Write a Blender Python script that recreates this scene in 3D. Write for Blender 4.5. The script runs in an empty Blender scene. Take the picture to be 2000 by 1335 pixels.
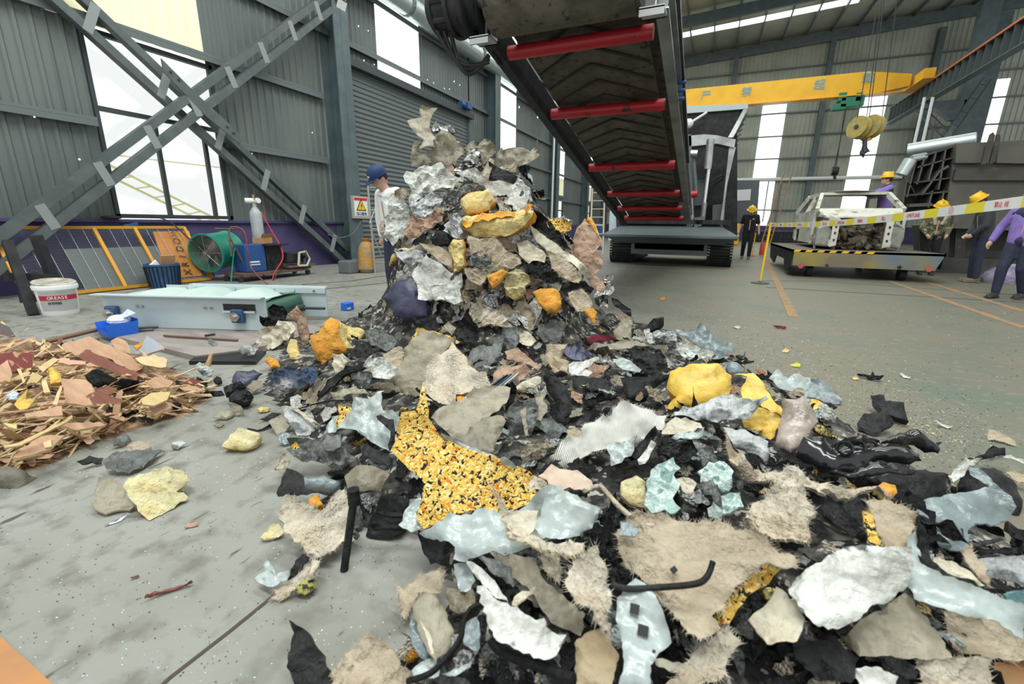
import bpy, bmesh, math, random
from mathutils import Vector, Matrix, noise, geometry, Quaternion
C = bpy.context.scene.collection
SC = bpy.context.scene
PI = math.pi
V = Vector
# ---------------------------------------------------------------- camera
F, CX, CY, H = 868.0, 1000.0, 667.5, 1.12
_a, _p, _r = math.radians(23.6), math.radians(14.9), math.radians(0.7)
FW = V((-math.sin(_a)*math.cos(_p), math.cos(_a)*math.cos(_p), -math.sin(_p)))
_R = V((math.cos(_a), math.sin(_a), 0)); _U = _R.cross(FW)
RT = math.cos(_r)*_R + math.sin(_r)*_U
UP = -math.sin(_r)*_R + math.cos(_r)*_U
CAM = V((0, 0, H))
cd = bpy.data.cameras.new('camera'); cam = bpy.data.objects.new('camera', cd); C.objects.link(cam)
cd.sensor_width = 36; cd.lens = 36*F/2000; cd.clip_start = .05; cd.clip_end = 300
mw = Matrix((RT, UP, -FW)).transposed().to_4x4(); mw.translation = CAM
cam.matrix_world = mw
cd.dof.use_dof = True; cd.dof.focus_distance = 3.4; cd.dof.aperture_fstop = 3.2
SC.camera = cam
# ---------------------------------------------------------------- light and exposure
SC.view_settings.view_transform = 'Standard'; SC.view_settings.look = 'None'
SC.view_settings.gamma = 1; SC.view_settings.use_curve_mapping = False
SC.view_settings.exposure = 0.22
SC.cycles.use_denoising = True; SC.cycles.max_bounces = 7; SC.cycles.diffuse_bounces = 4
SC.cycles.glossy_bounces = 3; SC.cycles.transmission_bounces = 4; SC.cycles.transparent_max_bounces = 6
SC.cycles.sample_clamp_indirect = 6; SC.cycles.caustics_reflective = False; SC.cycles.caustics_refractive = False
w = bpy.data.worlds.new('sky'); SC.world = w; w.use_nodes = True
nt = w.node_tree; bg = nt.nodes['Background']
tc = nt.nodes.new('ShaderNodeTexCoord'); sx = nt.nodes.new('ShaderNodeSeparateXYZ'); rp = nt.nodes.new('ShaderNodeValToRGB')
nt.links.new(tc.outputs['Generated'], sx.inputs[0]); nt.links.new(sx.outputs['Z'], rp.inputs[0]); nt.links.new(rp.outputs[0], bg.inputs[0])
rp.color_ramp.elements[0].color = (.97, .99, 1, 1); rp.color_ramp.elements[1].color = (.95, .98, 1, 1); rp.color_ramp.elements[0].position = .0
bg.inputs[1].default_value = .95
def area(name, loc, rot, sx_, sy_, power, col=(1, 1, 1)):
    l = bpy.data.lights.new(name, 'AREA'); l.shape = 'RECTANGLE'; l.size = sx_; l.size_y = sy_; l.energy = power; l.color = col
    o = bpy.data.objects.new(name, l); C.objects.link(o); o.location = loc; o.rotation_euler = rot; return o
# daylight that enters through the translucent roof strips and the big side openings of the hall
area('roof_daylight', (0, 27, 12.6), (0, 0, 0), 16, 20, 1600, (.93, 1, .97))
for i_, (y_, p_) in enumerate(((-1.5, 1150), (5.0, 820), (12.0, 480))): area('roof_strip_daylight', (-1.0, y_, 12.4), (0, 0, 0), 9, 1.1, p_, (.96, 1, .98))


# ---------------------------------------------------------------- pixel rays -> points of the place
def ray(x, y): return FW + RT*((x-CX)/F) - UP*((y-CY)/F)
def zp(x, y, z=0.0): r = ray(x, y); return CAM + r*((z-H)/r.z)
def xp(x, y, X): r = ray(x, y); return CAM + r*(X/r.x)
def yp(x, y, Y): r = ray(x, y); return CAM + r*(Y/r.y)
def dp(x, y, d): return CAM + ray(x, y)*d
# ---------------------------------------------------------------- objects
def tag(o, label=None, cat=None, group=None, kind=None):
    if label: o['label'] = label
    if cat: o['category'] = cat
    if group: o['group'] = group
    if kind: o['kind'] = kind
    return o
def thing(name, label, cat, loc=(0, 0, 0), rz=0, group=None):
    o = bpy.data.objects.new(name, None); C.objects.link(o); o.location = loc; o.rotation_euler = (0, 0, rz)
    o.empty_display_size = .1
    return tag(o, label, cat, group)
def copy_tree(o, parent=None):
    c = o.copy(); C.objects.link(c); c.parent = parent
    for ch in list(o.children): copy_tree(ch, c)
    return c
class MB:
    def __init__(s): s.b = bmesh.new(); s.mi = 0
    def _f(s, vs):
        try: f = s.b.faces.new(vs); f.material_index = s.mi; return f
        except ValueError: return None
    def box(s, c, d, rot=None):
        c = V(c); hx, hy, hz = d[0]/2, d[1]/2, d[2]/2
        q = [V((i*hx, j*hy, k*hz)) for k in (-1, 1) for j in (-1, 1) for i in (-1, 1)]
        if rot is not None: q = [rot @ a for a in q]
        v = [s.b.verts.new(c+a) for a in q]
        for f in ((0, 2, 3, 1), (4, 5, 7, 6), (0, 1, 5, 4), (2, 6, 7, 3), (0, 4, 6, 2), (1, 3, 7, 5)): s._f([v[i] for i in f])
        return s
    def bar(s, a, b, w, h, up=(0, 0, 1)):
        a, b = V(a), V(b); d = b-a; L = d.length; d.normalize(); u = V(up)
        if abs(d.dot(u)) > .99: u = V((0, 1, 0))
        sd = d.cross(u).normalized(); u = sd.cross(d)
        return s.box((a+b)/2, (w, L, h), Matrix((sd, d, u)).transposed())
    def ring(s, c, d, r, n, ph=0):
        d = V(d).normalized(); u = V((0, 0, 1)) if abs(d.z) < .9 else V((1, 0, 0))
        x = d.cross(u).normalized(); y = d.cross(x)
        return [s.b.verts.new(V(c)+x*(r*math.cos(ph+2*PI*i/n))+y*(r*math.sin(ph+2*PI*i/n))) for i in range(n)]
    def cyl(s, a, b, r0, r1=None, n=12, caps=True):
        a, b = V(a), V(b); r1 = r0 if r1 is None else r1; d = b-a
        A = s.ring(a, d, r0, n); B = s.ring(b, d, r1, n)
        for i in range(n): s._f([A[i], B[i], B[(i+1) % n], A[(i+1) % n]])
        if caps: s._f(A); s._f(B[::-1])
        return s
    def tube(s, pts, r, n=8, caps=True):
        pts = [V(p) for p in pts]; rs = r if isinstance(r, (list, tuple)) else [r]*len(pts); prev = None
        u = None
        for i, p in enumerate(pts):
            d = (pts[min(i+1, len(pts)-1)]-pts[max(i-1, 0)]).normalized()
            if u is None: u = V((0, 0, 1)) if abs(d.z) < .9 else V((1, 0, 0))
            x = d.cross(u).normalized(); u = x.cross(d).normalized()
            R = [s.b.verts.new(p+x*(rs[i]*math.cos(2*PI*k/n))+u*(rs[i]*math.sin(2*PI*k/n))) for k in range(n)]
            if prev:
                for k in range(n): s._f([prev[k], R[k], R[(k+1) % n], prev[(k+1) % n]])
            elif caps: s._f(R)
            prev = R
        if caps: s._f(prev[::-1])
        return s
    def lathe(s, prof, o=(0, 0, 0), ax=(0, 0, 1), n=20, close=True):
        o, ax = V(o), V(ax).normalized(); prev = None
        for r, h in prof:
            R = s.ring(o+ax*h, ax, max(r, 1e-4), n)
            if prev:
                for k in range(n): s._f([prev[k], R[k], R[(k+1) % n], prev[(k+1) % n]])
            elif close: s._f(R)
            prev = R
        if close: s._f(prev[::-1])
        return s
    def prism(s, pts, ext):
        pts = [V(p) for p in pts]; ext = V(ext)
        A = [s.b.verts.new(p) for p in pts]; B = [s.b.verts.new(p+ext) for p in pts]; n = len(pts)
        s._f(A); s._f(B[::-1])
        for i in range(n): s._f([A[i], B[i], B[(i+1) % n], A[(i+1) % n]])
        return s
    def quad(s, *p): s._f([s.b.verts.new(V(q)) for q in p]); return s
    def sph(s, c, r, n=10, sc=(1, 1, 1), rot=None):
        m = Matrix.Translation(V(c)) @ (rot.to_4x4() if rot is not None else Matrix()) @ Matrix.Diagonal((r*sc[0], r*sc[1], r*sc[2], 1))
        g = bmesh.ops.create_uvsphere(s.b, u_segments=n*2, v_segments=n, radius=1, matrix=m)
        for v in g['verts']:
            for f in v.link_faces: f.material_index = s.mi
        return s
    def build(s, name, mats, parent=None, smooth=False, bevel=0, world=True):
        bmesh.ops.recalc_face_normals(s.b, faces=s.b.faces[:])
        me = bpy.data.meshes.new(name); s.b.to_mesh(me); s.b.free()
        if not isinstance(mats, (list, tuple)): mats = [mats]
        for m in mats: me.materials.append(m)
        o = bpy.data.objects.new(name, me); C.objects.link(o)
        if parent:
            o.parent = parent
            if world:  # vertices were given in world space
                o.matrix_parent_inverse = Matrix()
                mi = (Matrix.Translation(parent.location) @ Matrix.Rotation(parent.rotation_euler.z, 4, 'Z')).inverted()
                if parent.parent is None: me.transform(mi)
        if smooth:
            me.polygons.foreach_set('use_smooth', [True]*len(me.polygons))
            if smooth != 'all':
                me.set_sharp_from_angle(angle=math.radians(38))
        if bevel:
            b = o.modifiers.new('bevel', 'BEVEL'); b.width = bevel; b.segments = 2; b.limit_method = 'ANGLE'
        return o
def base_thing(name, label, cat, loc, group=None): return thing(name, label, cat, loc, 0, group)
# ---------------------------------------------------------------- materials
MATS = {}
def M(key, col, rough=.6, metal=0.0, col2=None, scale=6, mixlo=.4, mixhi=.65, bump=0, bscale=40, emit=0, col3=None, scale3=25, lo3=.6, hi3=.66, stretch=None, spec=.5, coat=0, detail=6, grime=0, crink=0):
    if key in MATS: return MATS[key]
    m = bpy.data.materials.new(key); m.use_nodes = True; n = m.node_tree.nodes; l = m.node_tree.links
    p = n['Principled BSDF']; p.inputs['Base Color'].default_value = (*col, 1); p.inputs['Roughness'].default_value = rough
    p.inputs['Metallic'].default_value = metal; p.inputs['Specular IOR Level'].default_value = spec
    if coat: p.inputs['Coat Weight'].default_value = coat
    if emit: p.inputs['Emission Color'].default_value = (*col, 1); p.inputs['Emission Strength'].default_value = emit
    if col2 or bump or grime:
        t = n.new('ShaderNodeTexCoord'); mp = n.new('ShaderNodeMapping'); l.new(t.outputs['Object'], mp.inputs[0])
        if stretch: mp.inputs['Scale'].default_value = stretch
    if col2:
        a = n.new('ShaderNodeTexNoise'); a.inputs['Scale'].default_value = scale; a.inputs['Detail'].default_value = detail; l.new(mp.outputs[0], a.inputs[0])
        r = n.new('ShaderNodeValToRGB'); l.new(a.outputs[0], r.inputs[0]); e = r.color_ramp.elements
        e[0].position = mixlo; e[1].position = mixhi; e[0].color = (*col, 1); e[1].color = (*col2, 1); out = r.outputs[0]
        if col3:
            b = n.new('ShaderNodeTexNoise'); b.inputs['Scale'].default_value = scale3; b.inputs['Detail'].default_value = 3; l.new(mp.outputs[0], b.inputs[0])
            r2 = n.new('ShaderNodeValToRGB'); l.new(b.outputs[0], r2.inputs[0]); e = r2.color_ramp.elements
            e[0].position = lo3; e[1].position = hi3; e[0].color = (0, 0, 0, 1); e[1].color = (1, 1, 1, 1)
            mx = n.new('ShaderNodeMix'); mx.data_type = 'RGBA'; l.new(r2.outputs[0], mx.inputs[0]); l.new(out, mx.inputs[6]); mx.inputs[7].default_value = (*col3, 1); out = mx.outputs[2]
        if grime:
            g = n.new('ShaderNodeTexNoise'); g.inputs['Scale'].default_value = 4.5; g.inputs['Detail'].default_value = 9; g.inputs['Roughness'].default_value = .65; l.new(mp.outputs[0], g.inputs[0])
            r3 = n.new('ShaderNodeValToRGB'); l.new(g.outputs[0], r3.inputs[0]); e = r3.color_ramp.elements; e[0].position = .36; e[1].position = .58
            e[0].color = (1-grime, 1-grime*1.02, 1-grime*1.06, 1); e[1].color = (1, 1, 1, 1)
            mx2 = n.new('ShaderNodeMix'); mx2.data_type = 'RGBA'; mx2.blend_type = 'MULTIPLY'; mx2.inputs[0].default_value = 1; l.new(out, mx2.inputs[6]); l.new(r3.outputs[0], mx2.inputs[7]); out = mx2.outputs[2]
        l.new(out, p.inputs['Base Color'])
    if bump:
        b = n.new('ShaderNodeTexNoise'); b.inputs['Scale'].default_value = bscale; b.inputs['Detail'].default_value = 5; l.new(mp.outputs[0], b.inputs[0])
        bn = n.new('ShaderNodeBump'); bn.inputs['Strength'].default_value = bump; bn.inputs['Distance'].default_value = .02; l.new(b.outputs[0], bn.inputs['Height']); l.new(bn.outputs[0], p.inputs['Normal'])
        if crink:
            vo = n.new('ShaderNodeTexVoronoi'); vo.inputs['Scale'].default_value = crink; vo.feature = 'SMOOTH_F1'; wn = n.new('ShaderNodeMix'); wn.data_type = 'VECTOR'; wn.inputs[0].default_value = .12
            l.new(mp.outputs[0], wn.inputs[4]); l.new(b.outputs[1], wn.inputs[5]); l.new(wn.outputs[1], vo.inputs[0])
            b2 = n.new('ShaderNodeBump'); b2.inputs['Strength'].default_value = .75; b2.inputs['Distance'].default_value = .35/crink; l.new(vo.outputs['Distance'], b2.inputs['Height']); l.new(bn.outputs[0], b2.inputs['Normal']); l.new(b2.outputs[0], p.inputs['Normal'])
    MATS[key] = m; return m
def text_mesh(name, s, mat, mw_, size, parent=None, depth=.002, align='CENTER'):
    """lettering as a thin mesh; mw_ maps text x/y to the surface"""
    cu = bpy.data.curves.new(name, 'FONT'); cu.body = s; cu.size = size; cu.extrude = depth; cu.align_x = align; cu.align_y = 'CENTER'; cu.resolution_u = 3
    ob = bpy.data.objects.new(name, cu); C.objects.link(ob)
    dg = bpy.context.evaluated_depsgraph_get(); dg.update(); me = bpy.data.meshes.new_from_object(ob.evaluated_get(dg))
    bpy.data.objects.remove(ob); bpy.data.curves.remove(cu)
    me.transform(mw_); me.materials.clear(); me.materials.append(mat)
    o = bpy.data.objects.new(name, me); C.objects.link(o)
    if parent:
        o.parent = parent
        if parent.parent is None and parent.type == 'EMPTY': me.transform((Matrix.Translation(parent.location) @ Matrix.Rotation(parent.rotation_euler.z, 4, 'Z')).inverted())
    return o
def frame(o, x, y):
    x = V(x).normalized(); z = x.cross(V(y)).normalized(); y = z.cross(x); m = Matrix((x, y, z)).transposed().to_4x4(); m.translation = V(o); return m
# ================================================================ THE HALL
XL, YB = -9.5, 42.0
m_wall = M('wall_sheet', (.105, .125, .12), .5, .0, (.145, .165, .155), 1.2, stretch=(1, 1, .25), bump=.1, bscale=8)
m_back = M('back_wall_sheet', (.34, .37, .31), .6, 0, (.42, .45, .38), .8)
m_girt = M('girt_steel', (.12, .145, .145), .5)
m_col = M('column_steel', (.075, .105, .115), .5, 0, (.10, .135, .14), 3)
m_purple = M('purple_wall_paint', (.055, .045, .13), .7, 0, (.075, .06, .16), 2)
m_dark = M('dark_steel', (.035, .045, .05), .5)
m_frp = M('translucent_panel', (.93, 1, .97), .5, emit=1.6)
m_frpy = M('aged_translucent_panel', (.70, .68, .44), .5, 0, emit=.42)
m_shut = M('shutter_paint', (.14, .165, .165), .45, .2)
m_roof = M('roof_foil', (.46, .52, .50), .42, .6, (.60, .58, .46), 1.5, bump=.5, bscale=14)
m_orange = M('orange_paint', (.80, .30, .02), .45, 0, (.70, .24, .02), 4)
m_black = M('black_paint', (.012, .013, .015), .45)
def roofz(X): return 13.36+.058*(X+4.6)
# --- floor
def floor_mat():
    m = bpy.data.materials.new('worn_concrete'); m.use_nodes = True; n = m.node_tree.nodes; l = m.node_tree.links; p = n['Principled BSDF']
    t = n.new('ShaderNodeTexCoord')
    def nz(sc, lo, hi, det=6, st=None):
        a = n.new('ShaderNodeTexNoise'); a.inputs['Scale'].default_value = sc; a.inputs['Detail'].default_value = det
        if st:
            mp = n.new('ShaderNodeMapping'); mp.inputs['Scale'].default_value = st; mp.inputs['Rotation'].default_value = (0, 0, .9); l.new(t.outputs['Object'], mp.inputs[0]); l.new(mp.outputs[0], a.inputs[0])
        else: l.new(t.outputs['Object'], a.inputs[0])
        r = n.new('ShaderNodeValToRGB'); r.color_ramp.elements[0].position = lo; r.color_ramp.elements[1].position = hi; l.new(a.outputs[0], r.inputs[0]); return r.outputs[0]
    def mix(f, a, b):
        x = n.new('ShaderNodeMix'); x.data_type = 'RGBA'
        for s_, v in ((0, f), (6, a), (7, b)):
            if isinstance(v, tuple): x.inputs[s_].default_value = (*v, 1)
            else: l.new(v, x.inputs[s_])
        return x.outputs[2]
    grey = mix(nz(1.1, .35, .7), (.29, .298, .270), (.215, .215, .185))
    grey = mix(nz(9, .50, .68, 8), grey, (.155, .15, .125))
    grey = mix(nz(26, .66, .70, 4, (1, .22, 1)), grey, (.085, .08, .065))
    green = mix(nz(.8, .48, .66), (.165, .150, .108), (.115, .142, .104))
    green = mix(nz(12, .55, .72), green, (.20, .19, .155))
    sp = n.new('ShaderNodeSeparateXYZ'); l.new(t.outputs['Object'], sp.inputs[0])
    # the painted green-brown lane begins at a line running into the hall
    ma = n.new('ShaderNodeMath'); ma.operation = 'MULTIPLY_ADD'; ma.inputs[1].default_value = .12; l.new(sp.outputs['Y'], ma.inputs[0]); l.new(sp.outputs['X'], ma.inputs[2])
    nn = n.new('ShaderNodeTexNoise'); nn.inputs['Scale'].default_value = 1.3; l.new(t.outputs['Object'], nn.inputs[0])
    ad = n.new('ShaderNodeMath'); l.new(ma.outputs[0], ad.inputs[0]); l.new(nn.outputs[0], ad.inputs[1])
    mr = n.new('ShaderNodeMapRange'); mr.inputs[1].default_value = -.5; mr.inputs[2].default_value = 1.2; l.new(ad.outputs[0], mr.inputs[0])
    l.new(mix(mr.outputs[0], grey, green), p.inputs['Base Color'])
    p.inputs['Roughness'].default_value = .55
    b = n.new('ShaderNodeTexNoise'); b.inputs['Scale'].default_value = 30; b.inputs['Detail'].default_value = 8; l.new(t.outputs['Object'], b.inputs[0])
    bn = n.new('ShaderNodeBump'); bn.inputs['Strength'].default_value = .25; bn.inputs['Distance'].default_value = .01; l.new(b.outputs[0], bn.inputs['Height']); l.new(bn.outputs[0], p.inputs['Normal'])
    return m
f = MB().box((6, 20, -.1), (32, 46, .2)).build('floor', floor_mat()); tag(f, kind='structure')
m_line = M('worn_floor_paint', (.36, .19, .07), .7, 0, (.20, .17, .12), 5, mixlo=.42, mixhi=.62)
def stripe(name, pts, w_, m, z=.004):
    mb = MB()
    for a, b in zip(pts, pts[1:]):
        mb.bar(V((a[0], a[1], z/2)), V((b[0], b[1], z/2)), w_, z)
    return tag(mb.build(name, m), kind='structure')
a, b = zp(1493, 500), zp(1550, 618); stripe('trim_1', [a, b], .12, m_line)
a, b = zp(1735, 548), zp(2000, 640); stripe('trim_2', [a, b], .11, m_line)
a, b = zp(1800, 548), zp(2000, 608); stripe('trim_3', [a, b], .11, m_line)
m_ginger = M('orange_floor_board', (.44, .20, .07), .6, 0, (.36, .18, .08), 8)
q = [zp(*k) for k in ((-60, 1215), (0, 1243), (112, 1345), (112, 1420), (-60, 1420))]
mb = MB().prism([V((k.x, k.y, 0)) for k in q], (0, 0, .005)); tag(mb.build('trim_4', m_ginger), kind='structure')
m_groove = M('floor_joint', (.06, .05, .035), .9)
a, b, c = zp(535, 1163), zp(450, 1232), zp(330, 1325); d = zp(310, 1345)
stripe('trim_5', [a, b, c, d], .012, m_groove, .002)
stripe('trim_6', [zp(1496, 561), zp(2005, 591)], .045, m_groove, .003)
stripe('trim_7', [zp(1480, 548), zp(1600, 549), zp(2005, 577)], .03, m_groove, .003)
# --- corrugated sheet between two points, standing between z0 and z1
def corr(mb, p0, p1, z0, z1, nrm, pitch=.19, depth=.03):
    p0, p1, nrm = V(p0), V(p1), V(nrm); L = (p1-p0).length; d = (p1-p0)/L; k = 0; pts = []
    prof = ((0, 0), (.55, 0), (.66, 1), (.88, 1), (1, 0)); s = 0
    while s < L:
        for u, h in prof[:-1]:
            if s+u*pitch <= L: pts.append((s+u*pitch, h))
        s += pitch
    pts.append((L, 0)); prev = None
    for t, h in pts:
        q = p0+d*t+nrm*(h*depth); A = mb.b.verts.new(V((q.x, q.y, z0))); B = mb.b.verts.new(V((q.x, q.y, z1)))
        if prev: mb._f([prev[0], A, B, prev[1]])
        prev = (A, B)
mb = MB(); N = (1, 0, 0)
for y0, y1, z0, z1 in ((1, 4.2, 1.08, 13), (4.2, 4.55, 1.08, 4.12), (6.55, 9.72, 1.08, 13), (10.2, 11.7, 5.25, 13), (11.7, 13.85, 4.9, 5.38), (13.85, 17.2, 5.25, 13),
                       (17.1, 19.6, 1.08, 13), (21.9, 27.6, 1.08, 13), (30, 35.2, 1.08, 13), (37.4, 42, 1.08, 13), (19.6, 21.9, 2.75, 2.95), (27.6, 30, 2.75, 2.95), (35.2, 37.4, 2.75, 2.95)):
    corr(mb, (XL, y0, 0), (XL, y1, 0), z0, z1, N)
mb.box((XL-.06, 5.5, 0.5), (.02, 9, 1.0))
tag(mb.build('wall_left', m_wall), kind='structure')
mb = MB(); mb.box((XL-.1, 5.65, .54), (.3, 9.3, 1.08)).box((XL-.1, 5.65, 1.09), (.42, 9.3, .05))
mb.box((XL-.1, 29.6, .54), (.3, 24.8, 1.08))
tag(mb.build('baseboard_left', m_purple), kind='structure')
mb = MB().box((2, YB+.1, .6), (24, .3, 1.2)).box((19, YB+.1, .6), (10, .3, 1.2)); tag(mb.build('baseboard_back', m_purple), kind='structure')
# girts along the left wall
mb = MB()
for z, segs in ((2.68, ((1, 4.5), (6.65, 9.4), (17.2, 19.5), (22, 42))), (4.2, ((1, 9.4), (17.2, 42))), (5.7, ((1, 4.3), (6.5, 42))), (7.1, ((1, 42),)), (8.6, ((1, 42),)), (10.1, ((1, 42),)), (11.6, ((1, 42),))):
    for y0, y1 in segs: mb.box((XL+.1, (y0+y1)/2, z), (.12, y1-y0, .05)).box((XL+.15, (y0+y1)/2, z-.05), (.015, y1-y0, .13))
tag(mb.build('trim_8', m_girt), kind='structure')
# translucent panels (daylight shines through them)
mb = MB()
for y0, y1, z0, z1 in ((11.7, 13.85, 5.38, 13), (19.6, 21.9, 4.0, 13), (27.6, 30, 4.0, 13), (35.2, 37.4, 4, 13)): mb.box((XL-.01, (y0+y1)/2, (z0+z1)/2), (.01, y1-y0, z1-z0))
tag(mb.build('window_1', m_frp), kind='structure')
mb = MB()
for y0, y1, z0, z1 in ((4.2, 6.55, 4.12, 13), (19.6, 21.9, 2.95, 4.0), (27.6, 30, 2.95, 4.0), (35.2, 37.4, 2.95, 4)):
    corr(mb, (XL-.01, y0, 0), (XL-.01, y1, 0), z0, z1, N, .3, .02)
tag(mb.build('window_2', m_frpy), kind='structure')
# glazed windows
def glass():
    m = bpy.data.materials.new('window_glass'); m.use_nodes = True; n = m.node_tree.nodes; l = m.node_tree.links
    a = n.new('ShaderNodeBsdfTransparent'); a.inputs[0].default_value = (.98, .99, .98, 1); b = n.new('ShaderNodeBsdfGlossy'); b.inputs['Roughness'].default_value = .05
    x = n.new('ShaderNodeMixShader'); x.inputs[0].default_value = .07; l.new(a.outputs[0], x.inputs[1]); l.new(b.outputs[0], x.inputs[2]); l.new(x.outputs[0], n['Material Output'].inputs[0]); return m
m_glass = glass()
def window(nm, y0, y1, z0, z1, muls, trans):
    t = thing(nm, None, None, (XL, (y0+y1)/2, z0)); t['kind'] = 'structure'
    mb = MB(); X = XL-.02
    for z in (z0+.03, z1-.03): mb.box((X, (y0+y1)/2, z), (.1, y1-y0, .07))
    for y in (y0+.03, y1-.03): mb.box((X, y, (z0+z1)/2), (.1, .06, z1-z0))
    for z in trans: mb.box((X, (y0+y1)/2, z), (.08, y1-y0, .07))
    for y, a, b in muls: mb.box((X+.02, y, (a+b)/2), (.07, .06, b-a))
    mb.build('window_frame', m_dark, t)
    MB().box((X-.01, (y0+y1)/2, (z0+z1)/2), (.006, y1-y0-.06, z1-z0-.06)).build('pane', m_glass, t)
window('window_3', 4.55, 6.65, 1.14, 4.06, ((5.43, 1.15, 2.9), (6.3, 1.15, 2.9)), (2.88,))
window('window_4', 19.6, 21.9, 1.14, 2.8, ((21.0, 1.15, 2.8),), (2.0,))
window('window_5', 27.6, 30, 1.14, 2.8, ((28.9, 1.15, 2.8),), (2.0,))
window('window_6', 35.2, 37.4, 1.14, 2.8, ((36.3, 1.15, 2.8),), (2.0,))
# outside the window: pale yard and a yellow gantry leg, daylight glare put into their pale colours
m_yard = M('yard_ground', (.75, .74, .62), .9)
tag(MB().box((-40, 20, -.25), (60, 120, .1)).build('ground', m_yard), kind='structure')
g = thing('yard_crane', 'yellow lattice crane boom far outside the left window', 'crane', (-22, 12, -.2))
mb = MB(); m_yel = M('glare_yellow', (.9, .85, .45), .6)
A, B = V((-22, 9.5, 3.3)), V((-22, 15.2, .4))
for o_ in (0, .45): mb.bar(A+V((0, 0, o_)), B+V((0, 0, o_)), .08, .08)
for i in range(9):
    u = i/9; mb.bar(A.lerp(B, u), A.lerp(B, u+.11)+V((0, 0, .45)), .05, .05)
mb.bar((-22, 15, -.2), (-22, 15, 1), .3, .3)
mb.build('boom', m_yel, g); MB().bar((-22, 9, 3.55), (-22, 20, 3.55), .05, .05).bar((-22, 19.9, -.2), (-22, 19.9, 3.55), .1, .1).build('rail', m_yel, g)
# rolling shutter
t = thing('door_1', None, None, (XL, 13.7, 0)); t['kind'] = 'structure'
mb = MB(); z = .02
prev = None
while z < 5.1:
    for k, h in ((0, 0), (.035, .03), (.065, .03), (.1, 0)):
        A = mb.b.verts.new(V((XL+.05+h, 10.35, z+k))); B = mb.b.verts.new(V((XL+.05+h, 17.0, z+k)))
        if prev: mb._f([prev[0], prev[1], B, A])
        prev = (A, B)
    z += .13
mb.build('slats', m_shut, t)
MB().box((XL+.15, 13.7, 5.2), (.28, 6.8, .2)).build('hood', m_dark, t)
mb = MB().box((XL+.08, 16.95, 2.6), (.16, .12, 5.2)).build('guide', m_col, t)
m_blue = M('blue_plastic', (.02, .085, .26), .45)
MB().box((XL+.35, 16.4, 5.42), (.25, .35, .2)).cyl((XL+.35, 15.9, 5.42), (XL+.35, 16.3, 5.42), .09).build('motor', m_blue, t)
# columns (H sections) - left row
def hcol(mb, x, y, z1, w_=.42, d_=.9, z0=0):
    mb.box((x+d_-.02, y, (z0+z1)/2), (.03, w_, z1-z0)).box((x+.02, y, (z0+z1)/2), (.03, w_, z1-z0)).box((x+d_/2, y, (z0+z1)/2), (d_, .02, z1-z0))
for i, y in enumerate((9.8, 18.7, 27.1, 34.4, 41.2)):
    mb = MB(); hcol(mb, XL+.02, y, 13.0, .5, .55 if i else .5)
    mb.box((XL+.3, y, .02), (.8, .7, .04))
    tag(mb.build('trim_%d' % (9+i), m_col), kind='structure')
# back wall
mb = MB(); NB = (0, -1, 0)
skyl = [(2.35, 3.95), (8.55, 10.05), (15.1, 16.3), (21, 22.3)]
xs = [XL] + [v for p in skyl for v in p] + [24]
for i in range(0, len(xs), 2): corr(mb, (xs[i], YB, 0), (xs[i+1], YB, 0), 1.2, 15.6, NB, .28, .04)
for a_, b_ in skyl: corr(mb, (a_, YB, 0), (b_, YB, 0), 10.5, 15.6, NB, .28, .04)
tag(mb.build('wall_back', m_back), kind='structure')
mb = MB()
for a_, b_ in skyl: mb.box(((a_+b_)/2, YB+.02, 7.65), (b_-a_, .01, 5.7))
mb.box((3.5, YB+.02, 3.2), (1.7, .01, 3.2)).box((9.4, YB+.02, 3.4), (1.8, .01, 2.6))
tag(mb.build('window_7', m_frp), kind='structure')
mb = MB()
for z in (2.4, 4.6, 6.2, 7.8, 9.4, 11, 12.4): mb.box((7, YB-.12, z), (33, .1, .1))
for x in (2.62, 3.5, 4.38): mb.box((x, YB-.08, 3.1), (.08, .08, 3.2))
tag(mb.build('trim_15', m_girt), kind='structure')
for i, x in enumerate((-6, .1, 6.2, 12.2, 18.4)):
    mb = MB().box((x, YB-.25, 6.9), (.35, .4, 13.8)); tag(mb.build('trim_%d' % (16+i), m_col), kind='structure')
# white service pipe along the back wall
m_white = M('white_paint', (.78, .80, .78), .45)
tag(MB().cyl((-5, YB-.6, 4.72), (12.3, YB-.6, 4.62), .13, n=10).build('service_pipe', m_white, smooth=True), 'long white horizontal pipe running along the far wall above head height', 'pipe')
# roof: foil lining, purlins, rafters, daylight strip
mb = MB()
for y0, y1 in ((-3, 37), (38, 42.1)):
    mb.quad((XL, y0, roofz(XL)+.62), (10, y0, roofz(10)+.62), (10, y1, roofz(10)+.62), (XL, y1, roofz(XL)+.62))
mb.quad((XL, 37, roofz(XL)+.62), (-3.8, 37, roofz(-3.8)+.62), (-3.8, 38, roofz(-3.8)+.62), (XL, 38, roofz(XL)+.62))
mb.quad((6.6, 37, roofz(6.6)+.62), (10, 37, roofz(10)+.62), (10, 38, roofz(10)+.62), (6.6, 38, roofz(6.6)+.62))
mb.quad((10, -3, roofz(10)+.62), (24, -3, roofz(24)+.62), (24, 42.1, roofz(24)+.62), (10, 42.1, roofz(10)+.62))
tag(mb.build('ceiling', m_roof), kind='structure')
mb = MB().quad((-3.8, 37, roofz(-3.8)+.66), (6.6, 37, roofz(6.6)+.66), (6.6, 38, roofz(6.6)+.66), (-3.8, 38, roofz(-3.8)+.66)).quad((-4, 29.7, roofz(-4)+.6), (-1.9, 29.7, roofz(-1.9)+.6), (-1.9, 30.6, roofz(-1.9)+.6), (-4, 30.6, roofz(-4)+.6))
tag(mb.build('window_8', m_frp), kind='structure')
mb = MB()
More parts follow.
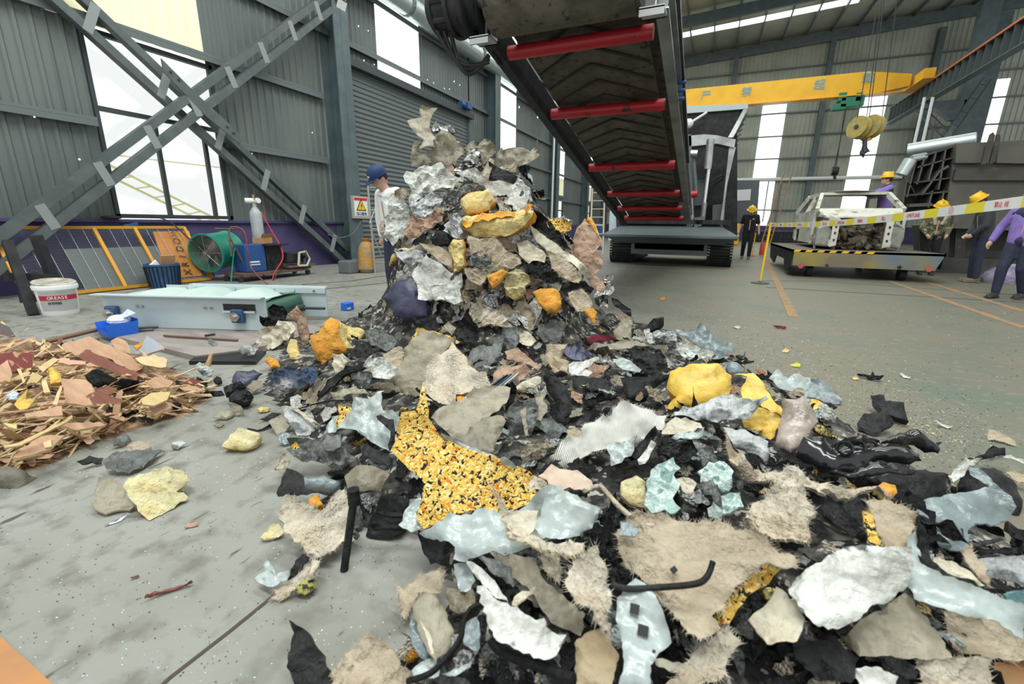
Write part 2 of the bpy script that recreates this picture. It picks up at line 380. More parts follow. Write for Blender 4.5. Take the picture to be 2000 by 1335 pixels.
for i in range(22):
    x = XL+.5+i*1.5; mb.box((x, 29.5, roofz(x)+.5), (.07, 25, .2))
tag(mb.build('trim_21', m_girt), kind='structure')
for i, y in enumerate((18.5, 26, 34, 41.7)):
    mb = MB()
    for x0, x1 in ((XL, 24),):
        mb.bar((x0, y, roofz(x0)+.12), (x1, y, roofz(x1)+.12), .22, .6)
    tag(mb.build('trim_%d' % (22+i), m_col), kind='structure')
# right-hand columns and bracing
for i, (x, y) in enumerate(((12.0, 35), (14.6, 40.5), (18.5, 33))):
    mb = MB(); mb.box((x, y, 6.9), (.8, .5, 13.8)); tag(mb.build('trim_%d' % (26+i), m_col), kind='structure')
def lattice(label, a, b, w_, n, m=m_dark, r=.06, nm='bracing'):
    a, b = V(a), V(b); t = thing(nm, label, 'bracing', (min(a, b, key=lambda k: k.z).x, min(a, b, key=lambda k: k.z).y, min(a.z, b.z)))
    d = (b-a).normalized(); s_ = V((0, 1, 0)).cross(d).normalized()*w_ if abs(d.y) < .8 else V((0, 0, w_))
    MB().bar(a, b, r, r).build('chord', m, t); MB().bar(a+s_, b+s_, r, r).build('chord', m, t)
    mb = MB()
    for i in range(n): mb.bar(a.lerp(b, (i+.5)/n), a.lerp(b, (i+.5)/n)+s_, r*.5, r*.6)
    mb.build('lacing', m, t); return t
lattice('steep dark ladder-like lattice brace in front of the far right wall', V((yp(1832, 280, 34).x-2.2, 34, .05)), yp(1922, 150, 34), .35, 14)
lattice('shorter grey lattice brace crossing behind the dark one near the right far corner', yp(1800, 205, 36), V((yp(1895, 280, 36).x+5.5, 36, .05)), .35, 20, m_girt)
for i, (p0, p1) in enumerate((((1782, 345), (1806, 190)), ((1800, 345), (1822, 190)))):
    a_, b_ = yp(*p0, 33), yp(*p1, 33); tag(MB().cyl(V((b_.x, 33, 0)), b_, .07).build('downpipe', m_white, smooth=True), ('left' if i == 0 else 'right')+' one of two thin pale pipes standing by the far right column', 'pipe')

# glowing discs stand for daylight through old screw holes in the left wall sheets
mb = MB()
for x, y, r in ((575, 301, .016), (555, 297, .012), (600, 308, .014), (483, 290, .016), (505, 293, .016), (537, 299, .018), (492, 300, .012), (459, 263, .012), (610, 259, .012), (67, 228, .012), (155, 311, .014), (671, 79, .018), (700, 51, .018), (719, 60, .016), (669, 80, .014), (711, 118, .018), (731, 126, .016), (835, 156, .02), (847, 162, .02), (868, 173, .02), (887, 159, .026), (878, 174, .02), (898, 166, .02), (1050, 229, .05), (1014, 209, .05)):
    q = xp(x, y, XL+.045); mb.cyl(q, q+V((.004, 0, 0)), r, n=8)
tag(mb.build('screw_hole_glow', m_frp), kind='structure')
# ================================================================ MACHINES
m_stain = M('stainless', (.42, .44, .43), .33, .8, (.26, .27, .27), 2.5)
m_belt = M('conveyor_belt', (.135, .115, .085), .75, 0, (.085, .074, .056), 3, col3=(.035, .028, .022), scale3=11, lo3=.60, hi3=.66, bump=.4, bscale=16, grime=.45)
m_cleat = M('belt_cleat', (.028, .025, .02), .7)
m_red = M('red_roller_paint', (.42, .012, .02), .42, 0, (.36, .015, .02), 3, col3=(.06, .02, .02), scale3=9, lo3=.66, hi3=.70)
m_mach = M('machine_black', (.016, .018, .020), .6, 0, (.035, .035, .035), 6, spec=.25)
m_mgrey = M('machine_grey', (.10, .12, .125), .5)
m_chrome = M('chrome', (.62, .64, .64), .18, 1)
m_rub = M('black_rubber', (.014, .014, .015), .6, 0, (.03, .03, .03), 20)
def cz(Y): return 2.85-.209*(Y-4.83)
cv = thing('belt_conveyor', 'long inclined discharge conveyor with a dirty belt and red rollers hanging above the heap', 'conveyor', (-1.45, 12.7, cz(12.7)))
XA, XB = -2.2, -.7; dY = V((0, -1, .209)).normalized()
def cp(Y, x, dz=0): return V((x, Y, cz(Y)+dz))
# belt: underside, wrap round the head pulley, upper run
PY, PR = 4.38, .31
mb = MB(); pts = []
Y0 = 12.9
pts = [(Y0, cz(Y0)+.10), (4.75, cz(4.75)+.10)]
pc = V((0, PY, 3.15))
for k in range(11):
    a = math.radians(-78-k*18); pts.append((pc.y-PR*math.cos(a+PI)*-1 if False else pc.y+PR*math.cos(a), pc.z+PR*math.sin(a)))
pts += [(4.75, pc.z+PR+.08), (Y0, cz(Y0)+.55)]
prev = None
for (y, z) in pts:
    R = [mb.b.verts.new(V((x, y, z))) for x in (XA+.1, -1.45, XB-.1)]
    if prev:
        for i in range(2): mb._f([prev[i], R[i], R[i+1], prev[i+1]])
    prev = R
mb.build('belt', m_belt, cv, smooth=True)
mb = MB(); y = 12.4
while y > 4.6:
    for sg in (-1, 1):
        a = cp(y-.22, -1.45, .092); b = cp(y+.18, -1.45+sg*.62, .092); n_ = 6
        P_ = [a.lerp(b, i/n_)+V((0, .05*(i/n_)**2, 0)) for i in range(n_+1)]
        mb.tube(P_, .019, 5)
    y -= .34
mb.build('chevron_cleats', m_cleat, cv)
mb = MB().cyl((XA+.06, PY, pc.z), (XB-.06, PY, pc.z), PR-.01, n=28).cyl((XA-.15, PY, pc.z), (XB+.15, PY, pc.z), .05)
mb.build('head_pulley', m_belt, cv, smooth=True)
for y in (4.83, 6.25, 8.38, 10.04, 11.26, 12.25):
    mb = MB().cyl((XA+.02, y, cz(y)), (XB-.02, y, cz(y)), .068 if y < 9 else .06, n=18)
    mb.build('return_roller', m_red, cv, smooth=True)
for x, m_, nm in ((XA-.04, m_mach, 'side_frame'), (XB+.04, m_stain, 'side_frame')):
    mb = MB(); s_ = 1 if x > -1.4 else -1
    mb.bar(cp(12.95, x, .10), cp(4.45, x, .10), .014, .30)
    mb.bar(cp(12.95, x+s_*.05, -.05), cp(4.45, x+s_*.05, -.05), .11, .012)
    mb.bar(cp(12.95, x+s_*.05, .25), cp(4.45, x+s_*.05, .25), .11, .012)
    o = mb.build(nm, m_, cv); o['label'] = 'brushed steel side plate' if s_ > 0 else 'dark steel side plate'
    mb = MB(); mb.bar(cp(12.9, x-s_*.012, .0), cp(4.5, x-s_*.012, .0), .01, .12)
    if s_ < 0: mb.build('edge_strip', m_stain, o)
    else:
        for k in range(8):
            q = cp(4.6+(k//2)*.16, x+.01, .02+.14*(k % 2)); mb.cyl(q, q+V((.03, 0, 0)), .017, n=6)
        mb.build('bolts', m_chrome, o)
# white clamp hooks at the head
for x in (XA-.06, XB+.03):
    mb = MB(); q = cp(4.5, x, -.02); mb.box(q+V((0, -.1, -.06)), (.2, .22, .02)).box(q+V((0, .0, .03)), (.2, .02, .2)).box(q+V((.0, -.2, -.09)), (.2, .02, .06)); mb.build('scraper_bracket', M('bracket_grey', (.42, .44, .43), .4, .3), cv)
# hydraulic motor on the left end of the pulley
mt = MB(); q = V((XA-.1, PY, pc.z))
for r, a, b in ((.22, 0, .06), (.30, .06, .10), (.24, .10, .22), (.27, .22, .26), (.21, .26, .42), (.23, .42, .46), (.15, .46, .52)):
    mt.cyl(q+V((-a, 0, 0)), q+V((-b, 0, 0)), r, n=20)
for k in range(8):
    a = k*PI/4; e = V((0, .2*math.cos(a), .2*math.sin(a))); mt.cyl(q+e+V((-.26, 0, 0)), q+e+V((-.44, 0, 0)), .03, n=6)
mo = mt.build('hydraulic_motor', m_mach, cv, smooth=True)
mb = MB()
for k in range(4):
    a = k*PI/2+.4; e = V((0, .13*math.cos(a), .13*math.sin(a))); mb.cyl(q+e+V((-.44, 0, 0)), q+e+V((-.50, 0, 0)), .03, n=6)
mb.build('fittings', m_chrome, mo, world=False)
for k in range(3):
    s0 = q+V((-.42+.05*k, -.1+.05*k, -.2)); s1 = q+V((-.02, .25, -.42+.03*k))
    P_ = [s0.lerp(s1, u/10)+V((-.05*math.sin(u*PI/10), 0, -(.14+.06*k)*math.sin(u*PI/10))) for u in range(11)]
    MB().tube(P_, .022, 8).build('hydraulic_hose', m_rub, cv, smooth=True)
mb = MB().prism([V((XA-.09, PY-.15, pc.z+.2)), V((XA-.09, PY+.35, pc.z+.2)), V((XA-.09, PY+.75, cz(5)+.0)), V((XA-.09, PY+.45, cz(4.7)-.12)), V((XA-.09, PY-.05, pc.z-.2))], (-.03, 0, 0))
mb.build('motor_mount', m_mach, cv)
mb = MB(); mb.bar(cp(8.7, XB+.16, .14), V((XB+.14, 4.4, cz(4.4)+.42)), .045, .045); mb.build('tie_rod', m_black, cv)
for k in range(3): q = cp(6.3, XB+.07, .25-.09*k); MB().cyl(q, q+V((.12, 0, 0)), .022, n=8).build('hose_end', m_blue, cv)
q = cp(7.25, XB+.05, -.02); MB().bar(q, q+V((0, .35, -.07)), .03, .05).build('nozzle_stub', m_dark, cv)
# ---- tracked shredder
sh = thing('tracked_shredder', 'big grey and black tracked shredder standing at the foot of the inclined conveyor', 'shredder', (-1.1, 15.5, 0))
def yprism(nm, pts, Y, ext, m_, parent, **k):
    return MB().prism([yp(x, y, Y) for x, y in pts], ext).build(nm, m_, parent, **k)
for x0, x1 in ((-2.85, -2.2), (-.1, .55)):
    xm = (x0+x1)/2; mb = MB(); path = []
    for k in range(7): a = PI/2+k*PI/6; path.append((14.3+.36*math.cos(a), .38+.36*math.sin(a)))
    for k in range(7): a = -PI/2+k*PI/6; path.append((18.2+.36*math.cos(a), .38+.36*math.sin(a)))
    mb.prism([V((x0+.06, y, z)) for y, z in path], (x1-x0-.12, 0, 0))
    tr = mb.build('crawler_track', m_rub, sh)
    mb = MB(); n_ = 15
    for k in range(n_+1): a = PI*.5+k*PI/n_*1.0; mb.box(V((xm, 14.3+.385*math.cos(a), .40+.385*math.sin(a))), (x1-x0, .05, .045), Matrix.Rotation(a-PI/2, 3, 'X'))
    for k in range(18):
        mb.box(V((xm, 14.4+k*.21, .02)), (x1-x0, .05, .045)); mb.box(V((xm, 14.4+k*.21, .77)), (x1-x0, .05, .045))
    mb.build('track_pads', m_mach, tr, world=False).matrix_parent_inverse = Matrix.Translation(-V(sh.location))
MB().box((-1.15, 15.6, .55), (2.1, 3.6, .5)).box((-1.15, 13.85, .62), (1.9, .1, .35)).build('chassis', m_mgrey, sh)
mb = MB()
A_ = [V((-2.45, 13.9, 1.16)), V((.1, 13.9, 1.16)), V((.62, 13.2, .86)), V((-2.95, 13.2, .86))]
mb.prism(A_, (0, .0, -.06)).prism([V((-2.95, 13.2, .86)), V((.62, 13.2, .86)), V((.30, 13.6, .62)), V((-2.6, 13.6, .62))], (0, .1, 0)); mb.build('front_apron', m_mgrey, sh)
MB().box((-1.1, 14.3, 1.22), (3.0, 1.2, .12)).build('deck_plate', m_mach, sh)
MB().box((-1.2, 15.2, 1.5), (1.6, 1.5, 1.0)).build('conveyor_mouth', m_black, sh)
# left cabinet (pale blue grey) and window
t_ = MB().prism([yp(1192, 392, 14), yp(1232, 388, 14), yp(1240, 440, 14), yp(1232, 462, 14), yp(1188, 470, 14)], (0, 1.6, 0)).build('side_cabinet', M('pale_grey_paint', (.50, .60, .64), .5), sh)
yprism('cabinet_window', [(1203, 420), (1220, 418), (1222, 446), (1204, 446)], 13.97, (0, .03, 0), m_dark, sh)
# right side body
yprism('rear_wall', [(1330, 262), (1440, 262), (1440, 470), (1335, 470)], 15.6, (0, .2, 0), m_mach, sh)
yprism('right_post', [(1424, 288), (1437, 287), (1420, 362), (1408, 470), (1402, 470), (1416, 362)], 14.1, (0, .5, 0), m_stain, sh)
yprism('cross_head', [(1345, 265), (1375, 262), (1400, 264), (1437, 272), (1434, 288), (1400, 280), (1346, 286)], 14.0, (0, .5, 0), m_stain, sh)
yprism('left_post', [(1340, 262), (1350, 262), (1352, 330), (1358, 470), (1346, 470)], 14.0, (0, .4, 0), m_mgrey, sh)
yprism('valve_block', [(1350, 352), (1378, 350), (1380, 400), (1352, 402)], 14.3, (0, .4, 0), m_mgrey, sh)
for i, (a, b, r, m_) in enumerate((((1388, 272), (1382, 330), .10, m_stain), ((1386, 315), (1375, 398), .055, m_chrome), ((1376, 395), (1372, 430), .07, m_stain), ((1354, 300), (1360, 375), .05, m_mgrey), ((1350, 385), (1352, 440), .06, m_stain))):
    MB().cyl(yp(*a, 13.8), yp(*b, 13.8), r, n=12).build(('hydraulic_ram', 'piston_rod', 'ram_foot', 'lift_link', 'lift_link')[i], m_, sh, smooth=True)
for a, b in (((1349, 300), (1362, 300)), ((1346, 380), (1362, 378))): MB().cyl(yp(*a, 13.7), yp(*b, 13.7), .09, n=14).build('pivot_pin', m_chrome if a[1] < 350 else m_red, sh, smooth=True)
for k in range(4):
    P_ = [yp(1373-2*k, 340, 14.0), yp(1372-k, 325, 14.0), yp(1378+k, 328, 14.0), yp(1381+k, 350, 14.0), yp(1378, 390+4*k, 14)]
    MB().tube(P_, .03, 6).build('hose', m_rub, sh, smooth=True)
for k in range(2): MB().tube([yp(1385, 372+8*k, 14.5), yp(1398, 350+6*k, 14.5), yp(1412, 342+6*k, 14.5)], .06, 6).build('thick_hose', m_rub, sh, smooth=True)
yprism('engine_cover', [(1392, 400), (1416, 398), (1414, 468), (1390, 468)], 14.6, (0, .8, 0), M('cover_grey', (.12, .14, .15), .5), sh)  # even dark grey over the whole cover
yprism('foot_box', [(1355, 425), (1376, 422), (1370, 440), (1356, 446)], 13.7, (0, .3, 0), m_mgrey, sh)
# hopper: tall dark open bin above the rear
hp = MB()
a_, b_, c_, d_ = yp(1318, 222, 16), yp(1459, 212, 16), yp(1425, 270, 16), yp(1340, 270, 16)
hp.prism([a_, b_, c_, d_], (0, .05, 0)); ext = V((0, 2.4, 0))
hp.quad(b_, b_+ext, c_+ext, c_).quad(a_, a_+ext, d_+ext, d_)
ho = hp.build('feed_hopper', m_mach, sh)
MB().prism([yp(1313, 207, 15.9), yp(1461, 203, 15.9), yp(1461, 212, 15.9), yp(1316, 223, 15.9)], (0, .1, 0)).build('hopper_rim', M('rim_grey', (.42, .50, .50), .5), sh)
MB().prism([yp(1452, 213, 15.8), yp(1460, 213, 15.8), yp(1432, 268, 15.2), yp(1422, 268, 15.2)], (.0, .3, 0)).build('hopper_wing', m_stain, sh)
mb = MB()
for k in range(8): mb.bar(yp(1459-k*3, 222+k*10, 16.2), yp(1451-k*3, 228+k*10, 16.2), .06, .04)
mb.build('hopper_ribs', m_mgrey, sh)
MB().cyl(yp(1340, 245, 15.6), yp(1381, 219, 15.6), .035).sph(yp(1345, 241, 15.5), .14, 6).build('lamp_arm', m_white, sh)
yprism('hydraulic_tank', [(1428, 352), (1484, 352), (1478, 436), (1424, 436)], 19.6, (0, 1.2, 0), m_mgrey, sh)
yprism('tank_label', [(1438, 371), (1467, 369), (1465, 391), (1436, 392)], 19.57, (0, .02, 0), m_white, sh)
# ---- yellow bridge crane
cr = thing('bridge_crane', 'yellow overhead crane beam spanning the far end of the hall', 'crane', (3, 35, 8.7))
YC = 35
mb = MB()
p_ = [V((XL+.8, YC, 9.95)), V((7.2, YC, 9.95)), V((9.3, YC, 9.6)), V((9.3, YC, 9.0)), V((7.6, YC, 8.72)), V((XL+.8, YC, 8.8))]
mb.prism(p_, (0, .55, 0)).box((.3, YC+.25, 8.72), (17.6, .75, .05)); m_cy = M('crane_yellow', (.90, .48, .015), .45, 0, (.82, .42, .015), 1.5)
mb.build('girder', m_cy, cr)
for x_ in (9.7, XL+1.2): MB().box((x_, YC+.3, 9.25), (.5, 3.2, .5)).build('end_truck', m_cy, cr)
m_sign = M('pale_blue_lettering', (.18, .42, .55), .6)
for ch, (x, y) in (('严', (1379, 187)), ('禁', (1458, 180)), ('超', (1601, 166)), ('载', (1695, 153))):
    q = yp(x, y, YC-.03); text_mesh('lettering', ch, m_sign, frame(q, (1, 0, 0), (0, 0, 1)), .62, cr, .01)
# trolley (green) below the girder
tr = thing('hoist_trolley', 'green electric hoist hanging under the yellow crane beam', 'hoist', (3.5, 35, 7.6))
m_green = M('hoist_green', (.02, .20, .11), .5)
def ypb(mb, p0, p1, Y, d):
    a, b = yp(*p0, Y), yp(*p1, Y); mb.box(((a.x+b.x)/2, Y+d/2, (a.z+b.z)/2), (abs(b.x-a.x), d, abs(a.z-b.z)))
mb = MB(); ypb(mb, (1644, 190), (1687, 206), 34.9, .6); ypb(mb, (1628, 203), (1652, 213), 34.9, .5); mb.build('drum', m_green, tr, bevel=.03)
mb = MB(); ypb(mb, (1640, 181), (1652, 196), 34.9, .7); ypb(mb, (1674, 181), (1683, 196), 34.9, .7); mb.build('frame', m_green, tr)
MB().tube([yp(1653, 212, 34.9), yp(1640, 280, 34.9), yp(1628, 335, 34.9)], .03, 5).tube([yp(1650, 212, 34.9), yp(1632, 335, 34.9)], .02, 5).build('rope', m_black, tr)
MB().cyl(yp(1624, 334, 34.9), yp(1637, 334, 34.9), .25).cyl(yp(1629, 338, 34.9), yp(1631, 350, 34.9), .08).build('small_hook_block', m_black, tr)
# runway beam on the right with its orange conductor bar
rb = thing('crane_runway', 'dark ribbed steel crane runway beam along the right side high up', 'beam', (10.2, 27, 8.0))
mb = MB().bar((10.2, 14, 9.02), (10.2, 41.2, 9.02), .4, .04).bar((10.2, 14, 8.05), (10.2, 41.2, 8.05), .4, .05).bar((10.2, 14, 8.55), (10.2, 41.2, 8.55), .03, .95)
mb.build('beam', m_col, rb)
for k in range(38): MB().box((10.08, 14.5+k*.7, 8.53), (.25, .02, .93)).build('stiffener', m_girt, rb)
MB().bar((9.95, 14, 9.05), (9.95, 37, 8.95), .07, .09).build('conductor_bar', M('conductor_orange', (.50, .14, .06), .5), rb)
mb = MB()
for y in (35,): mb.prism([V((10.2, y-.3, 8.0)), V((11.8, y-.3, 8.0)), V((11.8, y-.3, 7.0)), V((11.4, y-.3, 7.0))], (0, .5, 0))
mb.box((11.0, 35, 7.85), (1.8, .5, .3)); mb.build('bracket', m_col, rb)
# ---- big hook block in front (hanging from ropes of a nearer crane)
YH = 20
hb = thing('hook_block', 'large yellow double-sheave hook block hanging on four steel ropes', 'hook', yp(1690, 300, YH))
for (x, y, r, d) in ((1678, 249, .36, -.16), (1704, 247, .36, .08)):
    q = yp(x, y, YH); ax = V((-.75, -.62, .12)).normalized()
    MB().lathe([(.05, -.12), (r, -.12), (r*1.0, -.08), (r*.86, 0), (r, .08), (r, .12), (.05, .12)], q, ax, 24).build('sheave', M('worn_yellow', (.50, .36, .06), .6, 0, (.30, .27, .16), 8), hb, smooth=True)
    MB().cyl(q-ax*.16, q+ax*.16, .07).build('axle', m_dark, hb)
mb = MB().prism([yp(1684, 255, YH), yp(1706, 262, YH), yp(1704, 272, YH), yp(1692, 276, YH), yp(1682, 268, YH)], (0, .3, 0)); mb.build('cheek_plate', m_cy, hb)
hk = [(1689, 270), (1689, 282), (1688, 290), (1691, 297), (1687, 302), (1683, 298), (1682, 293)]
MB().tube([yp(x, y, YH) for x, y in hk], [.07, .07, .09, .12, .11, .07, .03], 10).build('hook', m_dark, hb, smooth=True)
MB().tube([yp(1681, 278, YH), yp(1690, 282, YH), yp(1700, 278, YH)], .015, 5).build('safety_cord', m_white, hb)
mb = MB()
for a, b in (((1674, 236), (1716, 0)), ((1692, 236), (1722, 0)), ((1697, 236), (1727, 0)), ((1722, 236), (1752, 0))):
    p0, p1 = yp(*a, YH), yp(*b, YH); p1 = p0+(p1-p0)*((roofz(8)-p0.z)/(p1-p0).z); mb.tube([p0, p1], .014, 5)
mb.build('wire_ropes', m_black, hb)
# ---- ventilation duct under the left roof edge
m_galv = M('galvanised_duct', (.50, .56, .55), .35, .6, (.42, .48, .48), 4)
dt = thing('ventilation_duct', 'long round galvanised duct running high along the left wall', 'duct', (-9.0, 25, 7.3))
mb = MB(); prof = []; L = 9.0
mb.lathe([(.28, 0)]+[(.28+.012*(k % 2), .25*k) for k in range(128)]+[(.28, 32)], (-9.0, 9.6, 7.25), (0, 1, .012), 16); mb.build('pipe', m_galv, dt, smooth=True)
for y in (12.5, 17, 21.5, 26, 30): MB().lathe([(.30, 0), (.33, .03), (.33, .12), (.30, .15)], (-9.0, y, 7.27+.012*(y-9.6)), (0, 1, .012), 16, False).bar((-9, y+.07, 7.55), (-9.3, y+.07, 8.4), .03, .03).bar((-9.3, y+.07, 8.4), (-9.5, y+.07, 8.4), .03, .03).build('clamp', m_girt, dt)
# ---------------------------------------------------------------- transfer cart and car body
m_cart = M('sprayed_cart_side', (.19, .165, .115), .7, 0, (.30, .26, .06), 1.1, mixlo=.42, mixhi=.6, col3=(.15, .19, .23), scale3=.9, lo3=.50, hi3=.64)
m_deck = M('dusty_deck', (.17, .155, .12), .8, 0, (.12, .11, .09), 3)
cart = thing('transfer_cart', 'low flat rail transfer cart with colourful sprayed sides carrying the burnt car', 'cart', (3.2, 13.6, 0))
fl, fr = yp(1547, 498, 12.2), yp(1847, 503, 12.2); ZD = .62
x0, x1 = fl.x, fr.x
bk = 4.6
mb = MB().box(((x0+x1)/2, 12.2+bk/2, ZD-.03), (x1-x0, bk, .05)); mb.build('deck', m_deck, cart)
mb = MB().prism([V((x0, 12.2, ZD)), V((x1, 12.2, ZD)), V((x1-.12, 12.2, .26)), V((x0+.05, 12.2, .26))], (0, .03, 0)); mb.build('front_panel', m_cart, cart)
mb = MB().prism([V((x0, 12.2, ZD)), V((x0, 12.2, .24)), V((x0, 12.7, .10)), V((x0, 13.1, .10)), V((x0, 13.4, .34)), V((x0, 15.0, .34)), V((x0, 15.3, .10)), V((x0, 16.4, .2)), V((x0, 16.8, ZD))], (.03, 0, 0)); mb.build('side_panel', m_mach, cart)
MB().prism([V((x1, 12.2, ZD)), V((x1, 12.2, .3)), V((x1, 16.8, .2)), V((x1, 16.8, ZD))], (-.03, 0, 0)).build('side_panel', m_mach, cart)
mb = MB(); 
for k in range(13):
    if k % 2 == 0: mb.prism([V((x0+.05+k*.115, 12.195, ZD-.0)), V((x0+.17+k*.115, 12.195, ZD)), V((x0+.13+k*.115, 12.195, ZD-.05)), V((x0+.01+k*.115, 12.195, ZD-.05))], (0, -.004, 0))
mb.build('hazard_stripes', m_cy, cart)
for nm, px, m_, r in (('red_spot', (1564, 519), M('red_spray', (.50, .08, .10), .7), .055), ('orange_spot', (1815, 524), M('orange_spray', (.42, .14, .08), .7), .07)):
    q = yp(*px, 12.19); MB().cyl(q, q+V((0, -.004, 0)), r, n=20).build(nm, m_, cart)
mb = MB()
for px, s_ in (((1615, 518), .045), ((1757, 522), .06)):
    q = yp(*px, 12.19); mb.prism([q+V((s_*(1 if k % 2 == 0 else .42)*math.sin(k*PI/5), 0, s_*(1 if k % 2 == 0 else .42)*math.cos(k*PI/5))) for k in range(10)], (0, -.004, 0))
mb.build('star_mark', m_black, cart)
for x in (x0+.45, x1-.55):
    for y in (12.55, 15.8): MB().cyl((x-.06, y, .14), (x+.06, y, .14), .14, n=18).build('wheel', m_mach, cart, smooth=True)
# car body: stripped front facing the camera
m_car = M('scorched_white_paint', (.62, .62, .54), .55, 0, (.42, .38, .27), 5, mixlo=.52, mixhi=.7, col3=(.20, .12, .07), scale3=6, lo3=.63, hi3=.70)
m_carin = M('burnt_interior', (.06, .05, .035), .85, 0, (.16, .13, .09), 4, col3=(.20, .17, .12), scale3=8)
m_fender = M('bare_zinc_metal', (.34, .36, .33), .5, .3, (.24, .24, .20), 5)
ZC = ZD; car = thing('car_body', 'burnt white car shell without wheels, bonnet or glass on the flat cart', 'car', (0, 0, 0))
cxm = (yp(1597, 470, 12.9).x+yp(1760, 470, 12.9).x)/2; car.location = (cxm, 12.9, ZC)
hw = .84
def cb(nm, f, m_=m_car, parent=car, **k):
    mb = MB(); f(mb); o = mb.build(nm, m_, parent, world=False, **k); return o
def shell(pts, w0=hw, w1=None):  # closed profile (y,z) list extruded across x
    pass
T_ = 1.32  # roof height above deck
# side panels with window openings (left and right): built from bars & plates
for s_ in (-1, 1):
    def side(mb, s_=s_):
        X = s_*hw; e = (s_*-.05, 0, 0)
        mb.prism([V((X, .62, .12)), V((X, 2.5, .12)), V((X, 2.5, .90)), V((X, .62, .93))], e)
        mb.prism([V((X, 2.5, .45)), V((X, 3.5, .45)), V((X, 3.55, .90)), V((X, 2.5, .90))], e)
        mb.prism([V((X, 3.15, .12)), V((X, 3.5, .2)), V((X, 3.5, .5)), V((X, 3.2, .5))], e)
        k = s_*-.16
        def pil(a, b, w_=.07): mb.bar(a, b, .05, w_, up=(0, 1, .2))
        mb.bar((X, .42, .90), (X+k, 1.10, T_-.03), .08, .11); mb.bar((X+k, 1.15, T_-.03), (X+k, 2.7, T_-.02), .06, .08)
        mb.bar((X+k, 2.7, T_-.02), (X, 3.35, .88), .08, .16); mb.bar((X, 1.75, .88), (X+k, 1.75, T_-.04), .05, .09)
        mb.bar((X, .62, .1), (X, .62, .82), .05, .08)
    cb('body_side', side)
cb('roof', lambda mb: mb.prism([V((-hw+.14, 1.12, T_)), V((hw-.14, 1.12, T_)), V((hw-.16, 2.72, T_+.02)), V((-hw+.16, 2.72, T_+.02))], (0, 0, .035)).bar((-hw+.12, 1.12, T_), (hw-.12, 1.12, T_), .07, .06))
def cowl(mb):
    mb.prism([V((-.82, .45, .93)), V((.82, .45, .93)), V((.78, .12, .78)), V((-.78, .12, .78))], (0, .03, .02))
    mb.prism([V((-.78, .14, .80)), V((.78, .14, .80)), V((.72, .0, .72)), V((-.72, .0, .72))], (0, 0, .03))
cb('scuttle_panel', cowl)
cb('dirt_on_roof', lambda mb: mb.sph((-.05, 1.3, T_+.05), .4, 6, (1.3, .9, .09)), M('dried_mud', (.26, .22, .16), .9, bump=1, bscale=20))
cb('firewall', lambda mb: mb.box((0, .32, .42), (1.3, .05, .66)), m_carin)
def debris(mb):
    for k in range(60): mb.sph((random.Random(k).uniform(-.5, .55), random.Random(k+50).uniform(.05, .35), random.Random(k+90).uniform(.05, .55)), .10, 5, (random.Random(k+7).uniform(.4, 1.6), .7, random.Random(k).uniform(.3, 1.5)), Matrix.Rotation(k, 3, 'Y') @ Matrix.Rotation(k*2, 3, 'X'))
    for v in mb.b.verts: v.co += V((noise.noise(v.co*14), noise.noise(v.co*14+V((5, 0, 0))), noise.noise(v.co*14+V((0, 7, 0)))))*.07
cb('burnt_wiring', debris, m_carin)
cb('floor_pan', lambda mb: mb.box((0, 2.0, .12), (1.6, 3.0, .06)).box((0, 3.4, .5), (1.55, .06, .6)).box((0, 2.0, .45), (1.4, .5, .5)), m_carin)
for s_ in (-1, 1):
    def rail(mb, s_=s_):
        X = s_*.50; mb.prism([V((X-.07, -.12, .70)), V((X+.06, -.12, .70)), V((X+.06, -.12, .10)), V((X-.06, -.12, .06))], (0, .05, 0)); mb.bar((X, -.1, .67), (X+s_*.26, .3, .82), .10, .10); mb.bar((X+s_*.03, -.1, .15), (X+s_*.03, .5, .18), .12, .14)
    r_ = cb('crash_rail', rail)
    def holes(mb, s_=s_):
        for z in (.22, .38, .52): mb.box((s_*.50, -.126, z), (.035, .012, .05))
    cb('slots', holes, m_black, r_).matrix_parent_inverse = Matrix()
    def fender(mb, s_=s_):
        X = s_*.68; mb.prism([V((X-.17, 0, .08)), V((X+.13, 0, .05)), V((X+.16, 0, .40)), V((X+.05, 0, .58)), V((X-.17, 0, .52))], (0, .35, 0))
    cb('inner_wing', fender, m_fender, bevel=.05)
    def strut(mb, s_=s_): mb.cyl((s_*.62, .28, .55), (s_*.62, .28, .68), .14, n=14); mb.tube([V((s_*.62, -.05, .62)), V((s_*.80, .05, .50)), V((s_*.84, .1, .25)), V((s_*.80, .2, .02))], .025, 6)
    cb('strut_tower', strut)
# ---------------------------------------------------------------- welded steel structure at the right
m_weld = M('welded_dark_steel', (.050, .050, .046), .65, .2, (.085, .078, .065), 2.5, col3=(.16, .10, .06), scale3=5, lo3=.66, hi3=.74)
m_weld2 = M('welded_steel_face', (.095, .095, .085), .7, .1, (.13, .12, .10), 2)
ws = thing('steel_fabrication', 'huge welded dark steel machine frame with cell ribs behind the workers at right', 'steel frame', (6, 15.4, 0))
YW = 15.2
def yq(nm, pts, d, m_, Y=YW, par=ws): return MB().prism([yp(x, y, Y) for x, y in pts], (0, d, 0)).build(nm, m_, par)
yq('main_plate', [(1867, 280), (2120, 268), (2120, 455), (1848, 445), (1857, 350)], 1.5, m_weld2)
yq('plate_step', [(1867, 330), (2120, 322), (2120, 352), (1862, 352)], .1, m_weld, YW-.1)
yq('top_box', [(1868, 283), (1922, 280), (1918, 318), (1866, 318)], .3, m_weld2, YW-.15)
yq('top_box', [(1950, 286), (2120, 276), (2120, 322), (1946, 318)], .3, m_weld2, YW-.15)
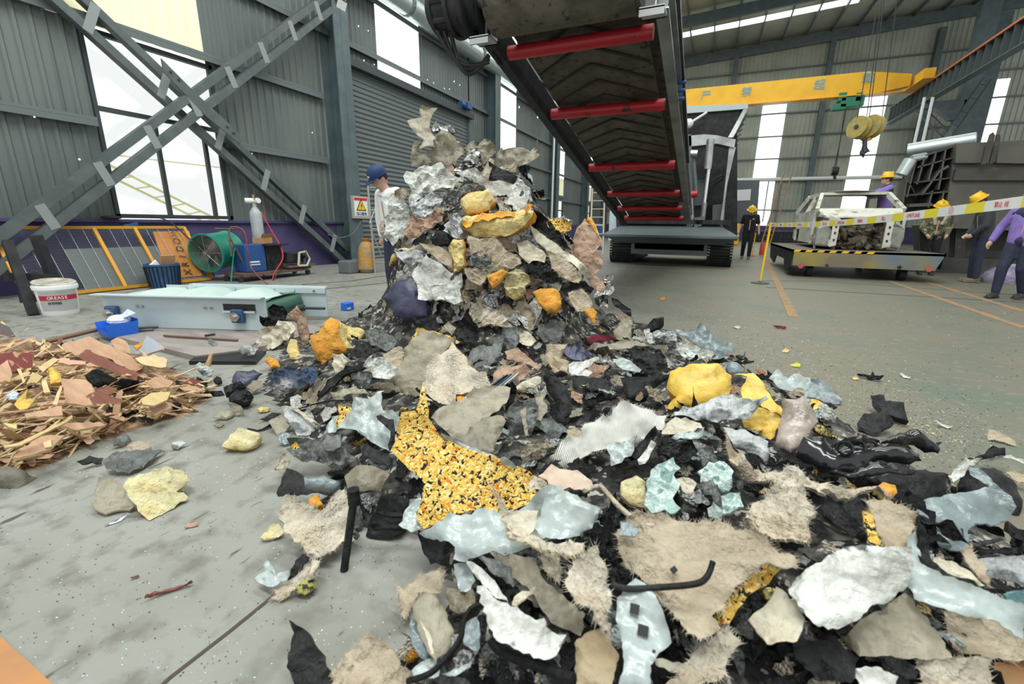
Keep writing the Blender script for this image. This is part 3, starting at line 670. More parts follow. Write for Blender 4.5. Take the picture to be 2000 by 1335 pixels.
yq('lower_frame', [(1795, 440), (2120, 440), (2120, 520), (1800, 520)], .5, m_weld, YW+.8)
mb = MB().box((6.9, 16.2, .2), (5.2, 1.6, .4)); mb.build('base_beam', m_weld, ws)
for x in (1812, 1836, 1868): yq('rib', [(x, 430), (x+22, 430), (x+14, 530), (x-6, 530)], .06, m_weld, YW+.4)
# cell grid in perspective: plates running back
cells = [((1788, 308), (1868, 283)), ((1792, 325), (1866, 305)), ((1786, 355), (1862, 345)), ((1768, 380), (1858, 372)), ((1762, 402), (1852, 396))]
for a, b in cells: yq('shelf_rib', [a, b, (b[0], b[1]+3), (a[0], a[1]+3)], .5, m_weld)
for a, b in (((1790, 306), (1770, 385)), ((1806, 302), (1790, 360)), ((1828, 294), (1812, 352)), ((1846, 290), (1832, 370)), ((1770, 350), (1760, 410)), ((1866, 283), (1850, 392)), ((1820, 372), (1812, 405)), ((1843, 372), (1836, 402))):
    yq('cell_rib', [a, (a[0]+3, a[1]), (b[0]+3, b[1]), b], .5, m_weld2)
for a, b in (((1836, 332), (1852, 322)), ((1836, 332), (1800, 378)), ((1772, 348), (1790, 382))): yq('diagonal_gusset', [a, b, (b[0]+2, b[1]+4), (a[0], a[1]+4)], .4, m_weld2)
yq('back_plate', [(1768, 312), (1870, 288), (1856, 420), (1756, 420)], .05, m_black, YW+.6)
mb = MB()
for x, y in ((1815, 334), (1828, 358), (1838, 352), (1800, 380), (1828, 362)): q = yp(x, y, YW+.55); mb.cyl(q, q+V((0, -.05, 0)), .03, n=6)
mb.build('bolts', m_chrome, ws)
yq('lifting_lug', [(1928, 318), (1916, 322), (1934, 262), (1940, 258), (1944, 264), (1930, 320)], .05, m_weld, YW-.3)
yq('lifting_lug', [(1944, 316), (1932, 320), (1948, 262), (1954, 264), (1954, 272)], .05, m_weld, YW-.2)
q = yp(1907, 272, YW+.6); MB().lathe([(.16, 0), (.18, .02), (.18, 1.3), (.16, 1.3)], q, (-1, .35, -.12), 16, True).build('bright_pipe', m_galv, ws, smooth=True)
q = yp(1780, 310, YW); MB().lathe([(.09, 0), (.14, .03), (.14, .4), (.10, .42)], q, (-.35, 0, -1), 14).cyl(q, q+V((.3, .1, .06)), .09).build('bright_elbow', m_galv, ws, smooth=True)
yq('flange_pipe', [(1776, 398), (1820, 396), (1822, 402), (1776, 404)], .2, m_weld2, YW-.3)
pb = MB().sph(yp(1990, 545, 13.2), .42, 8, (1.5, .8, .8)).build('wrapped_bundle', M('clear_film_bundle', (.22, .18, .33), .25, 0, (.42, .42, .45), 5, bump=.8, bscale=12), smooth=True)
tag(pb, 'bundle wrapped in shiny clear and violet film on the floor behind the walking worker', 'bundle')
pb.data.transform(Matrix.Translation((0, 0, 0)))
# ---------------------------------------------------------------- barrier tape, posts
def tape():
    mt_w, mt_y, mt_r = M('tape_white', (.80, .82, .80), .45), M('tape_yellow', (.86, .74, .06), .45), M('tape_red_print', (.70, .06, .10), .5)
    bt = thing('barrier_tape', 'white and yellow barrier tape stretched from the yellow post to the right edge', 'tape', (1.03, 10.3, 1.1))
    A = V((1.02, 10.38, 1.16)); B = dp(2120, 378, 2.5)
    n = 60; T = [0, .07]; P = []; w_ = .075
    def pt(u): p = A.lerp(B, u); p.z -= .10*math.sin(PI*u)*.6; return p
    base = []
    d = (B-A).normalized(); up = d.cross(V((0, 0, 1)).cross(d)).normalized()*-1
    up = V((0, 0, 1)); m1, m2 = MB(), MB(); L = (B-A).length; s = 0; k = 0
    bands = []
    while s < L:
        w1 = .34 if k % 2 == 0 else .20; bands.append((s, min(s+w1, L), k % 2)); s += w1; k += 1
    for a, b, kind in bands:
        mb = MB()
        for i in range(3):
            u0, u1 = (a+(b-a)*i/3)/L, (a+(b-a)*(i+1)/3)/L; p, q = pt(u0), pt(u1); o1, o2 = V((0, .012*math.sin(u0*40), 0)), V((0, .012*math.sin(u1*40), 0))
            mb.quad(p-up*w_/2+o1, q-up*w_/2+o2, q+up*w_/2, p+up*w_/2)
        mb.build('yellow_band' if kind else 'white_band', mt_y if kind else mt_w, bt)
    words = ['LIMITLINE', '警戒线', '禁止', 'LIMITLINE', '⊘', '禁止 线']
    k = 0
    for a, b, kind in bands:
        if kind: continue
        u = (a+b)/2/L; p = pt(u); x = (pt(min(1, u+.01))-pt(u-.01)).normalized()
        nrm = x.cross(V((0, 0, 1))).normalized(); 
        if nrm.dot(CAM-p) < 0: nrm = -nrm
        s_ = words[k % 6]; k += 1
        xx = V((0, 0, 1)).cross(nrm)
        text_mesh('print', s_, mt_r, frame(p+nrm*.004, xx, V((0, 0, 1))), .05 if len(s_) > 4 else .042, bt, .0005)
    return bt
tape()
def post(px, nm, label, top, colr, band=None, h=None):
    g = zp(*px); t = thing(nm, label, 'post', g); q = V((g.x, g.y, 0))
    MB().lathe([(.17, 0), (.17, .015), (.05, .03), (.02, .05)], q, (0, 0, 1), 20).build('foot', band or m_dark, t, smooth=True)
    MB().cyl(q+V((0, 0, .04)), top, .022, n=10).build('pole', colr, t, smooth=True); return t
m_py = M('post_yellow', (.85, .55, .02), .4)
post((1484, 553), 'barrier_post', 'thin yellow barrier post on a round black foot holding the tape', zp(1484, 553)+V((.03, 0, 1.2)), m_py)
post((1469, 500), 'barrier_post', 'distant barrier post with red foot behind the man in black', zp(1469, 500)+V((0, 0, .9)), m_py, M('post_red', (.6, .05, .03), .5))
q = zp(1473, 498); tag(MB().lathe([(.09, 0), (.09, .42), (.03, .5), (.03, .56)], (q.x+.25, q.y, .02), (0, 0, 1), 14).build('fire_extinguisher', M('post_red', (.6, .05, .03)), smooth=True), 'small red fire extinguisher standing on the floor right of the man in black', 'fire extinguisher')
# far items along the back wall, yellow machine behind shredder, ladder
q = zp(1425, 478); t = thing('yellow_cabinet', 'yellow machine cover standing just right of the shredder track', 'cabinet', V((q.x, q.y, 0)))
MB().box((q.x, q.y, .75), (.9, .8, 1.5)).build('body', m_cy, t, bevel=.08); MB().box((q.x, q.y-.41, .9), (.5, .03, .5)).build('door', m_orange, t)
def ladder(label, a, b, w_, n, m_=None):
    m_ = m_ or M('bamboo', (.50, .45, .32), .6); a, b = V(a), V(b); t = thing('ladder', label, 'ladder', a); x = V((1, 0, 0))*w_/2
    for s_ in (-1, 1): MB().bar(a+x*s_, b+x*s_, .06, .05).build('rail', m_, t)
    for i in range(n): p = a.lerp(b, (i+.5)/n); MB().bar(p-x, p+x, .04, .04).build('rung', m_, t)
    return t
g = zp(1167, 470, 0); g.z = 0; a = V((-4.05, 17.3, 0)); ladder('pale wooden ladder leaning behind the heap, left of the shredder', a, V((-4.35, 18.3, 2.5)), .5, 8)
ladder('tall rusty ladder at the far wall behind the man in black', V((3.3, 35, 0)), V((4.1, 36.5, 4.5)), .5, 12, M('rust', (.30, .17, .10), .7))
tag(MB().cyl((-9.0, 26.3, 0), (-9.0, 26.3, 6.3), .06).build('downpipe', m_white, smooth=True), 'thin pale vertical pipe on the third left column, behind the heap', 'pipe')
def clutter(nm, label, cat, c, d, m_, lid=None):
    t = thing(nm, label, cat, (c[0], c[1], 0)); MB().box((c[0], c[1], d[2]/2), d).build('body', m_, t, bevel=.03); MB().box((c[0], c[1], d[2]+.02), (d[0]*1.04, d[1]*1.04, .05)).build('top', lid or m_dark, t)
clutter('workbench', 'dark cluttered bench along the far wall right of the shredder', 'bench', (4.5, 39.5), (4.5, 1, .8), m_mach, m_deck)
clutter('tool_cabinet', 'pale blue cabinet by the left wall beyond the heap', 'cabinet', (-5.0, 20.5), (.8, .7, 1.1), m_blue, m_white)
# ================================================================ LEFT SIDE EQUIPMENT
# cross bracing in front of the window (rust-free channel pairs)
def channel_brace(label, a, b, off, batt):
    a, b, off = V(a), V(b), V(off); lo = a if a.z < b.z else b
    t = thing('cross_brace', label, 'brace', lo)
    MB().bar(a, b, .13, .14, up=(1, 0, 0)).build('channel', m_brace, t); MB().bar(a+off, b+off, .13, .14, up=(1, 0, 0)).build('channel', m_brace, t)
    for i in range(batt):
        u = (i+.5)/batt; p = a.lerp(b, u); e_ = V((.072, 0, 0)); MB().bar(p+e_-off*.15, p+off*1.15+e_, .13, .008, up=(1, 0, 0)).build('batten_plate', m_batten, t)
    return t
m_brace = M('brace_grey', (.075, .095, .095), .5, 0, (.105, .125, .12), 4)
m_batten = M('batten_light', (.24, .265, .26), .5)
ux = V((0, 6.55, 5.45)).normalized(); nx = V((0, -ux.z, ux.y))
a, b = V((-9.1, .6, -1.25)), V((-9.1, 9.35, 6.05))
sl = (6.3-.73)/(9.65-2.96); z_at = lambda y: .55+sl*(y-2.96)
channel_brace('rising steel brace of two channels with pale batten plates crossing the window', (-9.05, 2.3, z_at(2.3)), (-9.05, 9.55, z_at(9.55)), (0, -.10, .26), 9)
s2 = (4.25-.63)/(4.36-8.95); z2 = lambda y: 4.10+s2*(y-4.36)
channel_brace('falling steel brace of two channels crossing behind the rising one', (-9.25, 3.2, z2(3.2)), (-9.25, 9.5, z2(9.5)), (0, .14, .33), 7)
mb = MB(); c_ = V((-8.99, 6.05, 3.2)); d_ = V((0, 1, s2)).normalized(); e_ = V((0, 1, sl)).normalized()
mb.prism([c_-d_*.8+V((0, 0, .08)), c_-e_*.15+V((0, 0, .25)), c_+d_*.8+V((0, 0, .12)), c_+d_*.8-V((0, 0, .1)), c_+e_*.02-V((0, 0, .22)), c_-d_*.8-V((0, 0, .12))], (.02, 0, 0))
gp = tag(mb.build('gusset_plate', m_brace), 'bolted steel plate joining the two crossing braces over the window', 'plate')
mb = MB()
for u in (-.65, -.5, .5, .65):
    q = c_+d_*u+V((.02, 0, 0)); mb.cyl(q, q+V((.025, 0, 0)), .02, n=6)
mb.build('bolts', m_dark, gp, world=False)
# floodlight near the first column top
q = xp(664, 8, -9.0); t = thing('floodlight', 'flat floodlight fixed near the top of the first left column', 'lamp', q)
MB().box(q, (.08, .34, .24), Matrix.Rotation(.5, 3, 'Y')).build('housing', m_dark, t, bevel=.01); MB().box(q+V((.05, 0, -.03)), (.02, .28, .19), Matrix.Rotation(.5, 3, 'Y')).build('glass', m_white, t)
MB().bar(q+V((-.05, 0, 0)), q+V((-.5, .1, .1)), .04, .04).build('arm', m_dark, t)
# warning box on the column
t = thing('electric_box', 'small grey electrical box with a red, white and yellow warning sign on the column', 'electrical box', xp(705, 428, -9.05))
P0 = xp(689, 382, -8.9); P1 = xp(723, 427, -8.9)
yc, zc = (P0.y+P1.y)/2, (P0.z+P1.z)/2; hy, hz = (P1.y-P0.y)/2, (P0.z-P1.z)/2
MB().box((-9.0, yc, zc), (.2, 2*hy, 2*hz)).build('box', M('box_grey', (.42, .42, .38), .5), t, bevel=.01)
MB().box((-8.895, yc-.03, zc+.02), (.006, 2*hy*.8, 2*hz*.82)).build('sign_plate', m_white, t)
MB().box((-8.89, yc-.03, zc+hz*.74), (.006, 2*hy*.8, 2*hz*.13)).build('red_band', M('sign_red', (.65, .02, .03), .5), t)
mb = MB(); q = V((-8.89, yc-.03, zc+.07)); s_ = .19
mb.prism([q+V((0, 0, s_*.8)), q+V((0, s_, -s_*.8)), q+V((0, -s_, -s_*.8))], (.006, 0, 0)); mb.build('triangle_border', m_black, t)
mb = MB(); q += V((.004, 0, -.01)); s_ = .15; mb.prism([q+V((0, 0, s_*.8)), q+V((0, s_, -s_*.8)), q+V((0, -s_, -s_*.8))], (.006, 0, 0)); mb.build('warning_triangle', m_py, t)
mb = MB(); q += V((.007, 0, -.02)); mb.prism([q+V((0, y, z)) for y, z in ((.02, .08), (-.03, -.01), (0, -.01), (-.02, -.09), (.04, .02), (.01, .02), (.035, .08))], (.003, 0, 0)); mb.build('lightning_bolt', m_black, t)
text_mesh('lettering', '当心触电', m_black, frame((-8.885, yc-.03, zc-.17), (0, 1, 0), (0, 0, 1)), .10, t, .001)
MB().box((-8.893, yc-.03, zc-.17), (.004, .44, .13)).build('caption_frame', M('sign_grey', (.6, .62, .62), .5), t)
# grease bucket
q = zp(121, 613); q.z = 0
bk_ = thing('grease_bucket', 'dented white plastic grease bucket with a red and silver label by the left wall', 'bucket', q)
MB().lathe([(.155, 0), (.165, .02), (.185, .30), (.20, .31), (.205, .345), (.20, .36), (.185, .365)], q, (0, 0, 1), 28).build('pail', m_white, bk_, smooth=True)
MB().lathe([(.17, 0), (.19, .0), (.195, .02), (.185, .03), (.12, .018)], q+V((.0, 0, .37)), (.12, 0, 1), 28).build('lid', M('dirty_white', (.55, .53, .46), .6, 0, (.30, .27, .20), 9), bk_, smooth=True)
def cyl_label(name, r0, r1, z0, z1, a0, a1, m_, par):
    mb = MB(); prev = None; n = 14
    for i in range(n+1):
        a = a0+(a1-a0)*i/n; A = mb.b.verts.new(q+V((r0*math.cos(a), r0*math.sin(a), z0))); B = mb.b.verts.new(q+V((r1*math.cos(a), r1*math.sin(a), z1)))
        if prev: mb._f([prev[0], A, B, prev[1]])
        prev = (A, B)
    return mb.build(name, m_, par, smooth='all')
ac = math.atan2(-q.y, -q.x)
cyl_label('silver_label', .172, .187, .07, .29, ac-1.0, ac+1.1, M('label_silver', (.45, .47, .47), .3, .3), bk_)
cyl_label('red_label', .181, .186, .19, .245, ac-1.0, ac+1.1, M('label_red', (.42, .015, .04), .5), bk_)
for ch, da in zip('GREASE', (-.42, -.26, -.10, .06, .22, .38)):
    a = ac+da; n_ = V((math.cos(a), math.sin(a), 0)); text_mesh('letter', ch, m_white, frame(q+n_*.188+V((0, 0, .217)), V((0, 0, 1)).cross(n_), (0, 0, 1)), .05, bk_, .001)
for ch, da in zip('机专用脂', (-.45, -.28, -.12, .04)):
    a = ac+da; n_ = V((math.cos(a), math.sin(a), 0)); text_mesh('letter', ch, m_black, frame(q+n_*.182+V((0, 0, .155)), V((0, 0, 1)).cross(n_), (0, 0, 1)), .035, bk_, .001)
# leaning screen panel: yellow frame with wire mesh
T0, T1 = xp(8, 440, -9.3), xp(352, 444, -9.3); ft = .32
lean = .62
sc = thing('wire_screen', 'long yellow-framed wire mesh screen leaning against the purple wall', 'screen', (-8.9, 4.2, 0))
def sp(y, z): return V((-9.3+lean*(1-z/1.0), y, z))
ys, ye = 2.9, 5.5
sc_a = M('screen_yellow', (.62, .30, .02), .5)
for (y0, z0, y1, z1, nm) in ((ys, .98, ye, .98, 'top_rail'), (ys, .04, ye, .04, 'bottom_rail'), (ys+.02, .04, ys+.02, .98, 'end_post'), (4.10, .04, 4.10, .98, 'post'), (4.68, .04, 4.68, .98, 'post'), (ye, .04, ye, .98, 'end_post')):
    MB().bar(sp(y0, z0), sp(y1, z1), .05, .045).build(nm, sc_a, sc)
mb = MB()
for k in range(46):
    z = .07+k*.0195; mb.bar(sp(ys+.05, z), sp(ye-.03, z), .004, .004)
for k in range(14): y = ys+.15+k*.18; mb.bar(sp(y, .06), sp(y, .96), .005, .005)
mb.build('wire_mesh', M('wire_grey', (.30, .33, .36), .4, .6), sc)
mb = MB().quad(sp(3.6, .05)-V((.03, 0, 0)), sp(ye-.05, .05)-V((.03, 0, 0)), sp(ye-.05, .66)-V((.03, 0, 0)), sp(3.6, .66)-V((.03, 0, 0)))
tag(mb.build('grey_sheet', M('dusty_sheet', (.15, .17, .16), .6), None), 'dusty grey sheet standing behind the wire mesh screen', 'sheet')
st = thing('steel_stand', 'dark steel trestle standing in front of the mesh screen left of the bucket', 'stand', (-7.8, 2.7, 0))
for a, b in (((14, 470), (66, 615)), ((70, 460), (110, 560)), ((8, 540), (100, 542)), ((38, 583), (95, 580))):
    A, B = xp(*a, -7.6), xp(*b, -7.5)
    if b[1] == 615: B = V((zp(*b).x, zp(*b).y, 0))
    MB().bar(A, B, .09, .09).build('leg' if abs(a[1]-b[1]) > 60 else 'crossbar', m_mach, st)
# green drum fan
fq = xp(405, 500, -8.55); fz = .53; fan = thing('drum_fan', 'large green drum fan on bent tube legs facing the camera', 'fan', (fq.x, fq.y, 0))
fax = V((.28, -.95, -.08)).normalized(); fc = V((fq.x, fq.y, fz))
m_fan = M('fan_green', (.015, .21, .14), .4, 0, (.02, .26, .17), 3)
mb = MB().lathe([(.345, -.55), (.35, -.545), (.335, -.5), (.335, -.04), (.355, -.01), (.36, .03), (.33, .035), (.32, 0), (.318, -.5), (.33, -.55)], fc, fax, 36, False); mb.build('drum', m_fan, fan, smooth=True)
mb = MB()
def circ(c, ax, r, rr, n=32):
    u = ax.cross(V((0, 0, 1))).normalized(); v = ax.cross(u); mb.tube([c+u*(r*math.cos(2*PI*i/n))+v*(r*math.sin(2*PI*i/n)) for i in range(n+1)], rr, 5, False)
for k in range(11): circ(fc+fax*.03, fax, .06+k*.026, .003)
u = fax.cross(V((0, 0, 1))).normalized(); v = fax.cross(u)
for k in range(8): a = k*PI/4; mb.tube([fc+fax*.035, fc+fax*.03+(u*math.cos(a)+v*math.sin(a))*.325], .004, 5)
mb.cyl(fc+fax*.02, fc+fax*.05, .035); mb.build('grille', M('grille_grey', (.32, .31, .28), .4, .5), fan, smooth=True)
mb = MB()
for k in range(6):
    a = k*PI/3; r_ = u*math.cos(a)+v*math.sin(a); t2 = fax.cross(r_); c0 = fc-fax*.2
    mb.prism([c0+r_*.07-t2*.03, c0+r_*.30-t2*.10-fax*.04, c0+r_*.30+t2*.08+fax*.05, c0+r_*.07+t2*.03], fax*.006)
mb.cyl(fc-fax*.3, fc-fax*.12, .08); mb.build('blades', m_mach, fan, smooth=True)
MB().cyl(fc-fax*.35, fc-fax*.2, .09).build('motor_badge', M('sign_red', (.6, .02, .03)), fan, smooth=True)
for s_ in (-1, 1):
    pv = fc-fax*.27+u*s_*.36
    MB().tube([V((pv.x, pv.y, 0))+fax*.30+u*s_*.06, pv+fax*.03, pv+V((0, 0, .04)), pv-fax*.03, V((pv.x, pv.y, 0))-fax*.30+u*s_*.06], .014, 8).build('leg', m_fan, fan, smooth=True)
    MB().cyl(pv, pv-u*s_*.05, .025).build('pivot_knob', m_dark, fan)
# orange lettered panel leaning behind the fan
op = thing('orange_panel', 'tall orange sheet-metal panel with dark cut-out letters leaning left of the fan', 'panel', (-8.9, 5.3, 0))
p_ = [xp(299, 452, -9.28), xp(369, 451, -9.28), xp(398, 556, -8.75), xp(334, 558, -8.75)]
p_[2].z = .1; p_[3].z = .1
mb = MB().prism(p_, (-.03, 0, 0)); mb.build('sheet', m_orange, op)
axu = (p_[0]-p_[3]).normalized(); axr = (p_[1]-p_[0]); axr = (axr-axu*axr.dot(axu)).normalized(); nn = axr.cross(axu).normalized()
if nn.x < 0: nn = -nn
c0 = (p_[2]+p_[3])/2
for i, ch in enumerate('XRIDO'):
    q = c0+axu*(.10+.165*i)+axr*.05+nn*.025
    text_mesh('letter', ch, m_mach, frame(q, axu, -axr), .17, op, .001)
for dz in (.90, .96):
    q = c0+axu*dz+axr*.03+nn*.02; MB().bar(q, q+axr*.05-axu*.035, .006, .008).bar(q, q-axr*.05-axu*.035, .006, .008).build('arrow_mark', m_mach, op)
# blue waste bin with cardboard
q = xp(262, 548, -8.6); q = V((-8.45, 4.55, 0)); m_bin = M('bin_blue', (.02, .07, .16), .5, 0, (.03, .12, .28), 5)
bn_ = thing('waste_bin', 'dark blue slatted round bin full of scrap in front of the mesh screen', 'bin', q)
MB().lathe([(.20, 0), (.21, .02), (.24, .36), (.25, .37), (.25, .40), (.23, .40), (.2, .05), (.05, .04)], q, (0, 0, 1), 24, False).build('shell', m_bin, bn_, smooth=True)
mb = MB()
for k in range(24): a = k*PI/12; mb.bar(q+V((.212*math.cos(a), .212*math.sin(a), .03)), q+V((.245*math.cos(a), .245*math.sin(a), .36)), .02, .012)
mb.build('slats', m_black, bn_)
m_card = M('cardboard', (.48, .27, .12), .8, 0, (.42, .24, .12), 6)
cbx = MB().box(q+V((.12, .04, .46)), (.03, .22, .17), Matrix.Rotation(.3, 3, 'Y')).build('cardboard_piece', m_card); tag(cbx, 'piece of brown cardboard sticking out of the dark blue bin', 'cardboard')
tag(MB().prism([q+V((.05, -.2, .38)), q+V((.12, -.08, .38)), q+V((.1, -.12, .46))], (-.02, 0, .02)).build('white_scrap', m_white), 'white torn scrap on the rim of the dark blue bin', 'scrap')
tag(MB().box(sp(4.64, 1.02)+V((.02, 0, 0)), (.03, .22, .05), Matrix.Rotation(.2, 3, 'X')).build('blue_rag', m_blue), 'small blue rag hung on the top rail of the mesh screen', 'rag')
q = xp(218, 428, -9.35); tag(MB().sph(q+V((0, 0, .03)), .1, 6, (.7, 1.6, .35)).build('black_glove', M('rag_black', (.02, .02, .02), .9, bump=1, bscale=30)), 'black work gloves lying on the purple wall ledge left of the window', 'gloves')
# gas cylinder
gc = V((-8.45, 7.9, .12)); q = xp(510, 500, -8.45); gc = V((q.x, q.y, .1))
gt = thing('gas_cylinder', 'tall grey gas cylinder with brass valve standing behind the welding trolley', 'gas cylinder', gc)
MB().lathe([(.10, 0), (.11, .02), (.11, 1.12), (.10, 1.18), (.06, 1.25), (.035, 1.28), (.035, 1.34)], gc, (0, 0, 1), 20).build('bottle', M('cylinder_grey', (.42, .46, .46), .45, 0, (.34, .37, .36), 5), gt, smooth=True)
MB().cyl(gc+V((0, 0, 1.34)), gc+V((0, -.0, 1.52)), .018).cyl(gc+V((0, 0, 1.42)), gc+V((.12, 0, 1.44)), .025).build('valve', M('brass', (.55, .38, .12), .35, .8), gt)
MB().cyl(gc+V((-.1, -.12, 1.40)), gc+V((.02, .04, 1.40)), .05).cyl(gc+V((.1, 0, 1.40)), gc+V((.14, 0, 1.40)), .05).build('regulator', m_white, gt)
# welding trolley with handle
wt = V((gc.x+.25, gc.y-.05, 0)); q = xp(520, 540, -8.1); wt = V((q.x, q.y, 0))
def P8(x, y, X=-8.1): return xp(x, y, X)
tro = thing('trolley', 'rusty two-handled trolley frame carrying the welding machine', 'trolley', wt)
m_rusty = M('rusty_steel', (.13, .09, .07), .7, .3, (.2, .12, .08), 8)
fl_ = [P8(450, 545), P8(600, 543)]
MB().box(((-8.15), (fl_[0].y+fl_[1].y)/2, .13), (.55, 1.5, .05)).build('platform', m_rusty, tro)
for y in (fl_[0].y+.1, fl_[1].y-.1):
    for x in (-8.35, -7.95): MB().cyl((x-.02, y, .055), (x+.02, y, .055), .055, n=14).build('wheel', m_rub, tro, smooth=True)
MB().tube([P8(452, 500), P8(447, 452), P8(452, 443), P8(472, 447), P8(520, 548)], .015, 8).tube([P8(420, 446, -8.4), P8(474, 447)], .012, 8).tube([P8(447, 460), P8(490, 540)], .015, 8).build('handle', m_rusty, tro, smooth=True)
wm = thing('welding_machine', 'blue and black welding machine box with a cardboard box on top', 'welding machine', wt)
c0 = P8(505, 520, -8.2)
MB().box((c0.x, c0.y-.16, .42), (.36, .42, .52)).build('blue_case', m_blue, wm, bevel=.015)
MB().box((c0.x+.0, c0.y+.25, .40), (.36, .36, .50)).box((c0.x+.12, c0.y+.25, .66), (.4, .5, .03)).build('black_case', m_mach, wm, bevel=.01)
MB().cyl((c0.x+.18, c0.y+.18, .36), (c0.x+.2, c0.y+.18, .36), .05).build('socket', m_black, wm)
mb = MB().box((c0.x+.185, c0.y-.2, .35), (.004, .2, .03)).box((c0.x+.185, c0.y-.2, .30), (.004, .22, .02)); mb.build('pale_marking', m_white, wm)
MB().box((c0.x+.05, c0.y+.12, .74), (.22, .28, .11), Matrix.Rotation(.2, 3, 'Z')).prism([V((c0.x+.16, c0.y+.0, .79)), V((c0.x+.18, c0.y+.26, .80)), V((c0.x+.24, c0.y+.24, .88)), V((c0.x+.22, c0.y, .87))], (.004, 0, .004)).build('cardboard_box', m_card)
o = bpy.data.objects['cardboard_box']; tag(o, 'small open cardboard box lying on the welding machine', 'box')
wf = thing('wire_feeder', 'black and cream wire feeder with a round reel, right of the welding machine', 'wire feeder', P8(590, 530))
w0 = P8(582, 522, -8.0); w0.z = .38
MB().box(w0+V((-.05, -.14, 0)), (.24, .3, .22)).build('case', m_mach, wf, bevel=.02)
MB().lathe([(.02, 0), (.15, 0), (.15, .02), (.05, .03), (.05, .09), (.15, .1), (.15, .12), (.02, .12)], w0+V((-.0, .12, .03)), (.75, .6, 0), 22).build('reel', m_rub, wf, smooth=True)
m_cream = M('cream_plastic', (.50, .50, .38), .5)
MB().tube([w0+V((.16, -.12, -.16)), w0+V((.14, -.05, .10)), w0+V((.14, .12, .12)), w0+V((.14, .20, -.04)), w0+V((.16, .10, -.17)), w0+V((.16, -.12, -.16))], .024, 6).build('guard', m_cream, wf, smooth=True)
MB().box((w0.x, w0.y, .21), (.3, .7, .04)).box((w0.x, w0.y, .17), (.1, .6, .06)).build('tray', m_rusty, wf)
m_hred = M('red_hose', (.60, .03, .05), .5)
HS = [((437+0, 0), )]
def hose(label, pts, m_, r=.012, nm='hose'):
    P_ = [V(p) for p in pts]; Q = []
    for i in range(len(P_)-1):
        p0, p1, p2, p3 = P_[max(i-1, 0)], P_[i], P_[i+1], P_[min(i+2, len(P_)-1)]
        for k in range(6):
            t = k/6; Q.append(.5*((2*p1)+(-p0+p2)*t+(2*p0-5*p1+4*p2-p3)*t*t+(-p0+3*p1-3*p2+p3)*t**3))
    Q.append(P_[-1]); return tag(MB().tube(Q, r, 6).build(nm, m_, smooth='all'), label, 'hose')
hose('red hose running from the gas cylinder valve down behind the welding machine', [P8(510, 414, -8.2), P8(530, 450, -8.1), P8(547, 480, -7.95), P8(552, 505, -7.8), P8(535, 535, -7.8), P8(531, 560, -7.8)], m_hred)
hose('dark red hose looping over the trolley handle down to the floor', [P8(447, 470), P8(448, 448), P8(462, 443, -8.0), P8(478, 455, -7.9), P8(484, 490, -7.9), P8(492, 525, -7.9), zp(530, 560), zp(560, 568)], M('dark_red_hose', (.28, .06, .07), .5))
hose('black cable hanging beside the wire feeder to the floor', [P8(552, 525, -7.8), P8(538, 540, -7.7), P8(533, 555, -7.6), zp(555, 566), zp(600, 565)], m_rub)
hose('long thin cable lying across the floor toward the first column', [zp(590, 556), zp(640, 552), zp(690, 548), zp(735, 541), zp(790, 535)], m_rub, .010, 'cable')
hose('second thin cable on the floor running from the column to the right', [zp(600, 568), zp(660, 562), zp(720, 556), zp(775, 550)], m_rub, .008, 'cable')
hose('grey cable drooping from the brace across the first column', [xp(640, 458, -9), xp(665, 464, -8.95), xp(690, 455, -8.9), xp(705, 432, -8.88)], m_girt, .012, 'cable')
hose('thin dark cable running from the window sill down behind the fan', [xp(295, 422, -9.4), xp(330, 432, -9.3), xp(365, 462, -8.9), xp(385, 480, -8.6)], m_rub, .012, 'cable')
q = zp(582, 572); tag(MB().sph((q.x, q.y, .05), .2, 6, (1.5, .9, .28), Matrix.Rotation(.5, 3, 'Z')).build('red_dish', M('dull_red', (.38, .06, .08), .5), smooth=True), 'dull red folded sheet on the floor behind the grey machine frame', 'sheet')
# ladder/scaffold tower by the shutter + sacks
sf = thing('scaffold_tower', 'thin pale metal scaffold frame in front of the rolling shutter', 'scaffold', (-7.6, 8.6, 0))
m_alu = M('dull_aluminium', (.42, .43, .40), .45, .6)
SX = -6.9
def S8(x, y): return xp(x, y, SX)
for a, b in (((718, 358), (732, 520)), ((748, 360), (760, 535))):
    A, B = S8(*a), S8(*b); B = V((B.x, B.y, 0)); MB().cyl(A, B, .022).build('upright', m_alu, sf)
for y in (366, 410, 447, 482, 512): MB().cyl(S8(719+(y-358)*.085, y), S8(750+(y-358)*.08, y+1), .016).build('rung', m_alu, sf)
MB().cyl(S8(735, 400), S8(722, 436), .014).cyl(S8(722, 440), S8(745, 500), .014).build('diagonal', m_alu, sf)
q = zp(717, 532); sk = thing('sack', 'yellow and orange woven sack standing by the foot of the first column', 'sack', (q.x, q.y, 0))
mb = MB().lathe([(.14, 0), (.20, .08), (.19, .35), (.17, .55), (.12, .66), (.06, .70)], V((q.x, q.y, 0)), (0, .05, 1), 14); mb.build('bag', M('sack_weave', (.52, .25, .03), .7, 0, (.24, .23, .17), 6, bump=1, bscale=14), sk, smooth=True); MB().lathe([(.05, .70), (.10, .76)], V((q.x, q.y+.03, 0)), (0, 0, 1), 10, False).build('tied_neck', M('neck_orange', (.65, .22, .02), .7), sk)
for i, px in enumerate(((682, 533), (705, 530))):
    q = zp(*px); tag(MB().box((q.x, q.y, .14), (.34, .3, .28)).build('storage_crate', M('grey_plastic', (.14, .15, .16), .6), bevel=.03), ('left' if i == 0 else 'right')+' of two dark grey crates at the foot of the first column', 'crate')
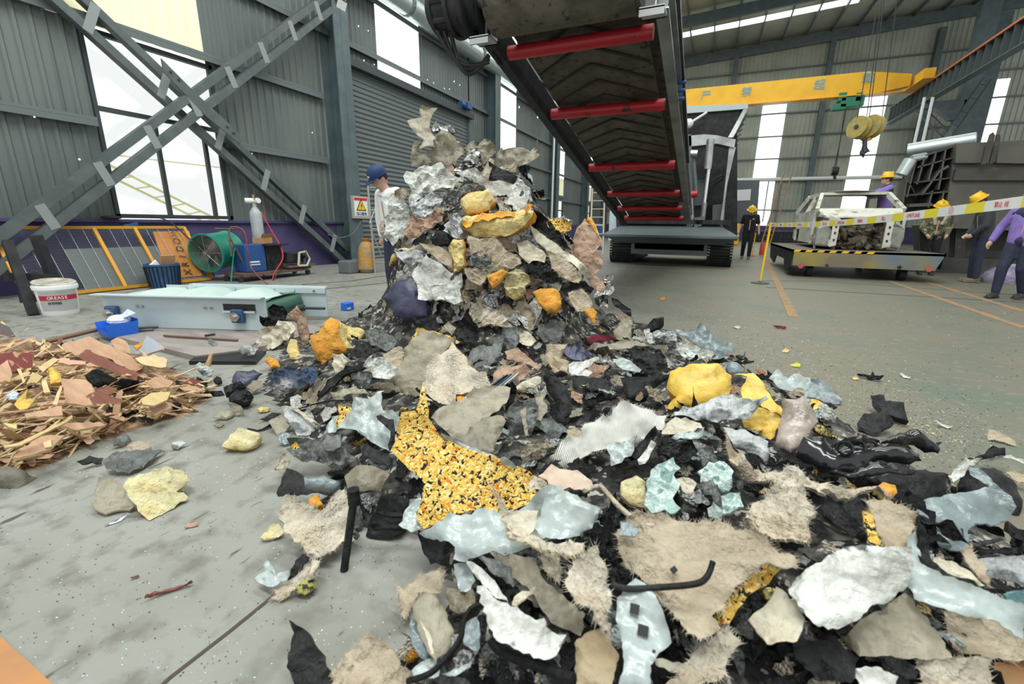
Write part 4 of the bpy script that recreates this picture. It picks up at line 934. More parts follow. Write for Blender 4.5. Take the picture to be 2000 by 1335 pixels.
q = zp(679, 605); bb = thing('blue_box', 'small bright blue plastic parts box alone on the floor left of the heap', 'box', (q.x, q.y, 0))
m_bb = M('bright_blue', (.02, .16, .75), .4)
MB().box((q.x, q.y, .05), (.11, .13, .1)).build('shell', m_bb, bb, bevel=.01); MB().box((q.x+.056, q.y-.03, .03), (.004, .06, .025)).build('label_slot', m_white, bb)
# pale grey belt-conveyor section lying on the board
fw = thing('conveyor_section', 'pale grey bolted steel conveyor section lying on a board at left', 'conveyor section', zp(370, 640))
m_pg = M('fresh_pale_grey', (.52, .62, .63), .4, 0, (.46, .56, .57), 1.5)
za = .05
def Z(x, y, z): return zp(x, y, z)
A0, A1 = Z(220, 637, za), Z(508, 645, za)          # near plate bottom line
dxy = (A1-A0); dxy.z = 0; ln = dxy.length; dx_ = dxy/ln; upv = V((0, 0, 1)); back = V((-dx_.y, dx_.x, 0))
if back.y < 0: back = -back
hgt = .33; E_ = 1.12
def L(u, v, z): return A0+dx_*(u*ln)+back*v+upv*z
fwid = .75; u1 = 1.06
MB().prism([L(-.03, 0, 0), L(u1, 0, 0), L(u1, 0, hgt), L(-.03, 0, hgt)], back*.012).build('near_side_plate', m_pg, fw)
MB().prism([L(-.06, 0, hgt), L(u1, 0, hgt), L(u1, 0, hgt+.012), L(-.06, 0, hgt+.012)], -back*.08).build('near_flange', m_pg, fw)
MB().prism([L(.0, fwid, 0), L(u1+.16, fwid, 0), L(u1+.16, fwid, hgt), L(.0, fwid, hgt)], back*.012).build('far_side_plate', m_pg, fw)
MB().prism([L(.18, fwid, hgt), L(u1+.16, fwid, hgt), L(u1+.16, fwid, hgt+.012), L(.18, fwid, hgt+.012)], back*.08).prism([L(.18, fwid, hgt-.06), L(u1+.16, fwid, hgt-.06), L(u1+.16, fwid, hgt), L(.18, fwid, hgt)], -back*.02).build('far_flange', m_pg, fw)
mb = MB(); n_ = 30; prev = None
for i in range(n_+1):
    u = i/n_*1.0+.02; z = hgt-.035+.05*math.sin(i*.62)*(1 if i > 3 else .3); R_ = [mb.b.verts.new(L(u, v, z+dz)) for v, dz in ((.02, -.02), (fwid*.3, .015), (fwid*.7, .015), (fwid-.02, -.02))]
    if prev:
        for k in range(3): mb._f([prev[k], R_[k], R_[k+1], prev[k+1]])
    prev = R_
mb.build('wavy_belt', M('pale_belt', (.50, .60, .56), .45, 0, (.40, .52, .48), 2), fw, smooth='all')
MB().cyl(L(.98, .03, .17), L(.98, fwid-.03, .17), .11, n=22).build('tail_drum', M('dark_green_drum', (.04, .12, .08), .5), fw, smooth=True)
mb = MB().prism([L(.78, -.004, .19), L(.99, -.004, .19), L(.99, -.004, .265), L(.78, -.004, .265)], -back*.002); mb.build('slot_opening', m_black, fw)
MB().bar(L(.78, -.02, .19), L(.99, -.02, .19), .02, .02).build('slot_lip', m_pg, fw)
for u in (.04, .88):
    bs = MB().box(L(u, -.03, .15), (.13, .05, .14), Matrix.Rotation(math.atan2(dx_.y, dx_.x), 3, 'Z')).build('bearing_housing', M('bearing_blue', (.03, .09, .20), .4), fw, bevel=.015)
    MB().cyl(L(u, -.05, .15), L(u, -.09, .15), .045, n=18).cyl(L(u, -.09, .15), L(u, -.12, .15), .022, n=12).build('bearing_cap', m_chrome, fw, smooth=True)
for u in (.20, .235, .66, .70): MB().cyl(L(u, -.0, .22), L(u, -.02, .22), .013, n=6).build('bolt', m_chrome, fw)
for k in range(7): MB().cyl(L(.24+k*.15, fwid-.02, hgt-.03), L(.24+k*.15, fwid-.035, hgt-.03), .012, n=6).build('bolt', m_chrome, fw)
MB().cyl(L(u1, fwid*.75, .13), L(u1+.2, fwid*.75, .13), .016).cyl(L(u1+.0, fwid*.75, .13), L(u1+.05, fwid*.75, .13), .035, n=8).build('tension_screw', m_dark, fw)
# boards / plates on floor under it
m_board = M('dusty_brown_board', (.30, .27, .245), .7, 0, (.22, .19, .17), 3, stretch=(1, 3, 1))
bp = [zp(*k) for k in ((190, 640), (640, 690), (470, 700), (390, 712), (170, 665), (430, 720))]
mb = MB().prism([V((p.x, p.y, .0)) for p in (zp(185, 655), zp(385, 705), zp(495, 690), zp(640, 650), zp(560, 632), zp(240, 632))], (0, 0, .045)); tag(mb.build('floor_board', m_board), 'large dusty brown board under the pale grey conveyor section', 'board')
mb = MB().prism([V((p.x, p.y, .0)) for p in (zp(370, 712), zp(500, 712), zp(520, 690), zp(385, 700))], (0, 0, .03)); tag(mb.build('black_plate', m_black), 'flat black plate sticking out under the front edge of the brown board', 'plate')
# blue parts bin with plastic bag + bolts
q = zp(233, 652, 0.045); pb = thing('parts_bin', 'blue open parts bin with a clear bag of bolts beside the fallen wood', 'bin', q)
mb = MB().prism([q+V((-.12, -.1, 0)), q+V((.10, -.13, 0)), q+V((.12, .10, 0)), q+V((-.10, .13, 0))], (0, 0, .008))
for a, b, h in (((-.12, -.1), (.10, -.13), .06), ((.10, -.13), (.12, .10), .12), ((.12, .10), (-.10, .13), .14), ((-.10, .13), (-.12, -.1), .12)):
    mb.prism([q+V((*a, 0)), q+V((*b, 0)), q+V((b[0]*1.12, b[1]*1.12, h)), q+V((a[0]*1.12, a[1]*1.12, h))], (0, 0, .006))
mb.build('shell', m_bb, pb)
mb = MB()
for k in range(10): rr = random.Random(k); mb.cyl(q+V((rr.uniform(-.07, .07), rr.uniform(-.07, .07), .02+rr.random()*.03)), q+V((rr.uniform(-.07, .07), rr.uniform(-.07, .07), .05)), .012, n=6)
mb.build('bolts', m_dark, pb)
m_film = M('milky_film', (.66, .74, .86), .25, bump=1, bscale=30)
tag(MB().sph(q+V((-.02, .03, .13)), .09, 7, (1.2, 1, .6)).prism([q+V((-.12, .05, .12)), q+V((-.02, .12, .22)), q+V((.14, .10, .20)), q+V((.05, 0, .14))], (0, 0, .004)).build('plastic_bag', m_film, smooth=True), 'crumpled clear plastic bag lying in the blue parts bin', 'bag')
def rod(label, a, b, r, m_, nm='rod', cat='rod', z=.06):
    A, B = zp(*a, z), zp(*b, z); return tag(MB().cyl(A, B, r, n=10).build(nm, m_, smooth=True), label, cat)
rod('short bright steel bar standing out on the brown board', (410, 665), (420, 672), .018, m_chrome)
rod('long thin rusty rod lying across the brown board', (320, 655), (464, 664), .010, m_rusty)
rod('rusty brown pipe rising from the wood pile toward the blue bin', (90, 667), (278, 622), .020, M('pipe_brown', (.20, .11, .07), .6), 'pipe', 'pipe', .09)
rod('short black bolt on the board below the conveyor section', (400, 655), (420, 652), .010, m_black, 'bolt', 'bolt')
for i, (a, b) in enumerate((((265, 640), (308, 638)), ((270, 645), (300, 643)))): rod(('upper' if i == 0 else 'lower')+' of two flat steel strips right of the blue bin', a, b, .012, m_mgrey, 'steel_strip', 'strip')
# ================================================================ PEOPLE
m_skin = M('skin', (.52, .32, .23), .55)
m_hair = M('black_hair', (.012, .010, .010), .6)
m_helm = M('yellow_helmet', (.85, .52, .02), .3)
m_viol = M('violet_jacket_cloth', (.26, .18, .52), .85, 0, (.22, .15, .46), 8, bump=.3, bscale=12)
m_navy = M('navy_cloth', (.02, .025, .05), .85, 0, (.03, .035, .065), 8, bump=.3, bscale=12)
m_blk = M('black_cloth', (.012, .012, .014), .9, bump=.3, bscale=12)
m_camo = M('camouflage_cloth', (.12, .12, .07), .9, 0, (.05, .06, .035), 7, mixlo=.48, mixhi=.52, col3=(.30, .27, .17), scale3=9, lo3=.55, hi3=.58)
m_shoe = M('dark_shoe', (.03, .03, .03), .6)
m_whitecloth = M('white_shirt_cloth', (.80, .80, .78), .85, bump=.3, bscale=10)
m_jean = M('worn_jeans', (.22, .30, .36), .9, 0, (.16, .23, .29), 8, bump=.3, bscale=40)
m_eye = M('eye_dark', (.02, .015, .012), .3)
def remesh(o, vox, it=2):
    r = o.modifiers.new('remesh', 'REMESH'); r.mode = 'VOXEL'; r.voxel_size = vox; r.use_smooth_shade = True
    s = o.modifiers.new('smooth', 'SMOOTH'); s.iterations = it; s.factor = .5
def cap(mb, a, b, r0, r1, n=12):
    mb.sph(a, r0, 6).sph(b, r1, 6).cyl(a, b, r0, r1, n)
def person(label, loc, face, J=None, top=m_navy, legs=m_navy, shoe=m_shoe, head=None, sc=1.0, vest=None, sleeves=True, look=0, nod=0, extra=None, fat=1.0, grip=()):
    """joints in metres: x to the person's left(-)/right(+), y forward, z up"""
    j = dict(pel=(0, 0, .95), chest=(0, .01, 1.30), neck=(0, 0, 1.47), head=(0, .02, 1.62), shL=(-.19, 0, 1.42), shR=(.19, 0, 1.42), elL=(-.25, -.02, 1.14), elR=(.25, -.02, 1.14), wrL=(-.26, .08, .90), wrR=(.26, .08, .90),
             hiL=(-.09, 0, .92), hiR=(.09, 0, .92), knL=(-.10, .03, .50), knR=(.10, .03, .50), anL=(-.11, 0, .09), anR=(.11, 0, .09))
    j.update(J or {}); j = {k: V(v)*sc for k, v in j.items()}
    t = thing('person', label, 'person', loc, face)
    def w(f, nm, m_, vox=.016, it=2):
        mb = MB(); f(mb); o = mb.build(nm, m_, t, world=False, smooth='all'); remesh(o, vox, it); return o
    hq = Matrix.Rotation(look, 3, 'Z') @ Matrix.Rotation(-nod, 3, 'X'); H_ = j['head']
    def body(mb):
        s = sc
        mb.sph(H_, .098*s, 10, (.82, 1.0, 1.12), hq); mb.sph(H_+hq @ V((0, .035, -.06))*s, .066*s, 8, (.85, 1, .9), hq)
        mb.sph(H_+hq @ V((0, .104, -.02))*s, .020*s, 6, (.8, 1, 1.3), hq)
        for q in (-1, 1): mb.sph(H_+hq @ V((q*.083, .0, -.02))*s, .028*s, 6, (.35, .7, 1.1), hq); mb.sph(H_+hq @ V((q*.033, .078, .022))*s, .02*s, 5)
        mb.sph(H_+hq @ V((0, .088, -.06))*s, .02*s, 5, (1.3, .6, .5), hq)
        cap(mb, H_-V((0, .01, .05))*s, j['neck']-V((0, 0, .03))*s, .054*s, .062*s)
        cap(mb, j['chest'], j['pel'], .11*s, .11*s); cap(mb, j['shL'], j['shR'], .06*s, .06*s)
        for k in 'LR':
            cap(mb, j['sh'+k], j['el'+k], .052*s, .040*s); cap(mb, j['el'+k], j['wr'+k], .040*s, .027*s); cap(mb, j['hi'+k], j['kn'+k], .078*s, .052*s); cap(mb, j['kn'+k], j['an'+k], .050*s, .035*s)
            d = (j['wr'+k]-j['el'+k]).normalized(); fw = V((0, 1, 0)) if abs(d.y) < .8 else V((0, 0, -1)); sd = d.cross(fw).normalized(); cu = fw
            P_ = j['wr'+k]+d*.045*s; mb.sph(P_, .04*s, 7, (.95, .95, 1.15)); cap(mb, j['wr'+k], P_+d*.03*s, .026*s, .034*s)
            for f_ in range(4):
                o_ = cu*(f_-1.5)*.019*s; L_ = (.03, .036, .034, .026)[f_]*s; a0 = P_+d*.035*s+o_; b_ = -1 if k == 'L' else 1; inn = sd*(b_ if sd.x*(1 if k == 'L' else -1)*b_ > 0 else -b_)
                a1 = a0+d*L_+inn*.006*s; a2 = a1+d*L_*.7+inn*(.022 if k not in grip else .035)*s; cap(mb, a0, a1, .0105*s, .0100*s, 8); cap(mb, a1, a2, .0100*s, .009*s, 8)
            th = P_-d*.01*s+cu*.034*s; cap(mb, th, th+(d*.035+cu*.018)*s, .0125*s, .0115*s, 8); cap(mb, th+(d*.035+cu*.018)*s, th+(d*.062+cu*.014+inn*.01)*s, .0115*s, .010*s, 8)
    b_ = w(body, 'body', m_skin, .0115, 1)
    for q in (-1, 1): MB().sph(H_+hq @ V((q*.033, .094, .020))*sc, .009*sc, 5).build('eye', m_eye, t, world=False)
    MB().sph(H_+hq @ V((0, -.012, .018))*sc, .102*sc, 9, (.87, .98, 1.05), hq).build('hair', m_hair, t, world=False, smooth='all')
    def torso(mb):
        s = sc
        for q in (-1, 1):
            cap(mb, j['chest']+V((q*.075*fat, 0, .04))*s, j['pel']+V((q*.065*fat, 0, -.02))*s, .125*s, .118*s*fat); cap(mb, j['sh'+('L' if q < 0 else 'R')], j['neck']-V((0, 0, .07))*s, .078*s, .085*s)
        for k in 'LR':
            e = j['el'+k] if sleeves else j['sh'+k].lerp(j['el'+k], .75)
            cap(mb, j['sh'+k], e, .080*s, .062*s)
            if sleeves: cap(mb, j['el'+k], j['el'+k].lerp(j['wr'+k], .90), .062*s, .050*s)
    w(torso, 'jacket' if sleeves else 'shirt', top)
    if vest:
        def yoke(mb):
            cap(mb, j['shL']*.97, j['shR']*.97, .083*sc, .083*sc); cap(mb, j['chest']+V((-.07, 0, .07))*sc, j['chest']+V((.07, 0, .07))*sc, .128*sc, .128*sc); cap(mb, j['neck'], j['neck']-V((0, 0, .05))*sc, .078*sc, .095*sc)
        w(yoke, 'dark_yoke', vest)
    def trou(mb):
        for k in 'LR': cap(mb, j['hi'+k], j['kn'+k], .105*sc*fat, .078*sc); cap(mb, j['kn'+k], j['kn'+k].lerp(j['an'+k], .95), .076*sc, .060*sc)
        cap(mb, j['pel']+V((-.05, 0, 0)), j['pel']+V((.05, 0, 0)), .118*sc*fat, .118*sc*fat)
    w(trou, 'trousers', legs)
    for k in 'LR':
        def sh_(mb, k=k): a = j['an'+k]; mb.sph(a+V((0, .06, -.045))*sc, .06*sc, 7, (.8, 2.2, .75)); cap(mb, a+V((0, -.02, .0)), a+V((0, 0, -.035))*sc, .052*sc, .055*sc); mb.box(a+V((0, .055, -.078))*sc, (.09*sc, .27*sc, .022*sc))
        w(sh_, 'shoe', shoe, .012, 1)
    if head == 'helmet':
        mb = MB(); mb.lathe([(.118, 0), (.155, .004), (.155, .012), (.125, .016), (.122, .05), (.105, .095), (.07, .125), (.02, .138), (.001, .138)], (0, 0, 0), (0, 0, 1), 24)
        mb.box((0, 0, .128), (.03, .20, .03)); mb.prism([V((-.08, .12, 0)), V((.08, .12, 0)), V((.05, .18, -.01)), V((-.05, .18, -.01))], (0, 0, .008))
        o = mb.build('helmet', m_helm, t, world=False, smooth=True); o.location = H_+hq @ V((0, 0, .035))*sc; o.rotation_euler = hq.to_euler(); o.scale = (sc,)*3
    if head == 'cap':
        mb = MB(); mb.lathe([(.112, -.01), (.114, .03), (.105, .07), (.08, .10), (.03, .118), (.001, .12)], (0, 0, 0), (0, 0, 1), 22); mb.sph((0, 0, .12), .012, 4)
        mb.prism([V((-.095, .06, -.008)), V((-.09, .13, -.02)), V((-.05, .185, -.03)), V((0, .20, -.032)), V((.05, .185, -.03)), V((.09, .13, -.02)), V((.095, .06, -.008))], (0, 0, .006))
        o = mb.build('cap', M('cap_blue', (.008, .035, .11), .7), t, world=False, smooth=True); o.location = H_+hq @ V((0, 0, .03))*sc; o.rotation_euler = hq.to_euler(); o.scale = (sc,)*3
        mb = MB(); mb.prism([V((-.03, .112, .04)), V((-.018, .114, .02)), V((-.008, .114, .035)), V((.004, .114, .02)), V((.02, .113, .045)), V((.004, .114, .032)), V((-.008, .114, .045)), V((-.018, .114, .034))], (0, .004, 0)); e = mb.build('cap_emblem', m_whitecloth, o, world=False)
    if extra: extra(t, j, hq, w)
    return t
def glasses(t, j, hq, w):
    mb = MB(); H_ = j['head']
    for q in (-1, 1): mb.tube([H_+hq @ V((q*.033+.024*math.cos(a), .106, .016+.018*math.sin(a))) for a in [k*PI/4 for k in range(9)]], .0022, 4, False); mb.bar(H_+hq @ V((q*.057, .104, .02)), H_+hq @ V((q*.082, .01, .02)), .003, .003)
    mb.build('glasses', m_black, t, world=False)
# man in the cap behind the heap, bending his head to the left of the picture
g = zp(780, 606)
FC = lambda px, py, dx=0.0: None
def toward(g, deg):  # facing: 0 = toward the camera; positive = turned to the picture's left
    a = math.atan2(-g.y, -g.x); return a-PI/2-math.radians(deg)
person('man in a blue cap and white shirt looking down behind the heap', V((g.x, g.y, 0)), toward(g, 62), dict(head=(0, .17, 1.60), neck=(0, .08, 1.47), chest=(0, .05, 1.32), shL=(-.19, .06, 1.42), shR=(.19, .06, 1.42), elL=(-.20, .02, 1.16), elR=(.26, .06, 1.14), wrL=(-.22, .02, .92), wrR=(.26, .04, .92)), m_whitecloth, m_navy, head='cap', nod=.55, extra=glasses, sleeves=True, sc=1.02)
def tee(t, j, hq, w):
    q = V((-.09, .15, 1.36)); MB().prism([q+V((-.035, 0, 0)), q+V((.035, 0, 0)), q+V((.02, 0, .03)), q+V((.0, 0, .015)), q+V((-.015, 0, .035))], (0, .006, 0)).build('shirt_print', m_whitecloth, t, world=False)
g = zp(1455, 505); person('person in black T-shirt and yellow helmet walking beside the shredder', V((g.x, g.y, 0)), toward(g, 0), dict(elL=(-.27, -.04, 1.15), elR=(.27, -.04, 1.15), wrL=(-.30, .08, .93), wrR=(.30, .08, .93), knL=(-.10, .10, .50), anL=(-.10, .12, .09), anR=(.11, -.12, .09), head=(0, .07, 1.60)), m_blk, m_blk, head='helmet', sleeves=False, nod=.45, extra=tee, shoe=M('tan_shoe', (.16, .13, .09), .8), sc=1.03)
# worker behind the car with his hands on the roof
g = V((3.86, 14.55, ZD)); person('worker in violet jacket and yellow helmet leaning on the burnt car roof', g, toward(g, 75), dict(elL=(-.24, .26, 1.30), elR=(.22, .26, 1.28), wrL=(-.16, .50, 1.33), wrR=(.10, .48, 1.33), head=(0, .04, 1.63)), m_viol, m_navy, head='helmet', vest=m_navy, extra=glasses, sc=1.03)
# worker in camouflage behind the tape
def strap(t, j, hq, w):
    MB().tube([V((-.12, .12, 1.50)), V((-.10, .16, 1.36)), V((-.06, .15, 1.22))], .03, 6).tube([V((.12, .12, 1.50)), V((.10, .16, 1.36)), V((.06, .15, 1.22))], .03, 6).build('neck_towel', M('pale_towel', (.5, .45, .36), .9), t, world=False)
g = yp(1790, 520, 14.2); person('worker in camouflage jacket with a pale towel behind the transfer cart', V((4.98, 14.5, 0)), toward(g, -10), dict(wrL=(-.18, .25, .98), wrR=(.18, .25, .98)), m_camo, m_blk, head='helmet', extra=strap, nod=.4)
# worker in the dark jacket
g = zp(1898, 551); person('stooping worker in dark grey jacket with straw yellow helmet beside the steel frame', V((g.x, g.y, 0)), toward(g, 70), dict(head=(0, .20, 1.60), neck=(0, .12, 1.48), chest=(0, .08, 1.30), shL=(-.18, .08, 1.42), shR=(.18, .08, 1.42), elL=(-.22, .10, 1.14), elR=(.22, .10, 1.14), wrL=(-.10, .22, .96), wrR=(.12, .22, .96)), M('dark_grey_cloth', (.045, .05, .06), .9, bump=.3, bscale=10), m_navy, head='helmet', nod=.7, sc=1.06, shoe=M('tan_shoe', (.16, .13, .09), .8))
# violet worker walking at the right edge
g = zp(1966, 583); person('worker in violet jacket and navy trousers walking at the right edge', V((g.x, g.y, 0)), toward(g, 25), dict(elR=(.33, .0, 1.16), wrR=(.36, .10, .93), elL=(-.30, .02, 1.16), wrL=(-.36, .08, .93), knR=(.10, .14, .52), anR=(.10, .14, .10), knL=(-.10, .05, .50), anL=(-.11, -.12, .11)), m_viol, m_navy, head='helmet', vest=m_navy, fat=1.12, sc=1.0)
# legs at the left edge
gL = zp(-52, 962)
t = person('person in worn jeans and dusty cloth shoes cut off by the left edge', V((gL.x-.06, gL.y-.025, 0)), -1.16, dict(anL=(-.075, .03, .075), anR=(.075, .02, .075), knL=(-.09, -.06, .5), knR=(.09, -.08, .5), hiL=(-.09, -.22, .92), hiR=(.09, -.22, .92), pel=(0, -.22, .95), chest=(0, -.27, 1.3), neck=(0, -.28, 1.47), head=(0, -.26, 1.62), shL=(-.19, -.28, 1.42), shR=(.19, -.28, 1.42), elL=(-.24, -.36, 1.14), elR=(.24, -.36, 1.14), wrL=(-.2, -.30, .92), wrR=(.2, -.30, .92)), m_jean, m_jean, shoe=M('dusty_cloth_shoe', (.15, .14, .11), .9, 0, (.21, .19, .15), 12, bump=.4, bscale=60))
# ================================================================ THE SCRAP
def pip(x, y, P):
    c = False; n = len(P); j = n-1
    for i in range(n):
        xi, yi = P[i]; xj, yj = P[j]
        if (yi > y) != (yj > y) and x < (xj-xi)*(y-yi)/(yj-yi)+xi: c = not c
        j = i
    return c
def pdist(x, y, P):
    b = 1e9; n = len(P)
    for i in range(n):
        ax, ay = P[i]; bx, by = P[(i+1) % n]; dx, dy = bx-ax, by-ay; L = dx*dx+dy*dy or 1e-9
        t = max(0, min(1, ((x-ax)*dx+(y-ay)*dy)/L)); d = (x-ax-t*dx)**2+(y-ay-t*dy)**2
        if d < b: b = d
    return math.sqrt(b)
FOOT = [(-3.9, 4.5), (-3.85, 3.5), (-3.3, 2.5), (-2.75, 1.9), (-2.0, 1.6), (-1.6, 1.38), (-1.25, 1.0), (-.85, 1.12), (-.62, .95), (-.72, .62), (0, .55), (.6, .8), (1.0, 1.2), (1.25, 1.7), (1.1, 2.45), (.85, 3.1), (.3, 4.1), (-.25, 4.9), (-1.2, 5.4), (-2.6, 5.4)]
TC = (-1.98, 3.85)
PROF = [(0, 1.85), (.22, 1.75), (.42, 1.45), (.66, 1.2), (.80, .9), (.88, .6), (.98, .38), (1.15, .24), (1.4, .12), (1.7, .03), (2.0, 0)]
def lerp_prof(r, P):
    for (a, x), (b, y) in zip(P, P[1:]):
        if r <= b: return x+(y-x)*(r-a)/(b-a)
    return P[-1][1]
def heap(x, y):
    ang = math.atan2(y-TC[1], x-TC[0]); r = math.hypot(x-TC[0], y-TC[1])*(1+.07*math.sin(ang*3+1)-.16*max(0, math.cos(ang+.5)))
    h = lerp_prof(r, PROF)
    if pip(x, y, FOOT):
        d = pdist(x, y, FOOT); s = .24*min(1, d/.5)*(1-.6*max(0, min(1, (-2.2-x)/.7))*max(0, min(1, (y-2.5)/.6)))
        hole = math.exp(-(((x+.72)**2+(y-2.0)**2)/.06)); s = s+.07*noise.noise(V((x*2.2, y*2.2, 3)))*min(1, d/.3)-.16*hole
        h = max(h, s, .01)+.12*math.exp(-((x-.3)**2+(y-2.2)**2)/.35)*min(1, d/.3)+.06*math.exp(-((x-.55)**2+(y-1.3)**2)/.15)*min(1, d/.3)
    else: h = min(h, .0) if r > 1.25 else h
    return h
WF = [tuple(zp(*p))[:2] for p in ((-200, 668), (50, 668), (170, 668), (280, 690), (350, 715), (430, 765), (395, 805), (250, 850), (60, 925), (-200, 1020))]
def wheap(x, y):
    if not pip(x, y, WF): return 0
    d = pdist(x, y, WF); return .17*min(1, d/.45)+.03*noise.noise(V((x*3, y*3, 7)))*min(1, d/.2)
def march(px, py, hf=heap):
    r = ray(px, py); t = .4
    while t < 7.5:
        p = CAM+r*t
        if p.z <= max(hf(p.x, p.y), 0): return p
        t += .015
    return None
def hnorm(p, hf=heap, e=.08):
    return V((hf(p.x-e, p.y)-hf(p.x+e, p.y), hf(p.x, p.y-e)-hf(p.x, p.y+e), 2*e)).normalized()
def core(nm, hf, x0, x1, y0, y1, st, m_, label, cat):
    mb = MB(); nx_, ny_ = int((x1-x0)/st), int((y1-y0)/st); G = {}
    for i in range(nx_+1):
        for j in range(ny_+1):
            x, y = x0+i*st, y0+j*st; h = hf(x, y)
            if h > .012:
                k = .05*noise.noise(V((x*7, y*7, h*4)))+.03*noise.noise(V((x*19, y*19, h*9)))
                h = max(.004, h*.93-.03+min(1, h*6)*k)
                G[i, j] = mb.b.verts.new(V((x+.02*noise.noise(V((x*20, y*20, 5))), y, h)))
            else: G[i, j] = mb.b.verts.new(V((x, y, -.01)))
    for i in range(nx_):
        for j in range(ny_):
            vs = [G[i, j], G[i+1, j], G[i+1, j+1], G[i, j+1]]
            if any(v.co.z > 0 for v in vs): mb._f(vs)
    return tag(mb.build(nm, m_), label, cat, kind='stuff')
# ---- debris materials
def dm(key, col, c2, sc=7, lo=.5, hi=.62, rough=.6, metal=0, bump=.35, bs=25, **k):
    k.setdefault('grime', .5); k.setdefault('crink', 11)
    return M(key, col, rough, metal, c2, sc, lo, hi, bump, bs, **k)
W_ = dm('white_enamel', (.62, .64, .59), (.40, .40, .35), 6, .58, .72, .35, bump=.15, col3=(.05, .05, .05), scale3=11, lo3=.64, hi3=.67)
WM = dm('marbled_paint', (.58, .61, .60), (.12, .13, .13), 9, .48, .58, .4, bump=.4)
CR = dm('cream_board', (.66, .62, .48), (.50, .44, .32), 5, bump=.15)
BE = dm('beige_felt', (.47, .40, .29), (.39, .32, .22), 6, rough=.9, bump=.3, bs=60, grime=.3, crink=5)
BL = dm('light_felt', (.66, .60, .48), (.52, .44, .32), 5, rough=.95, bump=.6, bs=70)
TA = dm('taupe_sheet', (.27, .245, .17), (.17, .15, .11), 4, .45, .6, .5, bump=.3, bs=14)
TL = dm('light_taupe_sheet', (.40, .37, .27), (.28, .25, .18), 4, .45, .6, .5, bump=.25, bs=14)
GY = dm('grey_plastic_scrap', (.15, .165, .155), (.07, .075, .07), 5, .45, .6, .45)
DK = dm('dark_grey_plastic', (.026, .029, .028), (.012, .012, .012), 5, rough=.6, spec=.22, col3=(.18, .18, .16), scale3=14, lo3=.66, hi3=.72)
BK = dm('black_plastic_scrap', (.007, .008, .009), (.016, .016, .016), 6, rough=.55, bump=.3, spec=.2)
GB = M('glossy_black_plastic', (.008, .009, .010), .16, 0, (.016, .017, .02), 4, bump=.1, bscale=6)
PB = dm('pale_blue_enamel', (.46, .53, .51), (.33, .38, .37), 3, rough=.28, bump=.12, bs=6, col3=(.08, .09, .09), scale3=8, lo3=.68, hi3=.71)
BG = dm('blue_grey_enamel', (.24, .30, .31), (.16, .20, .21), 3, rough=.3, bump=.3, bs=10)
FY = dm('pale_yellow_foam', (.80, .66, .28), (.66, .50, .18), 5, rough=.95, bump=.7, bs=35)
FP = dm('aged_pale_foam', (.74, .68, .40), (.60, .50, .25), 6, rough=.95, bump=.6, bs=40)
FO = dm('orange_foam', (.78, .38, .05), (.68, .28, .04), 6, rough=.9, bump=.7, bs=25)
YB_ = dm('yellow_moulding', (.84, .58, .10), (.72, .44, .06), 4, rough=.5, bump=.25, bs=10)
PK = dm('pinkish_tan', (.50, .34, .24), (.38, .25, .17), 6, rough=.9, bump=.4)
SV = M('shiny_foil', (.50, .50, .48), .3, .7, (.06, .06, .06), 10, mixlo=.45, mixhi=.55, bump=.8, bscale=18, col3=(.45, .16, .08), scale3=8, lo3=.64, hi3=.7)
RB = dm('rubber_block', (.010, .011, .012), (.020, .021, .022), 12, rough=.6, spec=.3, bump=.4)
NV = dm('navy_vinyl', (.045, .05, .10), (.07, .075, .13), 3, rough=.45, bump=.15, bs=8)
DN = dm('denim_cloth', (.07, .10, .15), (.30, .30, .29), 6, rough=.95, bump=.8)
RD = dm('dark_red_cloth', (.22, .02, .04), (.12, .015, .03), 8, rough=.9)
LG = M('crazed_laminated_glass', (.33, .46, .42), .3, 0, (.56, .64, .60), 26, mixlo=.44, mixhi=.54, bump=1, bscale=45, col3=(.17, .29, .27), scale3=30, lo3=.55, hi3=.6)
SM = dm('clear_brown_film', (.36, .31, .26), (.46, .40, .34), 5, rough=.25, bump=.5, bs=9)
def speck():
    m = bpy.data.materials.new('speckled_rebond_foam'); m.use_nodes = True; n = m.node_tree.nodes; l = m.node_tree.links; p = n['Principled BSDF']
    t = n.new('ShaderNodeTexCoord'); v = n.new('ShaderNodeTexVoronoi'); v.inputs['Scale'].default_value = 115
    nz_ = n.new('ShaderNodeTexNoise'); nz_.inputs['Scale'].default_value = 60; mx = n.new('ShaderNodeMix'); mx.data_type = 'VECTOR'; mx.inputs[0].default_value = .03
    l.new(t.outputs['Object'], nz_.inputs[0]); l.new(t.outputs['Object'], mx.inputs[4]); l.new(nz_.outputs[1], mx.inputs[5]); l.new(mx.outputs[1], v.inputs[0])
    s_ = n.new('ShaderNodeSeparateColor'); l.new(v.outputs['Color'], s_.inputs[0]); r = n.new('ShaderNodeValToRGB'); r.color_ramp.interpolation = 'CONSTANT'; e = r.color_ramp.elements
    e[0].color = (.012, .012, .015, 1); e[0].position = 0
    for ps, c in ((.17, (.74, .47, .09)), (.42, (.80, .58, .16)), (.62, (.66, .38, .05)), (.80, (.82, .68, .30)), (.94, (.66, .20, .02))):
        q_ = e.new(ps); q_.color = (*c, 1)
    e[-1].position = 1; e[-1].color = (.72, .24, .03, 1)
    l.new(s_.outputs[0], r.inputs[0]); l.new(r.outputs[0], p.inputs['Base Color']); p.inputs['Roughness'].default_value = .95
    b = n.new('ShaderNodeBump'); b.inputs['Strength'].default_value = .8; b.inputs['Distance'].default_value = .01; b.invert = True; l.new(v.outputs['Distance'], b.inputs['Height']); l.new(b.outputs[0], p.inputs['Normal'])
    return m
SP = speck()
